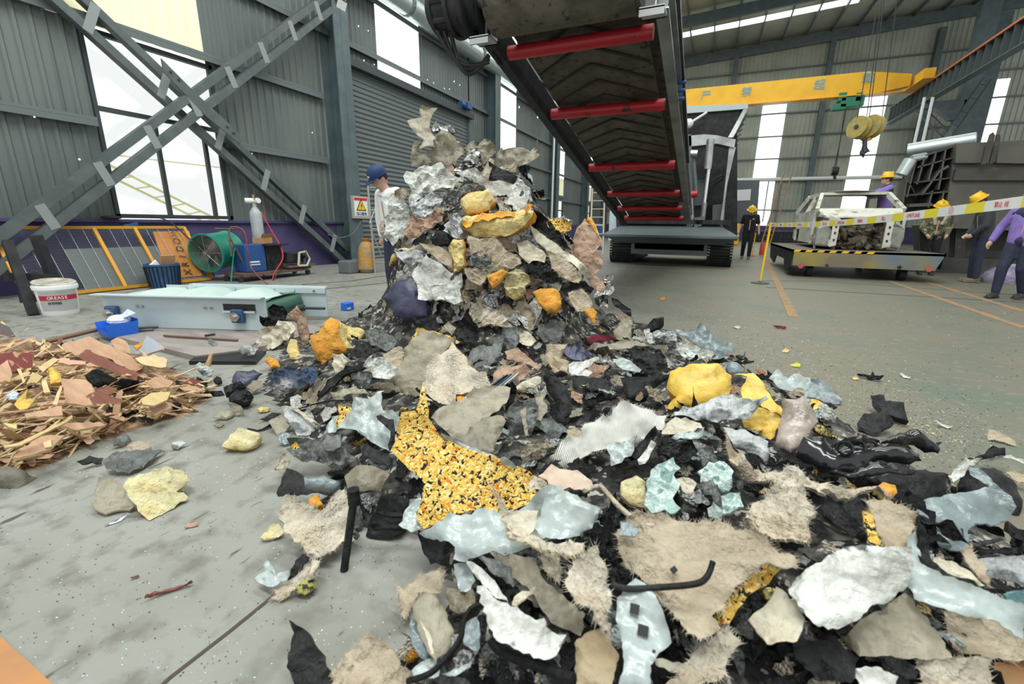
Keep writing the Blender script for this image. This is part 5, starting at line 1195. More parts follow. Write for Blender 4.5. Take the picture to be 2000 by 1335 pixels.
def knit():
    m = bpy.data.materials.new('ribbed_white_fabric'); m.use_nodes = True; n = m.node_tree.nodes; l = m.node_tree.links; p = n['Principled BSDF']
    p.inputs['Base Color'].default_value = (.74, .74, .67, 1); p.inputs['Roughness'].default_value = .95
    t = n.new('ShaderNodeTexCoord'); wv = n.new('ShaderNodeTexWave'); wv.inputs['Scale'].default_value = 55; wv.inputs['Distortion'].default_value = 1.5; l.new(t.outputs['Object'], wv.inputs[0])
    b = n.new('ShaderNodeBump'); b.inputs['Strength'].default_value = .7; b.inputs['Distance'].default_value = .008; l.new(wv.outputs[0], b.inputs['Height']); l.new(b.outputs[0], p.inputs['Normal']); return m
KN = knit()
def wood(key, c1, c2, c3=None): return M(key, c1, .75, 0, c2, 5, .35, .7, .4, 40, stretch=(1, 7, 3), col3=c3, scale3=5, lo3=.56, hi3=.62)
WT, WP, WR, WB, WY = wood('plywood_tan', (.46, .27, .165), (.56, .36, .22)), wood('pale_splintered_wood', (.72, .54, .30), (.60, .42, .22)), wood('red_painted_wood', (.20, .035, .03), (.15, .03, .025), (.45, .25, .15)), wood('red_brown_wood', (.22, .075, .05), (.16, .06, .04)), wood('yellow_veneer', (.60, .47, .22), (.52, .38, .16))
core('heap_fines', heap, -4.1, 1.5, .4, 5.6, .045, M('heap_fines', (.022, .022, .021), .9, 0, (.12, .115, .10), 14, mixlo=.50, mixhi=.60, bump=1, bscale=30, col3=(.38, .36, .30), scale3=24, lo3=.60, hi3=.63, crink=26), 'dark shredded fines filling the inside of the big scrap heap', 'debris')
core('wood_fines', wheap, min(p[0] for p in WF)-.1, max(p[0] for p in WF)+.1, min(p[1] for p in WF)-.1, max(p[1] for p in WF)+.1, .05, M('wood_fines', (.20, .12, .07), .9, 0, (.42, .28, .15), 12, mixlo=.45, mixhi=.6, bump=1, bscale=35, col3=(.05, .04, .03), scale3=9), 'brown splinter fines filling the low heap of broken wood', 'debris')
# ---- crumpled piece with real thickness
def crumple_mesh(nm, P2, mapf, n, size, mats, crum, puff, thick, seed, smooth, curl, cell, fold=1.0):
    """P2: outline in plane coordinates (metres); mapf: plane -> world"""
    rr = random.Random(seed); xs = [p[0] for p in P2]; ys = [p[1] for p in P2]; h = cell; pts = list(P2); nb = len(P2)
    y = min(ys)
    while y < max(ys):
        x = min(xs)
        while x < max(xs):
            a, b = x+rr.uniform(-.3, .3)*h, y+rr.uniform(-.3, .3)*h
            if pip(a, b, P2) and pdist(a, b, P2) > h*.35: pts.append((a, b))
            x += h
        y += h*.9
    vs, es, fs, ov, _e, _f = geometry.delaunay_2d_cdt([V(p) for p in pts], [(i, (i+1) % nb) for i in range(nb)], [], 1, 1e-6)
    cx, cy = sum(xs)/len(xs), sum(ys)/len(ys); so = V((seed*3.1, seed*1.7, seed*.9)); f1 = 2.2/size; ca = math.cos(seed*1.3); sa = math.sin(seed*1.3)
    def disp(x, y):
        u, w2 = (x*ca+y*sa), (-x*sa+y*ca)
        k = 1-2*abs(noise.noise(V((u*f1, w2*f1*.45, 0))+so)); k2 = 1-2*abs(noise.noise(V((u*f1*2.7, w2*f1*1.6, 2))+so)); k3 = noise.noise(V((x*f1*6, y*f1*6, 4))+so)
        d = crum*size*(.9*k+.5*k2+.30*k3)*fold; dd = pdist(x, y, P2)
        if crum > .02 and not puff: d += .09*size*math.exp(-dd/(.06*size))*noise.noise(V((x*f1*2.2, y*f1*2.2, 6))+so)*2
        if puff: d += puff*size*(1-math.exp(-dd/(.14*size)))
        if curl: d += curl*size*noise.noise(V((x*f1*.7, y*f1*.7, 9))+so)*((x-cx)**2+(y-cy)**2)/(.2*size*size)
        return d
    me = bpy.data.meshes.new(nm); F1 = [mapf(v.x, v.y)+n*disp(v.x, v.y) for v in vs]; N_ = len(F1)
    # back layer follows local slope
    B1 = []
    for i, v in enumerate(vs):
        if thick > .02: s_ = .9; c = mapf(cx+(v.x-cx)*s_, cy+(v.y-cy)*s_); B1.append(c-n*(thick*(.6+.4*noise.noise(V((v.x*f1, v.y*f1, 1))+so))))
        else: B1.append(F1[i]-n*thick)
    cnt = {}
    for f in fs:
        for a, b in zip(f, f[1:]+f[:1]): cnt[(a, b)] = 1
    faces, mi = [], []
    for f in fs: faces.append(tuple(f)); mi.append(0)
    for f in fs: faces.append(tuple(N_+i for i in reversed(f))); mi.append(1)
    for (a, b) in cnt:
        if (b, a) not in cnt: faces.append((b, a, N_+a, N_+b)); mi.append(2)
    o_ = sum(F1, V())/max(1, N_)
    me.from_pydata([p-o_ for p in F1+B1], [], faces)
    for m in mats: me.materials.append(m)
    me.polygons.foreach_set('material_index', mi)
    if smooth: me.polygons.foreach_set('use_smooth', [True]*len(faces)); me.set_sharp_from_angle(angle=math.radians(48))
    me.update(); o = bpy.data.objects.new(nm, me); C.objects.link(o); o.location = o_; return o
SEED = [10]
def rim_edges(me, nv):
    cnt = {}
    for p_ in me.polygons:
        if p_.material_index == 0 and len(p_.vertices) == 3 and max(p_.vertices) < nv:
            for k in p_.edge_keys: cnt[k] = cnt.get(k, 0)+1
    return {e.index for e in me.edges if cnt.get(tuple(sorted(e.vertices)), 0) == 1}
def jagged(P, step, amp, rr):
    out = []; n = len(P)
    for i in range(n):
        a, b = P[i], P[(i+1) % n]; L = math.hypot(b[0]-a[0], b[1]-a[1]); k = max(1, int(L/step))
        for j in range(k):
            t = j/k; nx_, ny_ = -(b[1]-a[1])/(L or 1), (b[0]-a[0])/(L or 1); q = amp*rr.uniform(-1, 1) if j else amp*.3*rr.uniform(-1, 1)
            out.append((a[0]+(b[0]-a[0])*t+nx_*q, a[1]+(b[1]-a[1])*t+ny_*q))
    return out
def piece(nm, label, cat, P, mats, off=.04, Y=None, n=None, crum=.05, puff=0, thick=.004, smooth=True, curl=.1, jag=2.5, hf=heap, z=None, group=None, tilt=.5, parent=None, fold=1.0, cells=11, d=None, fuzz=False):
    SEED[0] += 1; sd = SEED[0]; rr = random.Random(sd); crum = crum*1.7 if crum > .015 else crum; cells = int(cells*1.25)
    if not isinstance(mats, (list, tuple)): mats = (mats,)
    mats = list(mats)+[mats[-1]]*(3-len(mats)) if len(mats) < 3 else mats
    cx = sum(p[0] for p in P)/len(P); cy = sum(p[1] for p in P)/len(P)
    if d is not None: A = dp(cx, cy, d); hn = V((0, -.5, .8))
    elif z is not None: A = zp(cx, cy, z); hn = V((0, 0, 1))
    elif Y is not None:
        A = yp(cx, cy, Y); hn = V((0, -.7, .5)); B_ = march(cx, cy, hf)
        if B_ is not None and (B_-CAM).length < (A-CAM).length+.05: A = B_-(B_-CAM).normalized()*(.05+(3.9-Y)*.16); hn = hnorm(B_, hf, .14)
    else:
        A = march(cx, cy, hf)
        if A is None: A = yp(cx, cy, 3.6)
        hn = hnorm(A, hf) if A.z > .01 else V((0, 0, 1))
        A = A-(A-CAM).normalized()*off
    tc_ = (CAM-A).normalized()
    if n is None: n = (hn*(1-tilt)+tc_*tilt+V((rr.uniform(-.18, .18), rr.uniform(-.18, .18), rr.uniform(-.1, .1)))).normalized()
    else: n = V(n).normalized()
    if n.dot(tc_) < .35: n = (n+tc_*(.45-n.dot(tc_))).normalized()
    u = V((0, 0, 1)).cross(n)
    u = u.normalized() if u.length > .05 else V((1, 0, 0)); v = n.cross(u)
    J = jagged(P, 9, jag, rr); Q = []
    for x, y in J:
        r = ray(x, y); t = (A-CAM).dot(n)/r.dot(n); p = CAM+r*t-A; Q.append((p.dot(u), p.dot(v)))
    if hf is not None and z is None and Y is None and d is None:
        # lift the piece so that none of it dips under the ground
        lo = min((A+u*a+v*b).z for a, b in Q)
        if lo < .01 and n.z > .5: pass
    ar = abs(sum(Q[i][0]*Q[(i+1) % len(Q)][1]-Q[(i+1) % len(Q)][0]*Q[i][1] for i in range(len(Q))))/2; size = math.sqrt(ar)+1e-4
    o = crumple_mesh(nm, Q, lambda a, b: A+u*a+v*b, n, size, mats, crum, puff, thick, sd, smooth, curl, size/cells, fold)
    # keep everything on or above the floor
    zmin = min((o.location+w_.co).z for w_ in o.data.vertices)
    if zmin < .003 and parent is None:
        for w_ in o.data.vertices:
            zz = o.location.z+w_.co.z
            if zz < .004: w_.co.z = .004-o.location.z+.0005*rr.random()
    if fuzz or mats[0].name in ('light_felt', 'beige_felt', 'ribbed_white_fabric'):
        nv = len(o.data.vertices)//2; fm = MB(); c2 = V(o.location)
        re_ = rim_edges(o.data, nv); bs = [e.vertices[:] for e in o.data.edges if e.index in re_]
        for a_, b_ in bs:
            pa, pb = o.data.vertices[a_].co, o.data.vertices[b_].co
            for k in range(max(2, int((pa-pb).length/.0035))):
                q_ = pa.lerp(pb, rr.random()); L_ = rr.uniform(.004, .016)*(1.6 if rr.random() < .15 else 1); out_ = ((q_-pa.lerp(pb, .5)*0).normalized()*.8+V((rr.uniform(-1, 1), rr.uniform(-1, 1), rr.uniform(-.6, .8)))*.7)
                out_ = (out_-n*out_.dot(n)*.5).normalized(); sd_ = out_.cross(n).normalized()*.0007; tp = q_+out_*L_+n*rr.uniform(-.003, .004)
                fm._f([fm.b.verts.new(q_-sd_), fm.b.verts.new(q_+sd_), fm.b.verts.new(tp)])
        fo = fm.build('fibre_fringe', mats[0], o, world=False); fo['kind'] = 'stuff'
    if label:
        tag(o, label, cat, group); LM.append((V(o.location), label))
    return o
LM = []
def T(k, pts):
    x0, y0, s = {'A': (0, 600, .3), 'B': (400, 550, .3), 'C': (900, 550, .3), 'D': (1400, 600, .3), 'E': (650, 180, .3), 'F': (0, 900, .3258), 'G': (450, 900, .3258), 'H': (1000, 900, .3259), 'I': (1400, 900, .3259), 'P': (0, 0, 1)}[k]
    return [(x0+x*s, y0+y*s) for x, y in pts]
def Z_(s): v = [int(k) for k in s.split()]; return list(zip(v[::2], v[1::2]))
def S(k, pts, nm, label, mats, cat='scrap', **kw): return piece(nm, label, cat, T(k, Z_(pts)), mats, **kw)
FT = dict(thick=.006, crum=.035)
def foam(k, pts, nm, label, mats, th=.10, cat='foam', **kw):
    kw.setdefault('puff', .22); kw.setdefault('crum', .05); kw.setdefault('curl', 0); kw.setdefault('cells', 9); return piece(nm, label, cat, T(k, Z_(pts)), mats, thick=th, smooth=True, **kw)
# ---- the tower under the conveyor head
S('E', '485 185 520 170 565 160 560 105 590 95 610 105 650 110 695 130 660 150 640 185 635 240 668 300 672 370 610 385 560 400 590 350 600 320 540 270 500 215', 'torn_sheet', 'pale beige horn of torn sheet at the very top of the heap', (TL, TA), Y=3.55, crum=.05)
S('E', '530 330 580 320 560 400 610 385 672 370 668 290 720 270 790 290 850 360 860 410 820 470 795 540 720 500 710 475 600 495 530 500 520 480', 'torn_sheet', 'dark taupe crumpled sheet just below the beige horn', (TA, TL), Y=3.62, crum=.08)
S('E', '640 230 680 200 710 240 780 230 810 260 790 290 720 270 670 290', 'foil_scrap', 'dark shiny shreds poking up behind the taupe crumpled sheet at the top', (SV,), Y=3.75, crum=.15, jag=5)
S('E', '860 360 900 330 960 335 1000 315 1060 350 1070 400 1040 420 1020 460 980 480 900 420 870 430', 'torn_sheet', 'dark grey folded sheet at the top between the horn and the wing', (TA, DK), Y=3.85, crum=.1)
S('E', '1020 540 1035 470 1065 405 1070 370 1100 335 1110 380 1190 360 1240 360 1290 375 1320 320 1335 295 1340 320 1320 385 1345 400 1350 425 1230 480 1130 520 1040 545', 'torn_sheet', 'wide taupe wing of torn sheet pointing right at the heap top', (TA, TL), Y=3.65, crum=.05, curl=.2)
S('E', '800 530 840 470 880 430 930 365 965 395 975 430 950 480 900 500 850 520', 'foil_scrap', 'crumpled silver foil with rusty spots near the top of the heap', (SV,), Y=3.52, crum=.13)
S('E', '970 540 985 490 1020 430 1050 420 1045 470 1030 520 1015 580 980 570', 'torn_strip', 'light curled strip left of the taupe wing', (TL,), Y=3.5, crum=.08)
S('E', '1010 470 1060 480 1140 520 1200 560 1180 600 1100 590 1020 580', 'torn_sheet', 'small dark flap hanging below the taupe wing', (DK,), Y=3.6)
S('E', '460 550 480 515 560 500 640 490 710 475 740 520 800 560 870 590 830 620 780 640 700 650 620 660 560 720 500 750 495 700 520 650 480 600', 'painted_sheet', 'large crumpled white painted sheet high on the left of the heap', (W_, GY), Y=3.35, crum=.10, smooth=False)
S('E', '800 540 870 510 930 500 975 540 1000 580 960 600 900 560 850 560', 'painted_sheet', 'white folded sheet end under the silver foil', (W_,), Y=3.38, crum=.12)
S('E', '290 665 340 670 400 660 440 690 500 740 480 760 430 770 360 740 320 700', 'painted_sheet', 'pointed white panel tip in front of the man in the cap', (W_, GY), Y=3.3, crum=.06)
S('E', '405 640 450 620 490 640 520 660 515 690 480 700 440 700 400 680', 'torn_sheet', 'small beige crumple beside the shoulder of the man in the cap', (TL, TA), Y=3.24, crum=.12)
S('E', '500 750 560 720 640 660 700 700 800 690 820 740 760 790 650 800 600 830 540 820 520 790', 'painted_sheet', 'dirty white wrinkled sheet in the upper middle of the heap', (WM, GY), Y=3.25, crum=.12, smooth=False)
S('E', '690 660 800 640 900 600 980 600 1010 640 880 665 830 700 800 760 740 730', 'torn_sheet', 'grey pinkish wrinkled sheet above the upper foam block', (GY, PK), Y=3.4, crum=.12, smooth=False)
S('E', '370 740 430 770 500 760 520 800 500 870 460 930 430 990 390 1000 340 940 350 880 340 830 370 800', 'painted_sheet', 'white crumpled sheet on the left flank of the heap', (W_, GY), Y=3.22, crum=.12, smooth=False)
S('E', '305 870 320 840 360 820 380 850 370 920 340 960 310 920', 'torn_sheet', 'small taupe roll on the far left flank of the heap', (TL,), Y=3.2, crum=.1, puff=.2)
S('E', '510 830 600 830 660 800 740 790 730 860 640 900 560 950 500 960 470 930', 'painted_sheet', 'brown stained white sheet in the middle left of the heap', (PK, W_), Y=3.28, crum=.12, smooth=False)
S('E', '950 560 1020 580 1110 580 1180 600 1230 630 1265 700 1270 780 1180 775 1090 770 1060 720 1010 640 960 600', 'painted_sheet', 'smooth white body panel with a chrome badge, right of the foam blocks', (W_, GY), Y=3.3, crum=.02)
q = T('E', [(1150, 748)])[0]; q = yp(q[0], q[1], 3.22); tag(MB().tube([q+V((.03, 0, .015)), q+V((-.02, 0, .02)), q+V((-.035, 0, 0)), q+V((-.02, 0, -.02)), q+V((.03, 0, -.015))], .006, 6).build('chrome_badge', m_chrome, smooth=True), 'small chrome badge letter stuck on the smooth white body panel', 'badge')
foam('E', '835 700 880 665 950 650 1010 635 1055 700 1060 720 1020 770 950 790 880 795 840 750', 'foam_block', 'rounded orange yellow foam block above the long foam slab', (FY, FO, FO), .16, Y=3.12)
foam('E', '815 850 850 820 980 800 1150 775 1315 775 1300 820 1265 870 1190 915 1060 950 930 945 870 900 820 880', 'foam_slab', 'long pale yellow foam slab with orange top in the heap centre', (FY, FO, FO), .20, Y=3.02, puff=.15, n=(.05, -.9, .15))
S('E', '830 848 980 802 1150 775 1315 775 1290 800 1130 812 980 840 860 868', 'foam_skin', 'thin orange skin along the top of the long foam slab', (FO,), 'foam', Y=2.97, crum=.02, n=(.05, -.6, .6))
S('E', '735 870 770 800 820 790 860 830 840 880 870 920 820 960 770 920', 'painted_sheet', 'black and white marbled crumple left of the long foam slab', (WM,), Y=3.15, crum=.15)
S('E', '640 950 680 900 720 900 790 950 800 980 760 1010 700 1010 650 990', 'plastic_scrap', 'smooth black curved shell under the marbled crumple', (BK,), Y=3.12, puff=.25, crum=.02)
S('E', '400 1000 470 1010 560 1000 600 960 625 900 640 930 620 990 560 1030 480 1030 410 1020', 'torn_strip', 'thin cream rim curving round the black hollow at left', (CR,), Y=3.12, crum=.03)
S('E', '510 990 560 940 610 910 610 950 590 985 540 1000', 'plastic_scrap', 'black hollow scrap inside the cream rim', (BK,), Y=3.2)  # dark of the hollow drawn as a black sheet, no plastic scrap
S('E', '590 1000 680 990 740 1030 790 1080 790 1170 740 1130 690 1100 640 1060', 'torn_sheet', 'beige sheet with rust brown edge left of the yellow foam pillar', (BE, PK), Y=3.1)
foam('E', '750 1010 790 960 850 960 860 1020 860 1090 870 1130 820 1170 790 1180 785 1080', 'foam_block', 'upright ragged yellow foam pillar below the marbled crumple', (FY, FO), .1, Y=3.1, crum=.12)
S('E', '410 1040 560 1030 640 1060 620 1080 540 1120 490 1140 470 1110 430 1080', 'painted_sheet', 'pale smooth panel under the cream rim', (WM, GY), Y=3.15, crum=.06)
S('E', '490 1140 540 1130 620 1060 640 1080 690 1100 740 1140 780 1180 850 1180 850 1260 840 1350 600 1350 560 1250 520 1200 490 1180', 'painted_sheet', 'large white panel with dark cracks on the lower left of the tower', (W_, GY), Y=3.05, crum=.05)
foam('E', '330 1333 380 1270 450 1220 510 1210 560 1250 600 1320 640 1400 650 1480 520 1500 400 1460 370 1400', 'vinyl_cushion', 'dark navy rounded vinyl cushion wedged at the left foot of the tower', (NV,), .2, 'cushion', Y=3.25, crum=.02)
S('E', '880 930 960 960 1060 950 1100 990 1140 1040 1200 1060 1230 1120 1170 1150 1080 1140 1000 1130 950 1100 900 1060', 'torn_sheet', 'beige creased sheet hanging under the long foam slab', (BE, TA), Y=3.0, crum=.09)
S('E', '905 1060 960 1030 1010 1060 1040 1120 990 1150 920 1140', 'torn_sheet', 'mauve grey crumple left of the hanging creased sheet', (GY,), Y=2.98, crum=.15)
S('E', '1200 980 1270 960 1330 1010 1390 1060 1380 1110 1310 1100 1280 1120 1220 1060', 'torn_sheet', 'square cream sheet right of the hanging creased sheet', (CR, TA), Y=3.05)
S('E', '1290 880 1340 900 1400 960 1480 1010 1560 1060 1620 1120 1690 1190 1660 1200 1580 1140 1480 1080 1400 1040 1330 980', 'torn_strip', 'long cream strip sloping down the right side of the tower', (CR,), Y=3.1, crum=.03)
S('E', '1280 800 1330 780 1400 830 1460 900 1530 1000 1560 1030 1480 1000 1400 940 1330 890 1290 880', 'rubber_strip', 'broad black strip sloping above the long cream strip', (BK,), Y=3.2, crum=.03)
S('E', '1390 850 1460 820 1520 840 1550 900 1500 930 1430 910', 'shredded_trim', 'yellow green shredded trim on the right shoulder of the tower', (SP, DK), Y=3.25, crum=.15, jag=5)
S('E', '1450 830 1520 815 1560 840 1550 880 1500 870', 'foil_scrap', 'small silver shreds at the right shoulder beside the shredded trim', (SV,), Y=3.3, crum=.15, jag=5)
S('E', '1590 880 1640 820 1680 870 1730 930 1745 1000 1720 1030 1760 1090 1740 1150 1690 1190 1600 1110 1560 1050 1570 960', 'torn_sheet', 'upright taupe sheet standing out on the right edge of the tower', (PK, TL), Y=3.4, crum=.06)
foam('E', '1645 830 1680 810 1700 850 1720 900 1750 960 1750 1010 1720 980 1690 910', 'foam_strip', 'thin orange foam strip behind the upright taupe sheet', (FO, FP), .05, Y=3.5)
S('E', '1390 1030 1480 1060 1560 1130 1620 1200 1600 1240 1520 1220 1430 1150', 'torn_sheet', 'smooth beige sheet sloping on the right side of the tower', (BE, GY), Y=3.02)
S('E', '1240 1110 1330 1110 1400 1100 1450 1170 1480 1230 1420 1250 1330 1220 1270 1180', 'torn_sheet', 'dark crumpled cloth in the middle right of the tower', (DK, NV), Y=3.05, crum=.15, smooth=False)
S('E', '1500 1240 1560 1220 1640 1230 1700 1280 1650 1333 1520 1333 1480 1290', 'plastic_scrap', 'black open hollow on the lower right of the tower', (BK,), Y=3.1)  # black sheet laid in for the shade inside this hollow
S('E', '1640 1180 1700 1180 1760 1230 1800 1290 1730 1310 1680 1260', 'torn_sheet', 'small beige flap low on the right edge of the tower', (PK,), Y=3.2)
S('E', '1700 1240 1800 1190 1830 1200 1800 1260 1740 1300', 'foil_scrap', 'grey shredded foil at the lower right edge of the tower', (SV,), Y=3.3, crum=.15, jag=5)
foam('E', '1000 1190 1100 1150 1140 1170 1100 1240 1040 1280', 'foam_block', 'small pinkish orange foam lump under the hanging creased sheet', (FO, PK), .06, Y=2.95)
S('E', '860 1150 960 1140 1000 1200 960 1260 880 1240', 'torn_sheet', 'small beige layered scrap right of the yellow foam pillar', (BE,), Y=2.98, crum=.12)
S('E', '1120 1180 1220 1150 1290 1200 1260 1300 1180 1333 1130 1280', 'torn_sheet', 'olive yellow creased bag in the lower centre of the tower', (FP, TA), Y=2.93, crum=.15, smooth=False)
S('C', '-190 30 -60 20 0 40 20 130 -40 150 -100 120 -160 110', 'painted_sheet', 'white torn sheet with shredded bottom at the tower foot', (W_,), Y=2.98, crum=.08)
foam('C', '470 70 520 45 600 45 650 80 655 150 620 200 560 195 500 150', 'foam_disc', 'round orange foam disc low on the front of the tower', (FO,), .08, Y=2.9)
foam('C', '290 50 340 20 400 30 410 90 350 120 300 90', 'foam_block', 'crushed yellow foam wad left of the orange foam disc', (FY,), .08, Y=2.92, crum=.14)
S('C', '700 75 790 50 830 90 860 150 830 190 760 200 720 140', 'torn_sheet', 'beige torn square right of the orange foam disc', (BE, DK), Y=2.95)
foam('C', '800 190 860 170 885 200 870 270 830 230', 'foam_shard', 'small triangular orange foam shard beside shiny tinsel', (FO,), .05, Y=2.9)
S('C', '870 100 930 60 990 20 980 90 960 180 900 180', 'foil_scrap', 'bundle of silver tinsel strands low on the right of the tower', (SV,), Y=3.0, crum=.2, jag=6)
S('C', '980 100 1050 140 1110 180 1110 230 1060 200 1000 160', 'plastic_scrap', 'dark curved scrap at the lower right of the silver tinsel', (DK,), Y=3.1)
S('C', '130 150 200 180 260 200 330 220 300 260 230 280 150 280', 'torn_sheet', 'cream fringe with orange stains at the tower foot', (BL, FO), Y=2.85, crum=.1, jag=5)
S('C', '0 260 60 270 130 300 120 380 40 420 0 460 -60 380', 'torn_sheet', 'dark green grey crumple at the left foot of the tower', (DK, GY), off=.12, crum=.12)
S('C', '990 330 1020 270 1080 245 1130 250 1110 320 1110 380 1040 390 1000 370', 'torn_sheet', 'rounded taupe sheet standing at the right foot of the tower', (TL, TA), off=.08)
S('C', '1100 320 1210 295 1250 250 1320 250 1320 290 1225 330 1120 360', 'plastic_scrap', 'black block with a bump behind the right foot of the tower', (BK,), off=.06, thick=.04, puff=.1)
S('C', '1250 330 1400 320 1410 400 1330 385 1250 370', 'painted_sheet', 'small marbled sheet behind the white folded wad at right', (WM,), off=.08, crum=.12)
S('C', '790 430 900 400 1050 390 1200 395 1330 440 1340 480 1220 440 1080 440 960 450 860 480', 'torn_strip', 'long flat taupe blade lying across the lower heap', (TL,), off=.16, crum=.02)
S('C', '1080 450 1200 440 1300 470 1350 560 1340 620 1200 610 1130 560', 'torn_sheet', 'dark crumpled sheet under the long taupe blade', (DK, GY), off=.08, crum=.12, smooth=False)
S('C', '100 430 200 420 280 330 270 450 200 560 180 600 100 620 40 540 60 450', 'plastic_scrap', 'smooth grey shell with folded edge low on the left front', (GY,), off=.14, crum=.04)
S('C', '270 300 370 300 380 390 360 450 300 440 275 380', 'torn_sheet', 'grey creased upright sheet beside the smooth grey shell', (GY, TL), off=.14)
S('C', '290 440 370 430 420 470 520 560 510 590 440 540 300 500', 'torn_sheet', 'smooth peach coloured wedge low on the heap front', (PK, FY), off=.2, crum=.02)
S('C', '360 685 400 650 500 610 525 620 520 660 480 690 370 705', 'foam_slab', 'cream slab with curled rounded end below the peach wedge', (CR, FY), off=.2, thick=.03, puff=.1)
S('C', '220 600 300 540 400 560 450 610 400 650 300 650 200 690', 'torn_sheet', 'layered pinkish scrap under the peach wedge', (PK, BE), off=.18, crum=.1)
S('C', '700 540 890 500 900 520 800 570 860 590 830 620 720 610', 'torn_strip', 'white zigzag strip in the lower front of the heap', (W_,), off=.16)
S('C', '990 500 1050 490 1120 530 1180 570 1160 590 1050 580 990 540', 'painted_sheet', 'small pale rounded plate right of the white zigzag strip', (PB,), off=.14)
S('C', '380 320 440 330 490 380 460 430 400 410 370 360', 'torn_sheet', 'cream patch above the peach wedge', (CR,), off=.14)
S('C', '480 330 560 280 650 250 690 290 650 370 600 420 540 400', 'torn_sheet', 'tall grey beige creased leaf in the lower centre of the heap', (GY, BE), off=.12, crum=.08)
S('C', '800 360 930 350 1010 370 900 390 820 410', 'cloth_scrap', 'strip of dark red cloth in the lower right of the heap', (RD,), 'cloth', off=.08)
S('C', '650 410 780 420 880 490 760 520 690 490', 'cloth_scrap', 'dark blue cloth below the dark red strip', (NV,), 'cloth', off=.1)
S('C', '560 440 640 400 690 420 650 500 700 530 690 600 610 620 570 560', 'torn_sheet', 'pinkish torn cluster left of the dark blue cloth', (BE, PK), off=.14, crum=.12)
S('C', '880 500 980 480 1000 560 960 600 900 570', 'foil_scrap', 'ball of grey green wire shreds beside the pale rounded plate', (SV, DK), off=.14, crum=.2, jag=5)
# ---- middle ground
S('C', '530 610 600 600 650 640 700 700 720 790 740 860 700 950 620 900 620 790 560 700', 'plastic_scrap', 'dark grey curved plastic shell in the middle of the heap', (DK,), off=.08, puff=.15, crum=.03)
S('C', '1040 640 1150 620 1300 610 1370 630 1280 680 1200 780 1090 780 1060 720', 'plastic_scrap', 'black smooth cone shaped sheet left of the yellow moulding', (BK, DK), off=.06, puff=.15, crum=.02)
S('C', '720 620 860 620 960 640 1000 680 960 760 880 780 800 740 730 690', 'plastic_scrap', 'flat olive black mat behind the white ribbed fabric', (DK,), off=.03, crum=.03)
foam('C', '1340 700 1360 590 1420 560 1550 545 1680 540 1760 620 1770 700 1740 770 1640 800 1540 830 1400 850 1340 830 1400 760', 'yellow_moulding', 'large glossy yellow rounded moulding on the right of the heap', (YB_, FO), .15, 'moulding', off=.16, puff=.2, crum=.03)
foam('C', '1365 590 1420 565 1500 560 1520 590 1460 615 1380 635', 'yellow_moulding', 'orange lip on top of the large yellow moulding', (FO,), .03, 'moulding', off=.30, crum=.02)
S('D', '95 490 235 405 270 450 340 560 435 690 420 720 330 680 250 610 180 620 160 560 200 460', 'yellow_board', 'bright yellow folded board standing up right of the yellow moulding', (YB_, FO), 'board', off=.18, crum=.03, thick=.008)
S('D', '160 730 250 640 420 720 430 760 350 870 290 830 180 780', 'yellow_board', 'shaded orange inner face under the folded yellow board', (YB_, FO), 'board', off=.05, crum=.04)
S('C', '1400 330 1560 315 1660 370 1790 430 1780 460 1730 460 1720 520 1640 520 1560 440 1500 400', 'painted_sheet', 'blue grey crumpled panel at the far right corner of the heap', (BG, W_), off=.14, crum=.10)
S('C', '1390 430 1450 400 1560 450 1620 460 1660 530 1560 540 1450 520', 'painted_sheet', 'white finely folded wad in front of the blue grey panel', (W_,), off=.16, crum=.16, smooth=False)
S('C', '1730 530 1800 530 1850 560 1840 600 1790 630 1740 600', 'painted_sheet', 'small blue grey roll behind the yellow folded board', (BG,), off=.1, puff=.3, crum=.05)
S('D', '345 450 380 420 460 470 520 450 600 470 590 580 460 560 370 520', 'painted_sheet', 'white and pale blue bent panel right of the yellow board', (PB, W_), off=.12, crum=.07)
S('D', '590 480 700 490 760 540 820 620 720 660 640 600 580 590', 'painted_sheet', 'grey bent fender corner at the right tip of the heap', (BG, GY), off=.10, crum=.05)
S('D', '570 600 630 590 720 660 690 710 600 660', 'foam_scrap', 'torn yellow scrap under the grey fender corner', (YB_,), 'foam', off=.06)
S('D', '420 620 520 620 570 590 640 700 660 760 600 830 560 900 480 950 380 880 400 780 430 700', 'film_scrap', 'brownish translucent cup shaped sheet right of the yellow board', (SM,), off=.14, puff=.2, crum=.05)
S('C', '960 900 1040 790 1240 840 1340 860 1310 960 1230 1010 1160 1050 1100 1040 960 1080 830 1130 760 1180 680 1230 610 1170 650 1100 720 1020 780 1000 810 940 870 900 930 880', 'ribbed_fabric', 'white ribbed fabric sheet spread across the middle of the heap', (KN, BL), 'fabric', off=.16, crum=.03, jag=4, thick=.01, cells=16)
S('C', '1030 790 1060 780 1240 830 1380 850 1370 870 1240 855 1050 815', 'fabric_roll', 'brown rolled hem along the top of the white ribbed fabric', (M('brown_hem', (.16, .09, .08), .8),), 'fabric', off=.2, crum=.02, thick=.02)
S('C', '1360 880 1450 840 1540 820 1720 740 1830 730 1840 770 1980 780 1990 810 1870 890 1760 910 1640 920 1560 900', 'painted_sheet', 'black and white marbled band in front of the yellow moulding', (WM,), off=.2, crum=.07)
S('C', '1320 940 1400 880 1560 920 1580 960 1450 990 1310 1000', 'torn_sheet', 'plain cream plate right of the white ribbed fabric', (CR, GY), off=.18, crum=.02)
S('C', '1700 960 1850 970 2000 1040 2000 1180 1900 1120 1780 1080', 'painted_sheet', 'marbled rounded panel below the marbled band', (WM,), off=.18, crum=.05, puff=.1)
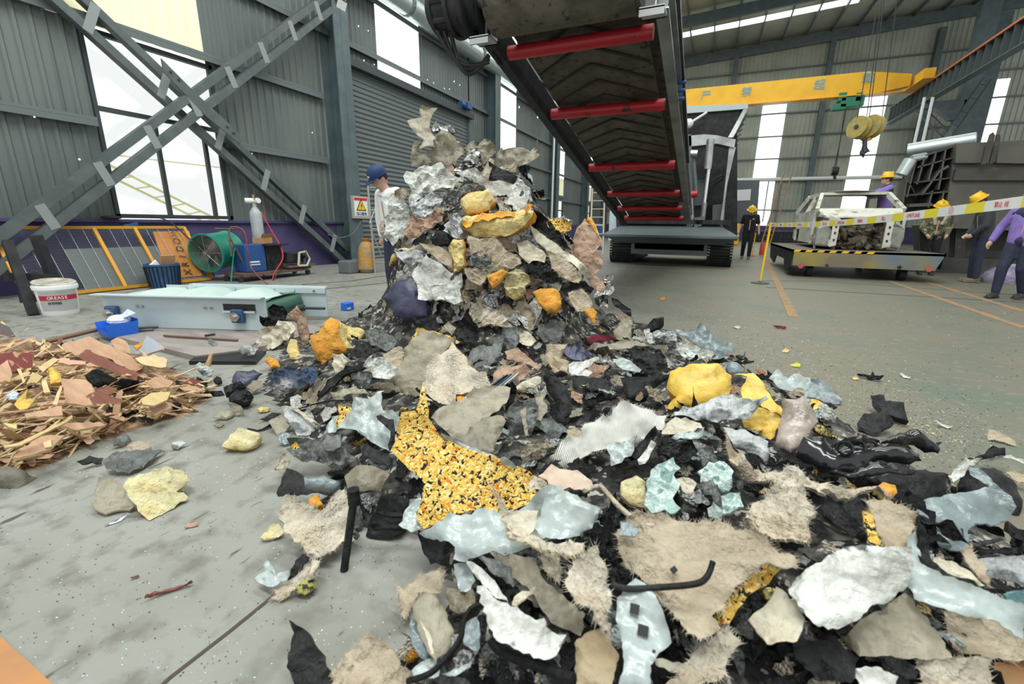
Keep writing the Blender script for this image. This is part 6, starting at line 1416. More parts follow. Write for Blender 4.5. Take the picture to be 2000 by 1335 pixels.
S('C', '480 750 540 740 560 850 520 910 470 890', 'torn_sheet', 'small taupe flap over the dark grey shell', (TL,), off=.12)
S('C', '330 800 480 760 500 820 450 1010 350 1100 300 1000 280 880', 'plastic_scrap', 'hanging dark taupe shroud left of the heap middle', (GY, DK), off=.12, crum=.1)
S('C', '385 840 420 820 445 1010 415 1015', 'torn_strip', 'thin pale strip hanging in front of the dark taupe shroud', (TL,), off=.2, crum=.03)
S('B', '1470 900 1640 780 1750 720 1900 700 1980 740 1960 800 1880 870 1780 960 1700 1080 1560 980', 'plastic_trim', 'large taupe trough shaped trim above the speckled foam', (TL, TA), off=.18, crum=.05)
S('B', '1640 1050 1780 930 1900 850 1960 900 1920 1000 1860 1130 1760 1120', 'plastic_trim', 'lower taupe trough lip above the speckled foam', (TA, TL), off=.16, crum=.04)
S('C', '520 920 600 890 690 960 680 1030 600 1040 540 980', 'plastic_scrap', 'olive grey scrap in the dark hollow', (GY,), off=.04)
S('C', '380 1090 560 1050 600 1100 500 1160 430 1180 390 1150', 'torn_sheet', 'shredded taupe scrap deep in the dark hollow', (TA,), off=.03, crum=.15, jag=5)
S('C', '690 970 760 950 790 990 760 1030 700 1050', 'torn_sheet', 'small tan square left of the white ribbed fabric', (BE,), off=.1)
S('C', '500 1250 590 1190 640 1220 760 1230 850 1300 870 1350 580 1350 560 1290', 'torn_sheet', 'smooth peach plate beside the tip of the speckled foam', (M('peach_board', (.56, .44, .34), .7, 0, (.48, .36, .27), 5),), off=.16, crum=.02, thick=.008)
S('C', '1360 1000 1420 990 1590 960 1580 1010 1500 1030 1400 1030', 'painted_sheet', 'pale grey folded edge under the plain cream plate', (PB, GY), off=.15, crum=.08)
S('C', '950 1060 1080 1040 1150 1010 1130 1100 1050 1180 980 1200', 'painted_sheet', 'pale grey bent plate left of the green glass', (PB, GY), off=.18, crum=.06)
S('C', '1150 1160 1240 1030 1270 1060 1200 1180 1160 1190', 'painted_sheet', 'narrow white upright plate above the green glass', (W_,), off=.24, crum=.03)
S('C', '1100 1110 1260 960 1300 980 1200 1080 1140 1160', 'plastic_scrap', 'black wedge under the plain cream plate', (BK,), off=.2)
S('C', '1540 1080 1640 1090 1680 1180 1600 1240 1560 1160', 'plastic_scrap', 'grey rubbery flap between the two green glass pieces', (GY,), off=.16, crum=.1)
S('C', '1300 1050 1500 1040 1540 1120 1480 1180 1380 1200 1300 1130', 'plastic_scrap', 'dark grey crumpled plastic behind the green glass', (DK, BG), off=.1, crum=.15, smooth=False)
GL = dict(crum=.06, jag=4, thick=.012)
S('H', '800 130 830 60 900 20 960 0 1000 60 960 100 1000 150 960 230 1000 300 940 330 830 320 800 250 810 170', 'laminated_glass', 'tall crazed green laminated glass piece beside the felt', (LG,), 'glass', off=.24, **GL)
S('H', '1110 60 1180 10 1270 10 1330 60 1320 150 1270 190 1230 150 1130 130', 'laminated_glass', 'round crazed green glass piece on the right, topmost', (LG,), 'glass', off=.26, **GL)
S('H', '1170 290 1280 200 1370 190 1390 270 1300 310 1240 350 1180 330', 'laminated_glass', 'dull green glass piece lying below the round one', (LG,), 'glass', off=.18, **GL)
S('H', '980 110 1060 100 1110 140 1080 200 1020 190', 'torn_sheet', 'creamy white crumple between the green glass pieces', (CR,), off=.2, crum=.1)
S('H', '1140 130 1200 110 1250 200 1260 290 1230 270 1200 210 1150 200', 'plastic_scrap', 'grey melted tab in front of the round green glass', (GY,), off=.28, crum=.1)
foam('H', '650 130 740 90 800 130 800 280 720 270 650 200', 'foam_block', 'brownish mouldy foam lump left of the tall green glass', (FP, PK), .05, off=.12)
# ---- right side: black mouldings
S('D', '680 830 760 820 810 860 920 840 1080 860 1250 800 1330 790 1420 830 1495 860 1440 950 1300 890 1150 890 1030 880 920 900 830 920 780 960 740 900', 'black_moulding', 'long glossy black bumper moulding, upper one at right', (GB,), 'moulding', off=.20, crum=.015, puff=.2)
WM_ = S('D', '560 850 700 850 760 930 830 900 1010 900 1200 930 1310 1020 1200 1040 1050 990 900 1080 760 1080 640 1030 520 960', 'black_moulding', 'wide glossy black moulding with round holes, at right', (GB, BK), 'moulding', off=.14, crum=.015, puff=.2)
for i, (x, y) in enumerate(((835, 915), (915, 905), (1000, 912))):
    px, py = T('D', [(x, y)])[0]; a = march(px, py); a = a-(a-CAM).normalized()*.20; dd = (CAM-a).normalized()
    MB().lathe([(.022, 0), (.026, .006), (.020, .01), (.016, 0)], a, dd, 14, False).build('grommet', GB, WM_, smooth=True)
S('D', '700 1060 850 1080 1000 1000 1150 1040 1300 1050 1100 1080 900 1110 760 1110', 'black_moulding', 'thin glossy black strip curving below the wide moulding', (GB,), 'moulding', off=.18, crum=.012, puff=.2)
foam('D', '980 1130 1150 1080 1350 1060 1500 1090 1480 1220 1330 1333 1160 1290 1050 1210', 'rubber_casing', 'thick dull black rubber casing behind the beige felt at right', (RB,), .12, 'rubber', off=.10, puff=.25, crum=.03)
foam('D', '1600 1060 1800 1050 1930 1130 1990 1260 1960 1380 1800 1400 1640 1320 1560 1200', 'rubber_casing', 'round black rubber wheel shape at the right edge', (RB,), .12, 'rubber', off=.06, puff=.25, crum=.02)
S('D', '1400 1240 1440 1160 1540 1060 1620 980 1700 960 1720 990 1640 1040 1580 1120 1520 1180 1440 1220', 'painted_strip', 'white painted strap with black tears rising toward the right edge', (W_, BK), off=.26, crum=.05, jag=4)
S('D', '1600 990 1740 960 1800 900 1880 910 1880 960 1720 990', 'plastic_scrap', 'black bent bracket end on top of the white painted strap', (BK,), off=.28, puff=.2)
S('D', '1700 975 1880 955 2020 990 2020 1020 1880 985 1760 1000', 'painted_strip', 'white strip leaving the frame at the right behind the black bracket', (W_,), off=.25)
S('D', '1880 1070 2020 1080 2020 1150 1960 1140', 'torn_sheet', 'beige edge of sheet lying on the floor at the right edge', (BE,), z=.05)
# ---- foreground right
kw = dict(off=.10)
S('D', '200 1333 330 1230 400 1160 420 1100 480 1050 560 1080 600 1160 580 1240 640 1333 500 1360', 'wool_felt', 'fluffy beige felt peak in front of the black mouldings', (BL, BE), 'felt', off=.22, crum=.06, jag=6, thick=.015)
S('D', '60 830 100 880 240 1030 400 1080 560 1100 760 1180 900 1200 1050 1230 1100 1270 980 1250 700 1210 480 1140 300 1120 180 1050 60 900', 'felt_strip', 'long rope like beige felt edge running across the right foreground', (BL,), 'felt', off=.28, crum=.03, thick=.02, jag=4)
foam('D', '1020 1190 1080 1140 1160 1160 1175 1210 1130 1240', 'foam_scrap', 'small amber foam knob on the felt edge at right', (FO, FY), .04, off=.3)
S('I', '520 140 600 160 720 260 880 400 800 440 680 360 580 260', 'plastic_scrap', 'smooth dark slate strip under the beige felt triangle', (DK,), off=.12, crum=.02)
S('I', '600 160 900 230 930 400 860 400 720 260', 'plastic_scrap', 'deep black sheet beside the smooth dark slate strip', (BK,), off=.06)
S('I', '150 370 220 270 330 240 370 130 490 100 520 170 560 280 590 330 550 420 570 480 480 500 350 470 250 420', 'wool_felt', 'shaggy cream wool patch above the large beige felt', (BL,), 'felt', off=.22, crum=.08, jag=6, thick=.015)
S('I', '900 230 1010 230 1190 310 1180 400 1140 470 1140 530 1010 530 960 430 920 300', 'felt_sheet', 'flat beige felt triangle left of the grey glossy bracket', (BE,), 'felt', off=.26, crum=.03)
S('I', '870 300 920 300 950 400 990 510 970 520 920 490 880 380', 'foam_strip', 'narrow speckled foam strip beside the beige felt triangle', (SP,), 'foam', off=.30, thick=.012)
S('H', '620 440 760 310 860 340 1000 350 1100 390 1290 380 1420 430 1560 500 1700 560 1720 620 1600 640 1480 650 1400 700 1320 790 1250 890 1190 940 1240 1030 1180 1060 1120 1090 1050 1050 1000 980 930 880 860 800 780 720 700 640 640 540', 'felt_sheet', 'very large smooth beige felt sheet in the right foreground', (BE, BL), 'felt', off=.20, crum=.03, curl=.05, jag=3, thick=.01, cells=18)
for i, (x, y) in enumerate(((970, 650), (700, 405))):
    px, py = T('H', [(x, y)])[0]; a = march(px, py)-(march(px, py)-CAM).normalized()*.215; dd = (CAM-a).normalized(); e1 = dd.cross(V((0, 0, 1))).normalized(); e2 = dd.cross(e1)
    tag(MB().prism([a+e1*.009+e2*.002, a+e2*.010, a-e1*.009-e2*.001, a-e2*.009], dd*.012).build('clip', m_black), ('small black square clip in the middle of the large beige felt', 'small black clip near the upper left corner of the large felt')[i], 'clip')
S('H', '1190 950 1250 890 1330 780 1420 690 1560 620 1600 640 1534 740 1420 800 1380 860 1320 940 1280 990 1210 970', 'foam_sheet', 'speckled foam edge showing under the large beige felt', (SP,), 'foam', off=.15, crum=.08, thick=.02)
S('I', '420 780 520 660 640 590 740 540 860 510 1000 540 1130 550 1150 640 1140 750 1030 840 930 860 830 960 720 1010 600 1010 520 940 470 850', 'wool_felt', 'big bright white sheet with fluffy lower edge, right foreground', (W_, BL), off=.20, crum=.05, jag=4, puff=.08, cells=16)
S('I', '200 940 300 850 350 760 420 800 470 870 520 950 480 1080 300 1100', 'torn_sheet', 'pale cream sheet left of the big bright white sheet', (CR,), off=.12, crum=.05)
S('I', '1140 470 1200 400 1240 600 1290 660 1440 720 1600 770 1860 880 1860 1060 1700 960 1500 930 1330 880 1190 820 1150 740', 'painted_sheet', 'smooth bluish white bent frame piece at the right foreground', (PB, W_), off=.24, crum=.02, cells=15)
S('I', '1200 330 1240 420 1290 600 1400 690 1560 750 1720 780 1700 800 1500 750 1300 680 1220 590 1190 420', 'rubber_strip', 'black rubber seal along the bluish white frame piece', (BK,), off=.27, crum=.01, thick=.012)
S('I', '1195 290 1220 240 1330 230 1440 200 1520 190 1620 180 1700 210 1740 240 1770 300 1740 360 1640 390 1540 380 1500 420 1500 560 1400 540 1320 500 1280 420 1200 370', 'metal_bracket', 'glossy blue grey rounded bracket nearest the camera at right', (BG,), 'bracket', off=.34, crum=.03, puff=.08, thick=.008)
S('I', '1510 20 1560 30 1640 100 1720 200 1680 200 1590 130 1520 80', 'metal_tab', 'pale blurred tab sticking up above the blue grey bracket', (BG, PB), off=.36, crum=.02)
S('I', '1480 520 1520 510 1600 650 1640 740 1560 700 1480 620', 'torn_sheet', 'tan triangle below the blue grey bracket', (BE,), off=.26)
S('I', '1290 580 1400 600 1520 660 1620 740 1480 700 1300 650', 'painted_sheet', 'cream shiny sliver between the black seal and the tan triangle', (CR,), off=.24, crum=.02)
S('I', '1560 580 1700 570 1860 560 1860 760 1740 720 1640 700', 'painted_sheet', 'silver white crumpled plate at the right edge', (WM, W_), off=.16, crum=.08)
S('I', '1700 790 1860 760 1860 890 1760 860', 'painted_sheet', 'dark teal plate corner at the right edge under the silver plate', (M('dark_teal', (.06, .14, .14), .4),), off=.27)
S('I', '1500 530 1860 520 1860 555 1560 560', 'rubber_strip', 'horizontal black strip behind the silver plate at the right edge', (BK,), off=.18)
S('I', '780 1050 860 950 1000 880 1120 790 1200 850 1330 1000 1400 1180 1200 1190 1000 1170 850 1170', 'cloth_scrap', 'tan olive draped cloth under the big bright white sheet', (TL, TA), 'cloth', off=.10, crum=.06)
S('I', '1350 900 1500 940 1700 970 1860 1070 1860 1200 1650 1180 1420 1170', 'torn_sheet', 'greyish beige sheet below the bluish white frame piece', (BE, GY), off=.10, crum=.05)
S('I', '1200 1200 1420 1170 1650 1180 1640 1380 1250 1380', 'torn_sheet', 'blurred pinkish beige sheet at the bottom right', (BL, BE), off=.14)
S('I', '1650 1210 1870 1180 1870 1380 1640 1380', 'torn_sheet', 'rust brown sheet in the bottom right corner', (M('rust_brown', (.22, .10, .035), .8, 0, (.30, .18, .08), 5),), off=.12)
S('I', '830 1240 950 1230 1080 1290 1060 1380 860 1380', 'painted_sheet', 'small white plate at the bottom edge on the right', (W_,), off=.16)
S('I', '440 1060 700 1080 860 1180 800 1330 600 1300 470 1180', 'plastic_scrap', 'dark curved sheet at the bottom right under the cream sheet', (DK,), off=.06)
S('H', '1080 1150 1200 1060 1290 1010 1370 1100 1280 1220 1300 1300 1000 1360 920 1360', 'wool_felt', 'bluish white fluffy patch at the bottom centre right', (BL, W_), 'felt', off=.12, crum=.08, jag=5)
S('H', '850 1180 900 1180 1030 1220 1010 1270 940 1260 860 1220', 'torn_sheet', 'small cream curl beside the white plate with square holes', (CR, GY), off=.10)
PP_ = S('H', '630 810 740 690 860 800 900 900 960 1080 880 1150 830 1230 820 1360 640 1360 670 1200 650 1060 620 950', 'punched_sheet', 'pale green white bent plate with two square holes', (PB, W_), 'panel', off=.24, crum=.02, cells=15)
for i, (x, y, s_) in enumerate(((735, 885, .009), (785, 1015, .010), (850, 1140, .003))):
    px, py = T('H', [(x, y)])[0]; a = march(px, py)-(march(px, py)-CAM).normalized()*.255; dd = (CAM-a).normalized(); e1 = dd.cross(V((0, 0, 1))).normalized(); e2 = dd.cross(e1)
    MB().prism([a+e1*s_+e2*s_, a-e1*s_+e2*s_, a-e1*s_-e2*s_, a+e1*s_-e2*s_], dd*.008).build('hole', m_black, PP_)
S('H', '320 720 380 610 460 560 510 520 560 620 570 760 600 850 570 960 600 1060 540 1000 470 880 400 850 340 780', 'wool_felt', 'white woolly flap left of the punched plate', (BL, W_), 'felt', off=.26, crum=.06, jag=5, thick=.015)
S('H', '-40 300 30 380 130 450 240 500 460 560 450 610 330 600 200 540 60 480 -40 430', 'felt_strip', 'cream felt strip sweeping from the speckled foam to the woolly flap', (BL, FP), 'felt', off=.30, crum=.04, jag=4, thick=.012)
S('H', '380 1100 440 1040 540 1000 600 1100 640 1160 600 1360 380 1360', 'felt_sheet', 'tan brown felt pouch at the bottom left of the punched plate', (M('tan_felt', (.34, .26, .15), .9, 0, (.42, .34, .22), 6, bump=.5, bscale=50),), 'felt', off=.18, puff=.1, crum=.05)
S('H', '0 560 150 600 200 720 330 830 440 920 400 1040 250 980 100 760 0 700', 'torn_sheet', 'long dark taupe strip running under the white woolly flap', (TA, DK), off=.10, crum=.04)
foam('H', '170 590 230 550 290 600 300 660 290 740 230 700 190 650', 'wool_wad', 'dirty grey wool wad above the long dark taupe strip', (BL, GY), .04, 'felt', off=.16, crum=.15)
S('H', '650 370 700 360 760 420 740 460 650 450', 'metal_bracket', 'small grey bracket with a dark hole at the felt corner', (BG,), 'bracket', off=.28)
S('H', '580 480 650 600 720 700 680 760 600 700 560 600', 'plastic_scrap', 'black burnt bits between the woolly flap and the beige felt', (BK,), off=.08, crum=.15, jag=5)
# ---- big speckled foam sheet and pale blue panels
S('P', '768 889 778 856 790 826 820 817 844 829 868 859 904 874 958 892 1000 907 1069 936 1098 959 1053 985 978 1004 919 998 883 1014 828 1034 813 1011 825 975 831 949 795 916 779 900', 'speckled_foam', 'large yellow foam sheet speckled with black and orange chips', (SP, BL), 'foam', off=.34, crum=.02, curl=.06, thick=.022, jag=2, cells=18)
S('B', '1560 1010 1680 1060 1860 1120 2010 1180 2060 1220 1990 1200 1850 1160 1680 1100 1580 1060', 'torn_strip', 'thin pale sheet edge along the top of the speckled foam', (PB,), off=.32, crum=.02)
S('G', '1120 420 1200 400 1410 310 1560 310 1620 320 1720 300 1830 260 1995 180 2060 260 1995 470 1900 480 1830 540 1700 570 1560 560 1400 600 1340 590 1350 520 1210 460', 'painted_sheet', 'pale blue grey glossy panel under the speckled foam', (PB, GY), off=.26, crum=.04, curl=.12, cells=16)
S('H', '130 400 200 230 330 180 420 240 530 290 480 400 320 470 180 470', 'painted_sheet', 'pale blue grey dented plate right of the speckled foam tip', (PB, DK), off=.30, crum=.04)
S('G', '1600 330 1780 290 1840 290 1840 400 1780 470 1700 440', 'felt_sheet', 'cream triangle between the two pale blue panels', (CR,), 'felt', off=.33)
S('G', '1015 390 1050 300 1130 190 1150 230 1120 340 1160 400 1090 430', 'painted_sheet', 'pale ragged corner left of the speckled foam lower tip', (PB, BL), off=.30, crum=.06, jag=4)
foam('B', '1340 870 1360 850 1400 870 1400 900 1360 895', 'foam_scrap', 'tiny round orange foam bead above the speckled foam', (FO,), .03, off=.26)
S('B', '1350 370 1380 310 1500 330 1655 380 1640 405 1570 450 1490 530 1460 640 1420 720 1400 830 1330 850 1200 730 1190 690 1240 620 1300 440', 'speckled_sheet', 'upright dusty grey panel backed with speckled foam', (TL, SP, SP), 'panel', off=.30, crum=.02, thick=.02, n=(.1, -.75, .5), cells=15)
S('B', '1290 440 1350 370 1385 305 1520 330 1660 375 1645 400 1500 362 1400 338 1372 385 1310 450', 'foam_strip', 'speckled foam rim along the top of the upright grey panel', (SP,), 'foam', off=.34, crum=.02, thick=.03)
S('B', '1420 660 1500 530 1560 460 1620 420 1700 500 1720 560 1840 620 1870 690 1750 740 1640 740 1640 850 1560 890 1470 900 1440 800', 'wool_felt', 'white woolly panel with orange rim right of the upright grey panel', (BL, FO), 'felt', off=.26, crum=.03, thick=.015)
S('B', '1500 520 1600 425 1640 440 1660 520 1700 560 1600 540 1520 540', 'foam_strip', 'orange foam rim at the top of the white woolly panel', (FO,), 'foam', off=.28, thick=.01)
S('B', '1400 740 1430 670 1450 800 1450 890 1380 860', 'foam_strip', 'speckled foam strip between the grey panel and the woolly panel', (SP,), 'foam', off=.30, thick=.015)
foam('B', '1640 750 1740 755 1735 775 1640 810', 'foam_scrap', 'orange foam wedge below the white woolly panel', (FO,), .03, off=.2)
S('B', '715 950 740 900 860 830 960 850 1000 780 1080 780 1180 720 1170 850 1250 870 1310 900 1290 950 1260 1020 1210 1110 1100 1060 1000 980 900 960 760 970', 'painted_sheet', 'pale blue wavy glossy panel left of the speckled foam', (PB, GY), off=.24, crum=.07, cells=16)
S('B', '870 800 980 820 980 900 960 940 850 940 880 870', 'foam_scrap', 'small speckled foam patch on the pale blue wavy panel', (SP,), 'foam', off=.30, thick=.012, jag=4)
S('B', '1120 880 1225 890 1240 1000 1200 1100 1190 1060 1215 980', 'rubber_strip', 'thin black crease strip on the pale blue wavy panel', (DK,), off=.20)
# ---- left shoulder of the heap
foam('B', '700 350 750 330 780 260 830 235 880 260 890 330 940 430 930 460 860 480 830 570 800 580 740 510 700 400', 'foam_block', 'tall wrinkled orange foam block left of the tower', (FO, FY), .12, off=.20, n=(.1, -.9, .3))
foam('B', '905 330 930 290 1010 305 1055 330 1020 370 990 400 920 360', 'foam_block', 'small square yellow foam block right of the orange block', (FY, YB_), .08, off=.12)
S('B', '370 320 480 290 480 250 560 260 600 310 600 380 530 380 460 470 440 520 400 600 310 560 340 490 380 430', 'felt_sheet', 'wavy cream layered sheets at the left end of the heap', (CR, BE), 'felt', off=.18, crum=.12, n=(.2, -.9, .3), thick=.015)
S('B', '485 300 540 280 590 330 580 400 520 460 470 480 480 400', 'felt_sheet', 'second wavy beige sheet behind the pinkish tan column', (BE, CR), 'felt', off=.22, crum=.12, n=(.2, -.9, .2), thick=.012)
S('B', '560 210 625 155 660 200 690 330 700 480 650 540 630 520 650 440 620 340 600 270', 'felt_sheet', 'tall pinkish tan column of bent sheet at the left end', (PK, PK), off=.22, crum=.08, n=(.2, -.9, .2), puff=.1)
foam('B', '530 450 560 375 600 380 610 440 640 500 560 505', 'foam_block', 'small yellow foam stump at the foot of the pinkish column', (FY, YB_), .06, off=.24)
foam('B', '385 510 420 485 480 520 490 560 430 560', 'foam_scrap', 'amber foam scrap under the wavy cream sheets', (FO,), .04, off=.20)
S('B', '415 190 450 160 510 155 540 200 530 270 470 280 430 240', 'plastic_scrap', 'black ragged plastic in front of the grey conveyor section', (BK,), off=.1, Y=None, z=.26, crum=.15, jag=5)
S('B', '360 230 430 240 470 290 450 320 380 300', 'plastic_scrap', 'black bits below the ragged plastic beside the blue bearing', (BK,), z=.14, crum=.2, jag=5)
S('B', '215 440 260 430 330 410 350 450 320 490 250 480', 'foil_scrap', 'shiny shredded tip at the far left of the heap', (WM,), z=.08, crum=.15, jag=5)
S('B', '175 650 210 590 320 570 380 600 290 680 220 690', 'plastic_scrap', 'shiny navy grey curved shell on the floor left of the heap', (NV, GY), z=.07, puff=.2, crum=.03)
S('B', '270 690 310 650 370 650 380 690 320 720', 'plastic_scrap', 'olive grey scrap right of the navy shell', (TA,), z=.05)
S('B', '440 620 560 560 700 570 720 650 640 720 540 730 460 700', 'denim_bundle', 'bundle of torn denim and grey wool left of the tower', (DN,), 'cloth', off=.14, crum=.16, smooth=False)
S('B', '660 560 720 550 740 620 700 680 660 640', 'denim_bundle', 'narrow dark denim fold beside the orange foam block', (M('dark_denim', (.04, .07, .12), .9),), 'cloth', off=.18, crum=.15)
S('B', '720 720 800 640 900 570 1060 520 1080 550 930 600 850 670 780 760', 'rubber_trim', 'broad black curved rubber trim left of the tower', (BK,), 'rubber', off=.22, crum=.03, thick=.015)
S('B', '820 740 900 690 1040 700 1080 740 950 730 840 770', 'painted_strip', 'grey glossy curved strip below the black rubber trim', (TL, GY), off=.2)
S('B', '940 560 1060 590 1110 620 1060 680 960 640', 'plastic_scrap', 'grey torn wedge under the black rubber trim', (GY, DK), off=.18, crum=.1)
S('B', '840 480 900 470 960 520 900 570 850 600 830 540', 'torn_sheet', 'cream cup shaped scrap at the foot of the orange foam block', (CR, TL), off=.22, crum=.1)
S('B', '940 470 1040 400 1120 420 1140 480 1060 510 980 510', 'plastic_scrap', 'dark grey folded plastic right of the orange foam block', (DK, GY), off=.14, crum=.12)
S('B', '1050 350 1150 310 1250 380 1260 420 1180 470 1080 430', 'torn_sheet', 'grey mauve layered sheet at the left foot of the tower', (GY, PK), off=.14, crum=.1)
S('B', '1360 240 1500 230 1540 290 1480 330 1400 310', 'plastic_scrap', 'black curved plastic above the upright grey panel', (BK, DK), off=.12)
S('B', '1540 310 1590 260 1640 300 1610 350', 'torn_sheet', 'small cream petal above the speckled foam rim', (TL,), off=.16)
S('B', '1160 480 1260 430 1300 460 1280 560 1240 600 1180 520', 'torn_sheet', 'pale mauve sheet left of the upright grey panel', (BE, GY), off=.18)
S('B', '1030 560 1100 520 1180 515 1260 580 1240 640 1170 660 1120 640 1080 590', 'painted_sheet', 'bright white crumpled paper like sheet left of the grey panel', (W_,), off=.22, crum=.14, smooth=False)
foam('B', '150 760 200 710 290 720 320 760 270 810 180 800', 'rubber_lump', 'cracked black rubber lump on the floor, lower of two', (RB,), .05, 'rubber', z=.06, crum=.12)
foam('B', '120 700 200 665 260 680 270 700 200 715 140 740', 'rubber_lump', 'flat black rubber lump on the floor, upper of two', (RB,), .03, 'rubber', z=.08, crum=.12)
S('B', '20 740 40 715 110 710 130 735 60 745', 'plastic_scrap', 'thin black scrap on the floor near the wood heap', (BK,), z=.015)
S('B', '160 780 200 790 260 830 260 860 220 870 170 840', 'torn_sheet', 'small beige torn curl on the floor left of the heap', (TL,), z=.04, n=(.3, -.8, .3))
S('B', '55 890 90 850 200 845 180 880 140 900', 'torn_sheet', 'beige bowl shaped scrap on the floor with a white edge', (TL, W_), z=.02, puff=.2)
S('B', '55 935 90 910 130 925 100 950', 'torn_sheet', 'tiny dark taupe scrap below the beige bowl shaped one', (TA,), z=.015)
foam('B', '340 830 370 815 425 820 410 845 360 852', 'foam_scrap', 'tiny flat yellow foam bit near the heap at left', (FY,), .02, z=.02)
foam('B', '115 1080 170 1000 220 960 340 980 375 1000 340 1060 270 1100', 'foam_block', 'pale yellow foam wedge alone on the floor', (FP, FY), .06, z=.05)
S('B', '500 820 560 810 700 920 690 1000 600 1000 550 930', 'board_scrap', 'dusty blue grey board with scribbled scratches, left foreground', (WM, GY), 'board', off=.14, crum=.01, thick=.008)
S('B', '555 812 580 803 750 930 705 925', 'wood_strip', 'thin cream edge strip along the scratched board', (CR,), 'board', off=.17, crum=.01, thick=.008)
S('B', '410 900 500 870 570 930 520 1000 470 1000', 'board_scrap', 'dull tan board corner beside the scratched board', (TL,), 'board', off=.1, crum=.02)
S('B', '470 1000 520 980 560 990 575 1040 520 1060 480 1040', 'painted_strip', 'small blue grey curl under the dull tan board corner', (BG,), off=.1)
S('B', '360 900 440 850 500 860 420 910', 'plastic_scrap', 'dark brown shard left of the dull tan board', (DK,), off=.06)
S('B', '260 955 340 965 430 930 440 945 350 985', 'rubber_strip', 'black sliver pointing left from the scratched board', (BK,), off=.03)
S('B', '560 1050 640 1010 760 1060 800 1000 890 1000 900 1080 1000 1180 960 1230 800 1190 640 1180 560 1120', 'torn_sheet', 'large grey taupe folded sheet cluster left of the speckled foam', (GY, TL), off=.20, crum=.12, cells=15)
S('B', '760 1050 800 1000 890 1000 890 1080 840 1110 780 1100', 'plastic_scrap', 'smooth dark grey square flap on the grey taupe cluster', (GY,), off=.28, crum=.03)
S('B', '1010 1070 1060 1060 1150 1110 1220 1140 1200 1200 1100 1180 1030 1130', 'plastic_scrap', 'dark curved flap under the pale blue wavy panel', (DK,), off=.22)
S('B', '560 1070 590 1040 620 1080 620 1130 580 1140', 'foam_scrap', 'speckled foam tuft at the left end of the taupe cluster', (SP, FP), 'foam', off=.28, jag=4)
S('B', '450 1230 490 1150 530 1110 560 1180 520 1240', 'wool_felt', 'white fluffy tuft at the left edge of the foreground heap', (BL,), 'felt', off=.14, crum=.12, jag=5)
S('G', '275 200 310 110 340 50 390 50 450 100 560 110 640 140 560 190 460 210 340 215 290 240', 'plastic_scrap', 'dark grey cup shaped plastic at the left of the foreground heap', (DK, GY), off=.22, crum=.06)
S('G', '440 100 560 90 660 130 640 170 560 170 450 150', 'metal_tube', 'blue grey crushed tube inside the dark cup', (BG,), 'tube', off=.28, puff=.3, thick=.02)
S('G', '680 90 760 30 850 30 960 80 900 180 720 190', 'torn_sheet', 'dusty taupe curved sheet right of the dark cup', (TA, GY), off=.24, puff=.1)
S('G', '290 300 340 220 460 280 540 300 600 250 680 180 710 300 740 480 640 510 560 580 480 580 420 500 330 440', 'felt_sheet', 'ragged beige felt hanging under the dark cup', (BL, BE), 'felt', off=.16, crum=.05, jag=5, thick=.012)
foam('G', '465 230 530 200 560 270 490 295', 'foam_scrap', 'bright orange foam bit in the ragged beige felt', (FO,), .03, off=.2)
foam('G', '815 450 830 380 880 280 910 205 1010 205 1080 230 1060 330 1030 430 950 470 870 465', 'rubber_block', 'black ridged rubber block standing on the floor', (RB,), .10, 'rubber', z=.06, crum=.02, puff=.06, n=(.1, -.75, .6))
for i, (y0, y1) in enumerate(((300, 325), (375, 395))): S('G', f'{880-i*35} {y0} {1070-i*15} {y0+12} {1065-i*15} {y1+12} {872-i*35} {y1}', 'rubber_ridge', ('upper', 'lower')[i]+' raised ridge across the black rubber block', (BK,), 'rubber', z=.11, crum=.0, thick=.012, jag=0)
S('G', '150 710 210 660 235 580 260 620 290 680 370 650 350 720 300 750 240 760', 'painted_sheet', 'pale blue petal shaped metal scrap on the open floor', (PB,), z=.05, n=(0, -.6, .8), crum=.08)
S('G', '345 720 380 620 440 560 480 580 430 650 380 690', 'plastic_scrap', 'dark lining beside the pale blue petal', (DK,), z=.06, n=(0, -.6, .8))
S('G', '250 860 270 770 380 720 490 590 540 600 500 700 400 760 320 830', 'felt_strip', 'fluffy beige felt edge beside the pale blue petal', (BL, BE), 'felt', z=.04, jag=4, thick=.01, n=(.2, -.6, .8))
foam('G', '390 750 430 700 500 700 515 760 450 805 400 790', 'foam_scrap', 'small olive speckled foam ball on the open floor', (M('olive_speckle', (.38, .36, .10), .95, 0, (.04, .05, .03), 60, mixlo=.48, mixhi=.52, bump=1, bscale=60),), .05, z=.03)
S('G', '175 460 240 390 290 380 320 440 250 470 200 475', 'foam_scrap', 'flat cream foam bit left of the ragged beige felt', (FP, BL), 'foam', z=.02, jag=4)
S('G', '335 950 380 960 480 1040 550 1150 600 1250 700 1380 420 1380 350 1230 370 1130 380 1030', 'torn_sheet', 'dark curled sheet standing at the bottom left centre', (DK, TA), z=.07, n=(.3, -.6, .7), crum=.06)
S('G', '600 1250 700 1170 800 1080 850 1040 930 1100 1000 1170 1080 1270 1080 1380 640 1380', 'torn_sheet', 'dirty beige crumpled sheet at the bottom centre', (BE, TA), z=.08, crum=.08, n=(0, -.6, .8))
S('G', '980 710 1040 770 1130 680 1290 640 1260 800 1130 790 1080 880 1040 940 1010 830', 'cardboard_scrap', 'tan folded cardboard below the speckled foam', (BE, TL), 'cardboard', off=.12, crum=.04)
S('G', '1090 850 1160 800 1230 800 1290 900 1340 1030 1300 1150 1230 1210 1180 1150 1120 1000', 'torn_sheet', 'taupe pod shaped sheet with a pale slit', (TL, TA), off=.20, puff=.15, crum=.03)
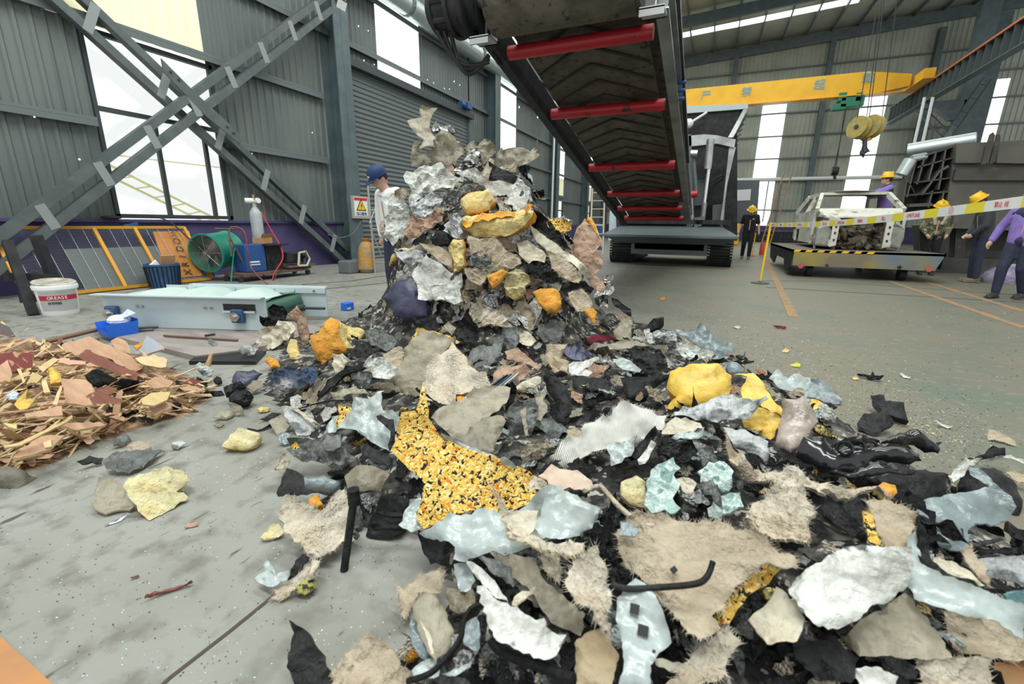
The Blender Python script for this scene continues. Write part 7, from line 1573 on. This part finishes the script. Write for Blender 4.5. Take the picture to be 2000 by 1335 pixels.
S('G', '1130 940 1150 960 1200 1050 1235 1190 1215 1190 1180 1070', 'torn_strip', 'pale slit edge on the taupe pod shaped sheet', (CR,), off=.26, crum=.0)
S('G', '1480 760 1530 750 1600 840 1740 900 1830 960 1880 950 1890 1010 1960 1050 2010 1060 1950 1180 1880 1200 1700 1130 1580 1060 1540 970', 'painted_sheet', 'white torn door skin in the lower centre foreground', (W_, GY), off=.26, crum=.05, jag=4, cells=15)
S('G', '1340 620 1440 610 1470 720 1440 790 1370 780', 'painted_sheet', 'small pale blue square scrap above the white door skin', (PB,), off=.16)
S('G', '1090 1260 1200 1180 1260 1230 1250 1300 1110 1320', 'painted_sheet', 'pale blue scrap under the taupe pod', (PB,), off=.10)
S('G', '1270 1280 1400 1220 1450 1190 1440 1240 1350 1290', 'painted_strip', 'pale blue sliver at the bottom right of the taupe pod', (PB,), off=.10)
S('G', '1070 1040 1090 900 1140 1000 1200 1130 1180 1210 1120 1150', 'painted_strip', 'blue grey strip along the left of the taupe pod', (BG,), off=.14)
S('G', '1380 980 1480 940 1500 1040 1480 1140 1400 1100', 'painted_sheet', 'blue grey plate right of the taupe pod', (BG,), off=.12)
S('G', '1130 430 1280 480 1280 600 1200 620 1150 530', 'plastic_scrap', 'dark recess plate below the pale blue grey panel', (DK,), off=.14)
S('G', '1300 780 1470 800 1480 860 1400 940 1320 900', 'torn_sheet', 'dusty brown crumple beside the taupe pod', (TA,), off=.12, crum=.15)
S('G', '1400 590 1480 620 1600 740 1660 840 1600 830 1500 720', 'painted_strip', 'white narrow bent strip above the white door skin', (W_,), off=.22)
S('G', '1480 570 1600 580 1760 720 1700 760 1560 660', 'plastic_scrap', 'grey tapered strip next to the white narrow strip', (GY,), off=.2)
S('G', '1570 570 1700 560 1830 620 1900 700 1995 760 1995 940 1880 900 1740 790', 'torn_sheet', 'broad dark olive sheet behind the white door skin', (TA, DK), off=.10, crum=.03)
S('G', '1680 860 1700 810 1790 780 1840 760 1820 800 1740 850', 'felt_strip', 'cream torn tuft on the broad dark olive sheet', (CR,), 'felt', off=.2, jag=4)
# ---- scraps lying on the open floor
S('A', '665 990 700 980 850 950 930 930 1080 920 1030 960 1000 1010 930 1060 840 1100 760 1080 690 1060', 'plastic_scrap', 'grey crumpled sheet on the floor behind the yellow foam pieces', (GY, TA), z=.03, crum=.06)
S('A', '500 1010 580 970 670 985 660 1020 600 1010 540 1020', 'plastic_scrap', 'dark tail left of the grey crumpled sheet on the floor', (DK,), z=.03)
S('A', '810 910 900 865 970 880 990 920 900 940', 'torn_sheet', 'beige scrap behind the grey crumpled sheet on the floor', (BE,), z=.03)
S('A', '735 880 760 845 830 830 860 870 800 900 740 900', 'torn_sheet', 'small grey curl on the floor below the wood heap', (GY, TL), z=.03, puff=.2)
S('A', '1115 880 1190 870 1220 885 1160 930 1120 915', 'plastic_scrap', 'small shiny black and white bit on the open floor', (WM, BK), z=.02)
foam('F', '740 160 770 110 900 70 990 35 1110 60 1140 120 1050 190 860 200 790 225', 'foam_block', 'pale yellow foam slab on the floor, upper of two stacked', (FP, FY), .05, z=.08, puff=.12)
foam('F', '760 200 870 190 1100 190 1130 220 900 375 850 320', 'foam_block', 'yellow foam triangle lying in front of the pale foam slab', (FP, FY), .03, z=.035, puff=.05, crum=.02)
S('F', '565 190 600 110 680 110 750 180 790 260 820 300 690 320 640 335 570 300', 'felt_sheet', 'dirty taupe felt flap left of the floor foam slabs', (TL, BE), 'felt', z=.03, crum=.05, jag=5, thick=.012)
foam('A', '515 785 590 780 640 830 655 860 600 870 520 820', 'foam_block', 'pale yellow foam lump at the front edge of the wood heap', (FP,), .04, z=.04)
S('F', '865 808 960 775 1155 732 1150 742 960 790 880 810', 'wood_splinter', 'thin red brown splinter alone on the grey floor', (WB,), 'splinter', z=.012, thick=.008, crum=0, jag=.5)
S('F', '780 695 830 680 835 688 790 700', 'wood_splinter', 'very short reddish splinter above the long thin one', (WB,), 'splinter', z=.01, thick=.006, crum=0, jag=.5)
S('F', '1105 403 1130 370 1185 360 1190 385 1140 400', 'torn_sheet', 'small pinkish orange chip on the open floor', (PK,), z=.008)
S('F', '625 385 700 360 770 310 780 320 700 370', 'film_scrap', 'thin clear film strip beside the floor foam', (m_film,), z=.008)
S('D', '910 435 1000 450 1015 420 1030 450 1090 450 1060 485 990 490', 'plastic_scrap', 'burnt black star shaped scrap on the floor at right', (BK,), z=.02, crum=.15, jag=4)
for p_, l_, z_ in (('1000 575 1090 570 1100 610 1160 620 1170 700 1060 690 1010 640', 'black foam block on the floor at right, rear left of three', .07), ('1100 620 1220 620 1240 730 1250 745 1170 720 1060 690', 'black grooved foam block on the floor at right, rear right of three', .06), ('910 760 960 690 1110 700 1160 750 1020 845 920 800', 'black foam block on the floor at right, front one of three', .05)):
    foam('D', p_, 'foam_block', l_, (RB,), .06, z=z_, puff=.08, crum=.03)
S('D', '1770 790 1860 830 1940 870 1948 900 1870 880 1770 865', 'torn_sheet', 'beige flat scrap on the floor near the right edge', (BE, CR), z=.02)
for p_, nm, l_, m_ in (('100 130 120 118 160 122 145 148', 'paper_scrap', 'white paper scrap on the floor behind the heap at right', W_), ('365 122 450 132 448 143 370 128', 'plastic_sliver', 'thin dark red sliver on the floor at right', RD), ('420 290 445 268 475 275 460 300', 'foam_scrap', 'small yellow foam chip on the floor behind the heap', FY), ('470 375 520 358 548 370 540 390 490 388', 'torn_sheet', 'crumpled lime yellow wrapper on the floor', M('lime', (.55, .55, .06), .5)), ('1190 430 1205 425 1260 455 1250 468 1210 455', 'paper_scrap', 'white folded paper strip on the floor at right', W_), ('1400 745 1430 735 1540 780 1500 795 1460 770', 'paper_scrap', 'larger white paper strip on the floor right of the black blocks', W_), ('250 405 310 400 315 430 290 440', 'foam_scrap', 'dull red scrap beside the yellow folded board', M('dull_orange', (.42, .12, .06), .7)), ('880 455 910 450 930 468 890 475', 'foam_scrap', 'tiny tan bit left of the burnt black scrap', FY), ('1300 100 1312 90 1335 100 1325 125 1300 120', 'foam_scrap', 'x', FO)):
    if l_ == 'x': continue
    S('D', p_, nm, l_, (m_,), z=.012, thick=.004)
S('C', '1300 105 1315 95 1335 100 1330 125 1302 120', 'foam_scrap', 'small orange chip on the floor beyond the heap', (FO,), z=.02)
# rods, cables and trims in the heap
def wire(label, k, pts, off, r, m_, nm='rod', cat='rod', z=None):
    P_ = []
    for px, py in T(k, Z_(pts)):
        a = march(px, py) if z is None else zp(px, py, z)
        if a is None: a = yp(px, py, 3.3)
        P_.append(a-(a-CAM).normalized()*off if z is None else a)
    Q = []
    for i in range(len(P_)-1):
        p0, p1, p2, p3 = P_[max(i-1, 0)], P_[i], P_[i+1], P_[min(i+2, len(P_)-1)]
        for q_ in range(5): t = q_/5; Q.append(.5*((2*p1)+(-p0+p2)*t+(2*p0-5*p1+4*p2-p3)*t*t+(-p0+3*p1-3*p2+p3)*t**3))
    Q.append(P_[-1]); return tag(MB().tube(Q, r, 8).build(nm, m_, smooth='all'), label, cat)
a, b = T('G', [(740, 225), (682, 655)]); A_ = dp(a[0], a[1], 1.48); B_ = zp(*b); tag(MB().cyl(A_, B_, .013, n=12).cyl(A_-V((0, 0, .02)), A_+V((0, 0, .035)), .02, n=12).build('metal_rod', RB, smooth=True), 'dark rod standing on the floor under the dusty taupe sheet', 'rod')
wire('black bent metal bar lying over the large beige felt', 'H', '600 740 700 765 900 755 1100 735 1170 690 1205 600', .27, .0065, DK, 'metal_bar', 'bar')
wire('thin black cable looping over the white door skin', 'G', '1060 1320 1200 1270 1310 1160 1380 1060 1400 960 1450 880 1560 840 1650 850', .30, .006, BK, 'cable', 'cable')
wire('thick black rubber seal under the white door skin', 'G', '1560 1060 1620 1130 1750 1190 1880 1230 1995 1290 2060 1310', .24, .012, BK, 'rubber_seal', 'seal')
wire('rope like cream felt roll at the left of the large beige felt', 'H', '430 180 520 150 560 180 640 270 740 350 850 390', .27, .007, BL, 'felt_roll', 'felt')
wire('thin straight black wire below the grey curved strip', 'B', '600 830 700 800 820 775 1050 770', .24, .004, BK, 'wire', 'wire')
wire('thin dark wire across the centre of the heap', 'C', '780 680 830 700 880 740', .2, .003, BK, 'wire', 'wire')
for i in range(5): wire(('first', 'second', 'third', 'fourth', 'fifth')[i]+' from the left of five parallel thin rods below the peach wedge', 'C', f'{170+i*26} {690-i*3} {280+i*24} {610-i*4}', .24, .005, (BG, BK, NV, BG, WM)[i], 'thin_rod', 'rod')
# ---- broken wood, traced boards
def Wd(p, nm, label, m_, z=.19, th=.014, **kw): kw.setdefault('crum', .012); kw.setdefault('jag', 1.6); return piece(nm, label, 'wood', T('A', Z_(p)), (m_, m_, WP), z=z+.05, thick=th, curl=.02, smooth=False, cells=5, **kw)
Wd('0 300 150 290 225 310 210 380 110 410 30 415 -40 400 -40 310', 'wood_board', 'dark red painted board with splintered end at the left edge', WR, .22, jag=4)
Wd('515 310 560 275 900 430 890 475 700 400 520 330', 'wood_board', 'long red brown board lying on top of the wood heap', WB, .26, .025, jag=.6)
Wd('400 245 580 185 790 290 940 380 900 430 700 330 560 275 520 310 430 290', 'plywood_sheet', 'largest tan plywood sheet behind the red brown board', WT, .21, .01, jag=3)
Wd('400 470 560 470 600 520 620 640 430 620', 'plywood_sheet', 'square pinkish plywood piece in the middle of the wood heap', WT, .22, n=(.2, -.5, .8))
Wd('-30 400 50 335 80 440 60 490 -30 490', 'plywood_sheet', 'tan plywood corner at the left edge under the red board', WT, .20)
Wd('720 220 760 195 820 220 840 300 760 290', 'plywood_sheet', 'rounded plywood piece near the back of the wood heap', WT, .18, n=(.1, -.6, .7))
Wd('905 270 960 185 1060 250 1060 275 960 305', 'board_scrap', 'bluish grey board leaning at the right end of the wood heap', M('blue_grey_board', (.33, .36, .40), .6), .16, n=(.0, -.6, .7), jag=.5)
Wd('880 330 1000 305 1090 340 1080 390 960 380 900 350', 'wood_splinter', 'cream torn veneer at the right end of the wood heap', WP, .15, jag=4)
Wd('865 250 920 225 930 240 890 275', 'foam_scrap', 'bright orange chip near the bluish grey board', FO, .16)
foam('A', '550 450 620 405 680 430 740 470 900 475 910 500 830 520 700 500 600 500', 'plastic_scrap', 'black shoe shaped plastic under the red brown board', (BK,), .05, 'plastic', z=.2)
Wd('915 600 980 560 1110 550 1090 600 1000 640 930 630', 'wood_veneer', 'yellowish rounded veneer at the right front of the wood heap', WY, .12)
Wd('970 650 1080 620 1120 650 1010 700', 'plywood_sheet', 'small tan plywood square at the right front corner', WT, .06)
Wd('160 690 400 640 410 700 170 720', 'wood_board', 'long pinkish board with a metal hinge in the wood heap', WT, .22)
Wd('580 590 640 560 800 600 780 620 600 620', 'wood_board', 'dark brown plank with a round bolt head', WB, .2)
Wd('560 575 700 510 760 520 740 545 620 590', 'wood_board', 'narrow red brown plank above the plank with the bolt head', WB, .21)
Wd('250 390 350 325 385 340 280 420', 'wood_batten', 'short pale batten right of the dark red board', WP, .24, jag=.6)
Wd('340 630 395 500 405 520 370 640', 'wood_splinter', 'upright pale splinter left of the square plywood piece', WP, .24, jag=.6)
Wd('270 480 300 470 325 550 285 555', 'wood_splinter', 'small pale upright chip near the orange foam', WP, .25, jag=.6)
Wd('110 400 135 400 165 480 150 490', 'wood_splinter', 'short pale splinter below the dark red board', WP, .24, jag=.6)
Wd('400 770 430 750 640 745 690 765 500 800', 'wood_board', 'light tan board at the front of the wood heap', WT, .08)
Wd('20 900 120 880 470 710 475 722 140 895 30 915', 'wood_batten', 'very long thin pale batten along the front of the wood heap', WY, .16, .01, jag=.5)
Wd('80 980 240 840 420 830 330 920 130 980', 'plywood_sheet', 'orange tan board at the front left of the wood heap', WT, .10)
Wd('280 880 330 860 335 905 290 915', 'wood_splinter', 'pale yellow square chip on the orange tan board', WP, .13)
Wd('1160 520 1240 505 1340 530 1280 555 1200 540', 'wood_splinter', 'pinkish splintered piece at the far right of the wood heap', WT, .05, jag=3)
Wd('950 480 1010 450 1130 480 1100 520 1000 530', 'plywood_sheet', 'tan plywood scrap behind the yellowish veneer', WT, .14)
Wd('1170 490 1250 460 1310 480 1260 500', 'wood_splinter', 'dark red splinter behind the pinkish splintered piece', WR, .07)
foam('A', '310 400 340 385 400 440 390 490 330 500', 'foam_scrap', 'yellow orange foam bit in the left part of the wood heap', (YB_,), .04, z=.23)
S('A', '100 640 140 560 180 530 170 600 230 600 150 680', 'foam_scrap', 'yellow torn sheet at the left of the wood heap', (YB_,), 'foam', z=.24)
S('A', '40 575 90 550 125 560 110 600 60 610', 'plastic_bag', 'small translucent white bag at the left of the wood heap', (m_film,), 'bag', z=.25, crum=.15)
Wd('1335 370 1365 300 1382 300 1360 385', 'wood_splinter', 'upright pale splinter in front of the black plate', WP, .10, n=(.2, -.9, .1), jag=.5)
Wd('370 355 420 335 560 355 555 370 450 375', 'wood_splinter', 'salmon coloured flat splinter left of the long red board', M('salmon_wood', (.66, .34, .24), .8), .24)
Wd('170 500 210 420 280 450 240 490', 'wood_splinter', 'torn yellow veneer left of the small upright chip', WY, .24, jag=4)
Wd('20 750 110 760 110 790 60 780', 'foam_scrap', 'yellow flat scrap at the lower left of the wood heap', FY, .2)
Wd('0 100 60 130 100 185 60 190 0 170 -40 120', 'board_scrap', 'dark grey board corner at the far left back of the wood heap', M('dark_board', (.10, .08, .08), .8), .12)
foam('A', '0 110 15 85 40 110 25 130', 'foam_scrap', 'tiny yellow foam crumb at the left frame edge', (FY,), .02, z=.14)
foam('A', '1390 470 1410 450 1440 455 1448 490 1410 500', 'rubber_bulb', 'small black rubber bulb between the two heaps', (RB,), .03, 'rubber', z=.04)
S('A', '1270 380 1300 360 1395 420 1380 450 1330 475 1310 440', 'foil_scrap', 'shiny crumpled grey white bag right of the wood heap', (WM,), z=.08, crum=.14)
# ---- fillers: countable small scraps packed into the heaps
R0 = random.Random(77)
WOODK = ('wood_splinter', 'plywood_chip', 'brown_splinter', 'thin_stick')
def proto(kind, mats, asp, crum, thick, puff=0, jag=.05, smooth=True):
    SEED[0] += 1; rr = random.Random(SEED[0]); P_ = []; k = rr.randint(6, 9)
    for i in range(k):
        a = 2*PI*i/k+rr.uniform(-.25, .25); r = .5*rr.uniform(.45, 1.25); P_.append((r*math.cos(a)*asp, r*math.sin(a)/asp))
    if kind in WOODK: w2 = .30/asp; P_ = [(-.5*asp, -w2), (-.1, -w2*1.02), (.5*asp, -w2*rr.uniform(.5, 1.1)), (.5*asp+rr.uniform(-.15, .2), w2*rr.uniform(-.3, .3)), (.5*asp-rr.uniform(0, .2), w2*rr.uniform(.6, 1.1)), (0, w2), (-.5*asp, w2*rr.uniform(.6, 1)), (-.5*asp-rr.uniform(-.1, .15), 0)]
    P_ = jagged(P_, .09, jag, rr); mats = list(mats)+[mats[-1]]*(3-len(mats))
    return crumple_mesh(kind, P_, lambda a, b: V((a, b, 0)), V((0, 0, 1)), .8, mats, crum, puff, thick, SEED[0], smooth, .02 if kind in WOODK else .15, .13)
PREP = (' on ', ' at ', ' in ', ' of ', ' below', ' under', ' above', ' beside', ' behind', ' right', ' left', ' with ', ' near ', ' just ', ' around ', ' hanging', ' high ', ' lying', ' curving', ' sloping', ' standing', ' across', ' along', ' between', ' inside', ' wedged', ' over ', ' deep ', ' to ', ' low ', ' spread', ' sticking', ' poking', ' backed', ' speckled with', ' that', ' pointing', ' coloured', ' showing', ' running', ' sweeping', ' alone', ', ')
def short(l):
    k = len(l)
    for p_ in PREP:
        i = l.find(p_)
        if i > 8: k = min(k, i)
    return l[:k]
def scr(p):
    d = p-CAM; z = d.dot(FW); return CX+F*d.dot(RT)/z, CY-F*d.dot(UP)/z
LMS = [(scr(a), short(b)) for a, b in LM]
def near_label(base, p, s_, smin, smax):
    x, y = scr(p); (lx, ly), nm = min(LMS, key=lambda k: (k[0][0]-x)**2+(k[0][1]-y)**2)
    rel = ('right of' if x > lx else 'left of') if abs(x-lx) > abs(y-ly) else ('below' if y > ly else 'above')
    u = (s_-smin*.7)/(smax*1.2-smin*.7); sz = ('tiny', 'small', 'mid-sized', 'larger')[max(0, min(3, int(u*4)))]
    return f'{sz} {base} {rel} the {nm}'
def scatter(kind, label, cat, group, protos, N, place, smin, smax, kindtag=None):
    done = 0; base = [proto(kind, *p) for p in protos]; used = set(); tries = 0
    while done < N and tries < N*30:
        tries += 1; r = place()
        if r is None: continue
        p, n_ = r; i = R0.randrange(len(base))
        if i not in used: o = base[i]; used.add(i)
        else: o = base[i].copy(); C.objects.link(o)
        s_ = R0.uniform(smin, smax)*R0.uniform(.7, 1.2); z = n_.to_track_quat('Z', 'Y'); q = z @ Quaternion((0, 0, 1), R0.uniform(0, 2*PI)) @ Quaternion((1, 0, 0), R0.gauss(0, .32)) @ Quaternion((0, 1, 0), R0.gauss(0, .32))
        o.rotation_mode = 'QUATERNION'; o.rotation_quaternion = q; o.scale = (s_, s_, s_); o.location = p
        tag(o, near_label(label, p, s_, smin, smax), cat, group); done += 1
    for i, o in enumerate(base):
        if i not in used: bpy.data.objects.remove(o)
def vis(p):
    d = p-CAM; z = d.dot(FW)
    if z < .35: return False
    x, y = CX+F*d.dot(RT)/z, CY-F*d.dot(UP)/z
    return -60 < x < 2060 and -40 < y < 1390
def on_heap(test=None):
    def f():
        # sample by picture direction so that the shown side is covered evenly
        x, y = R0.uniform(420, 2040), R0.uniform(330, 1380); p = march(x, y)
        if p is None or p.z < .03: return None
        if test and not test(x, y, p): return None
        n_ = hnorm(p); return p+n_*.012, (n_+V((R0.uniform(-.3, .3), R0.uniform(-.3, .3), .1))).normalized()
    return f
far = lambda x, y, p: (p-CAM).length > 2.3
near = lambda x, y, p: (p-CAM).length <= 2.3
def sheetp(m_, n=4, c=.09, asp=1.15, jag=.05): return [(m_, asp+.1*i, c+.02*(i % 2), .012, 0, jag, i % 2 == 0) for i in range(n)]
scatter('painted_scrap', 'white painted shred', 'scrap', 'small white shreds in the big heap', sheetp((W_, GY), 4), 80, on_heap(far), .07, .17)
scatter('marbled_scrap', 'marbled black and white shred', 'scrap', 'small marbled shreds in the big heap', sheetp((WM, DK), 4, .12), 70, on_heap(), .05, .14)
scatter('taupe_scrap', 'taupe or beige shred', 'scrap', 'small taupe shreds in the big heap', sheetp((TL, TA), 3)+sheetp((BE, TA), 3), 120, on_heap(far), .06, .17)
scatter('dark_scrap', 'blackish plastic shred', 'scrap', 'small dark shreds in the big heap', sheetp((DK, BK), 3, .12)+sheetp((BK, DK), 3, .12), 230, on_heap(), .05, .15)
scatter('grey_scrap', 'grey plastic shred', 'scrap', 'small grey shreds in the big heap', sheetp((GY, DK), 4, .1), 80, on_heap(), .06, .15)
scatter('pinkish_scrap', 'pinkish tan shred', 'scrap', 'small pinkish shreds in the big heap', sheetp((PK, BE), 3, .1), 26, on_heap(far), .06, .14)
scatter('blue_grey_scrap', 'pale blue metal shred', 'scrap', 'small blue grey shreds in the big heap', sheetp((PB, BG), 4, .08), 42, on_heap(near), .04, .10)
scatter('felt_tuft', 'cream felt tuft', 'felt', 'small felt tufts in the big heap', sheetp((BL, BE), 3, .1, jag=.09), 34, on_heap(near), .04, .10)
scatter('foam_crumb', 'yellow or orange foam crumb', 'foam', 'small foam crumbs in the big heap', [((FY, FO), 1.1, .08, .25, .2), ((FO, FO), 1.0, .08, .25, .2), ((FP, FY), 1.2, .06, .2, .2)], 44, on_heap(), .03, .07)
tower = lambda x, y, p: p.z > .42 and math.hypot(p.x-TC[0], p.y-TC[1]) < 1.3
scatter('painted_scrap', 'creased white sheet scrap', 'scrap', 'white scraps on the tower', sheetp((W_, GY), 4, .12), 26, on_heap(tower), .14, .26)
scatter('taupe_scrap', 'creased taupe or beige sheet scrap', 'scrap', 'taupe scraps on the tower', sheetp((TL, TA), 3, .1)+sheetp((BE, TL), 3, .1), 42, on_heap(tower), .13, .26)
scatter('pinkish_scrap', 'creased pinkish sheet scrap', 'scrap', 'pinkish scraps on the tower', sheetp((PK, BE), 3, .1), 12, on_heap(tower), .12, .2)
scatter('marbled_scrap', 'creased marbled sheet scrap', 'scrap', 'marbled scraps on the tower', sheetp((WM, DK), 3, .14), 24, on_heap(tower), .1, .2)
scatter('foam_crumb', 'yellow foam chunk', 'foam', 'foam chunks on the tower', [((FY, FO), 1.1, .08, .25, .2), ((FP, FY), 1.2, .06, .2, .2)], 12, on_heap(tower), .06, .12)
strip = [((BK,), 2.6, .03, .02, 0, .02), ((DK,), 2.9, .04, .02, 0, .02), ((GY,), 2.6, .05, .02, 0, .03)]
scatter('narrow_strip', 'narrow dark strip', 'strip', 'narrow strips in the big heap', strip, 60, on_heap(), .05, .12)
def on_wood():
    x, y = R0.uniform(-60, 430), R0.uniform(640, 930); p = march(x, y, wheap)
    if p is None or p.z < .01: return None
    return p+V((0, 0, R0.uniform(0, .03))), V((R0.uniform(-.3, .3), R0.uniform(-.3, .3), 1)).normalized()
def woodp(m_, n=3, asp=2.0): return [(m_, asp+.35*i, .012, .05, 0, .02, False) for i in range(n)]
scatter('wood_splinter', 'pale wood splinter', 'splinter', 'pale splinters in the wood heap', woodp((WP, WY), 4, 1.9), 200, on_wood, .04, .10)
scatter('plywood_chip', 'tan plywood chip', 'wood', 'tan plywood chips in the wood heap', woodp((WT, WP), 4, 1.3), 100, on_wood, .05, .12)
scatter('brown_splinter', 'red brown splinter', 'splinter', 'brown splinters in the wood heap', woodp((WB, WR), 3, 1.8), 45, on_wood, .05, .11)
scatter('dark_wood_bit', 'dark bit', 'scrap', 'dark bits in the wood heap', sheetp((DK, BK), 2), 30, on_wood, .05, .10)
scatter('thin_stick', 'thin pale stick', 'stick', 'thin sticks in the wood heap', woodp((WP,), 3, 3.2), 60, on_wood, .04, .09)
# ---- crumbs and glass grains strewn over the floor (uncountable)
def crumbs(nm, label, cat, m_, N, region, s0, s1, seed):
    rr = random.Random(seed); mb = MB(); k = 0
    while k < N:
        x, y = region(rr); p = zp(x, y)
        if heap(p.x, p.y) > .02 or wheap(p.x, p.y) > .02: continue
        s_ = rr.uniform(s0, s1)*(.6+.16*(p-CAM).length); a = rr.uniform(0, PI); c, d = math.cos(a)*s_, math.sin(a)*s_; z = s_*rr.uniform(.25, .7); e = rr.uniform(.4, 1)
        A = [mb.b.verts.new(V((p.x+u, p.y+v, .001))) for u, v in ((c, d), (-d*e, c*e), (-c, -d), (d*e, -c*e))]; t = mb.b.verts.new(V((p.x+c*.2, p.y+d*.2, z)))
        for i in range(4): mb._f([A[i], A[(i+1) % 4], t])
        k += 1
    return tag(mb.build(nm, m_), label, cat, kind='stuff')
regL = lambda r: (r.uniform(-20, 800), 640+700*r.random()**.8)
regR = lambda r: (1180+r.random()*820, 600+330*r.random()**1.2)
regRn = lambda r: (lambda t: (1330+t*560+r.gauss(0, 60), 640+t*260+r.gauss(0, 30)-30))(r.random())
crumbs('glass_grains', 'pale green glass grains strewn over the grey floor', 'glass grains', M('glass_grain', (.50, .72, .70), .15), 300, regL, .0016, .0036, 1)
crumbs('dark_crumbs', 'tiny black crumbs strewn over the grey floor', 'crumbs', m_black, 460, regL, .0014, .0036, 2)
crumbs('wood_crumbs', 'tiny tan wood crumbs around the wood heap', 'crumbs', WP, 500, lambda r: (r.uniform(0, 560), r.uniform(690, 960)), .002, .006, 3)
crumbs('white_crumbs', 'pale crumbs strewn on the floor right of the heap', 'crumbs', W_, 1800, lambda r: regR(r) if r.random() < .35 else regRn(r), .002, .005, 4)
crumbs('black_crumbs', 'black crumbs strewn on the floor right of the heap', 'crumbs', m_black, 1300, lambda r: regR(r) if r.random() < .5 else regRn(r), .002, .006, 5)
crumbs('yellow_crumbs', 'yellow foam crumbs strewn on the floor right of the heap', 'crumbs', FY, 260, regRn, .003, .008, 6)
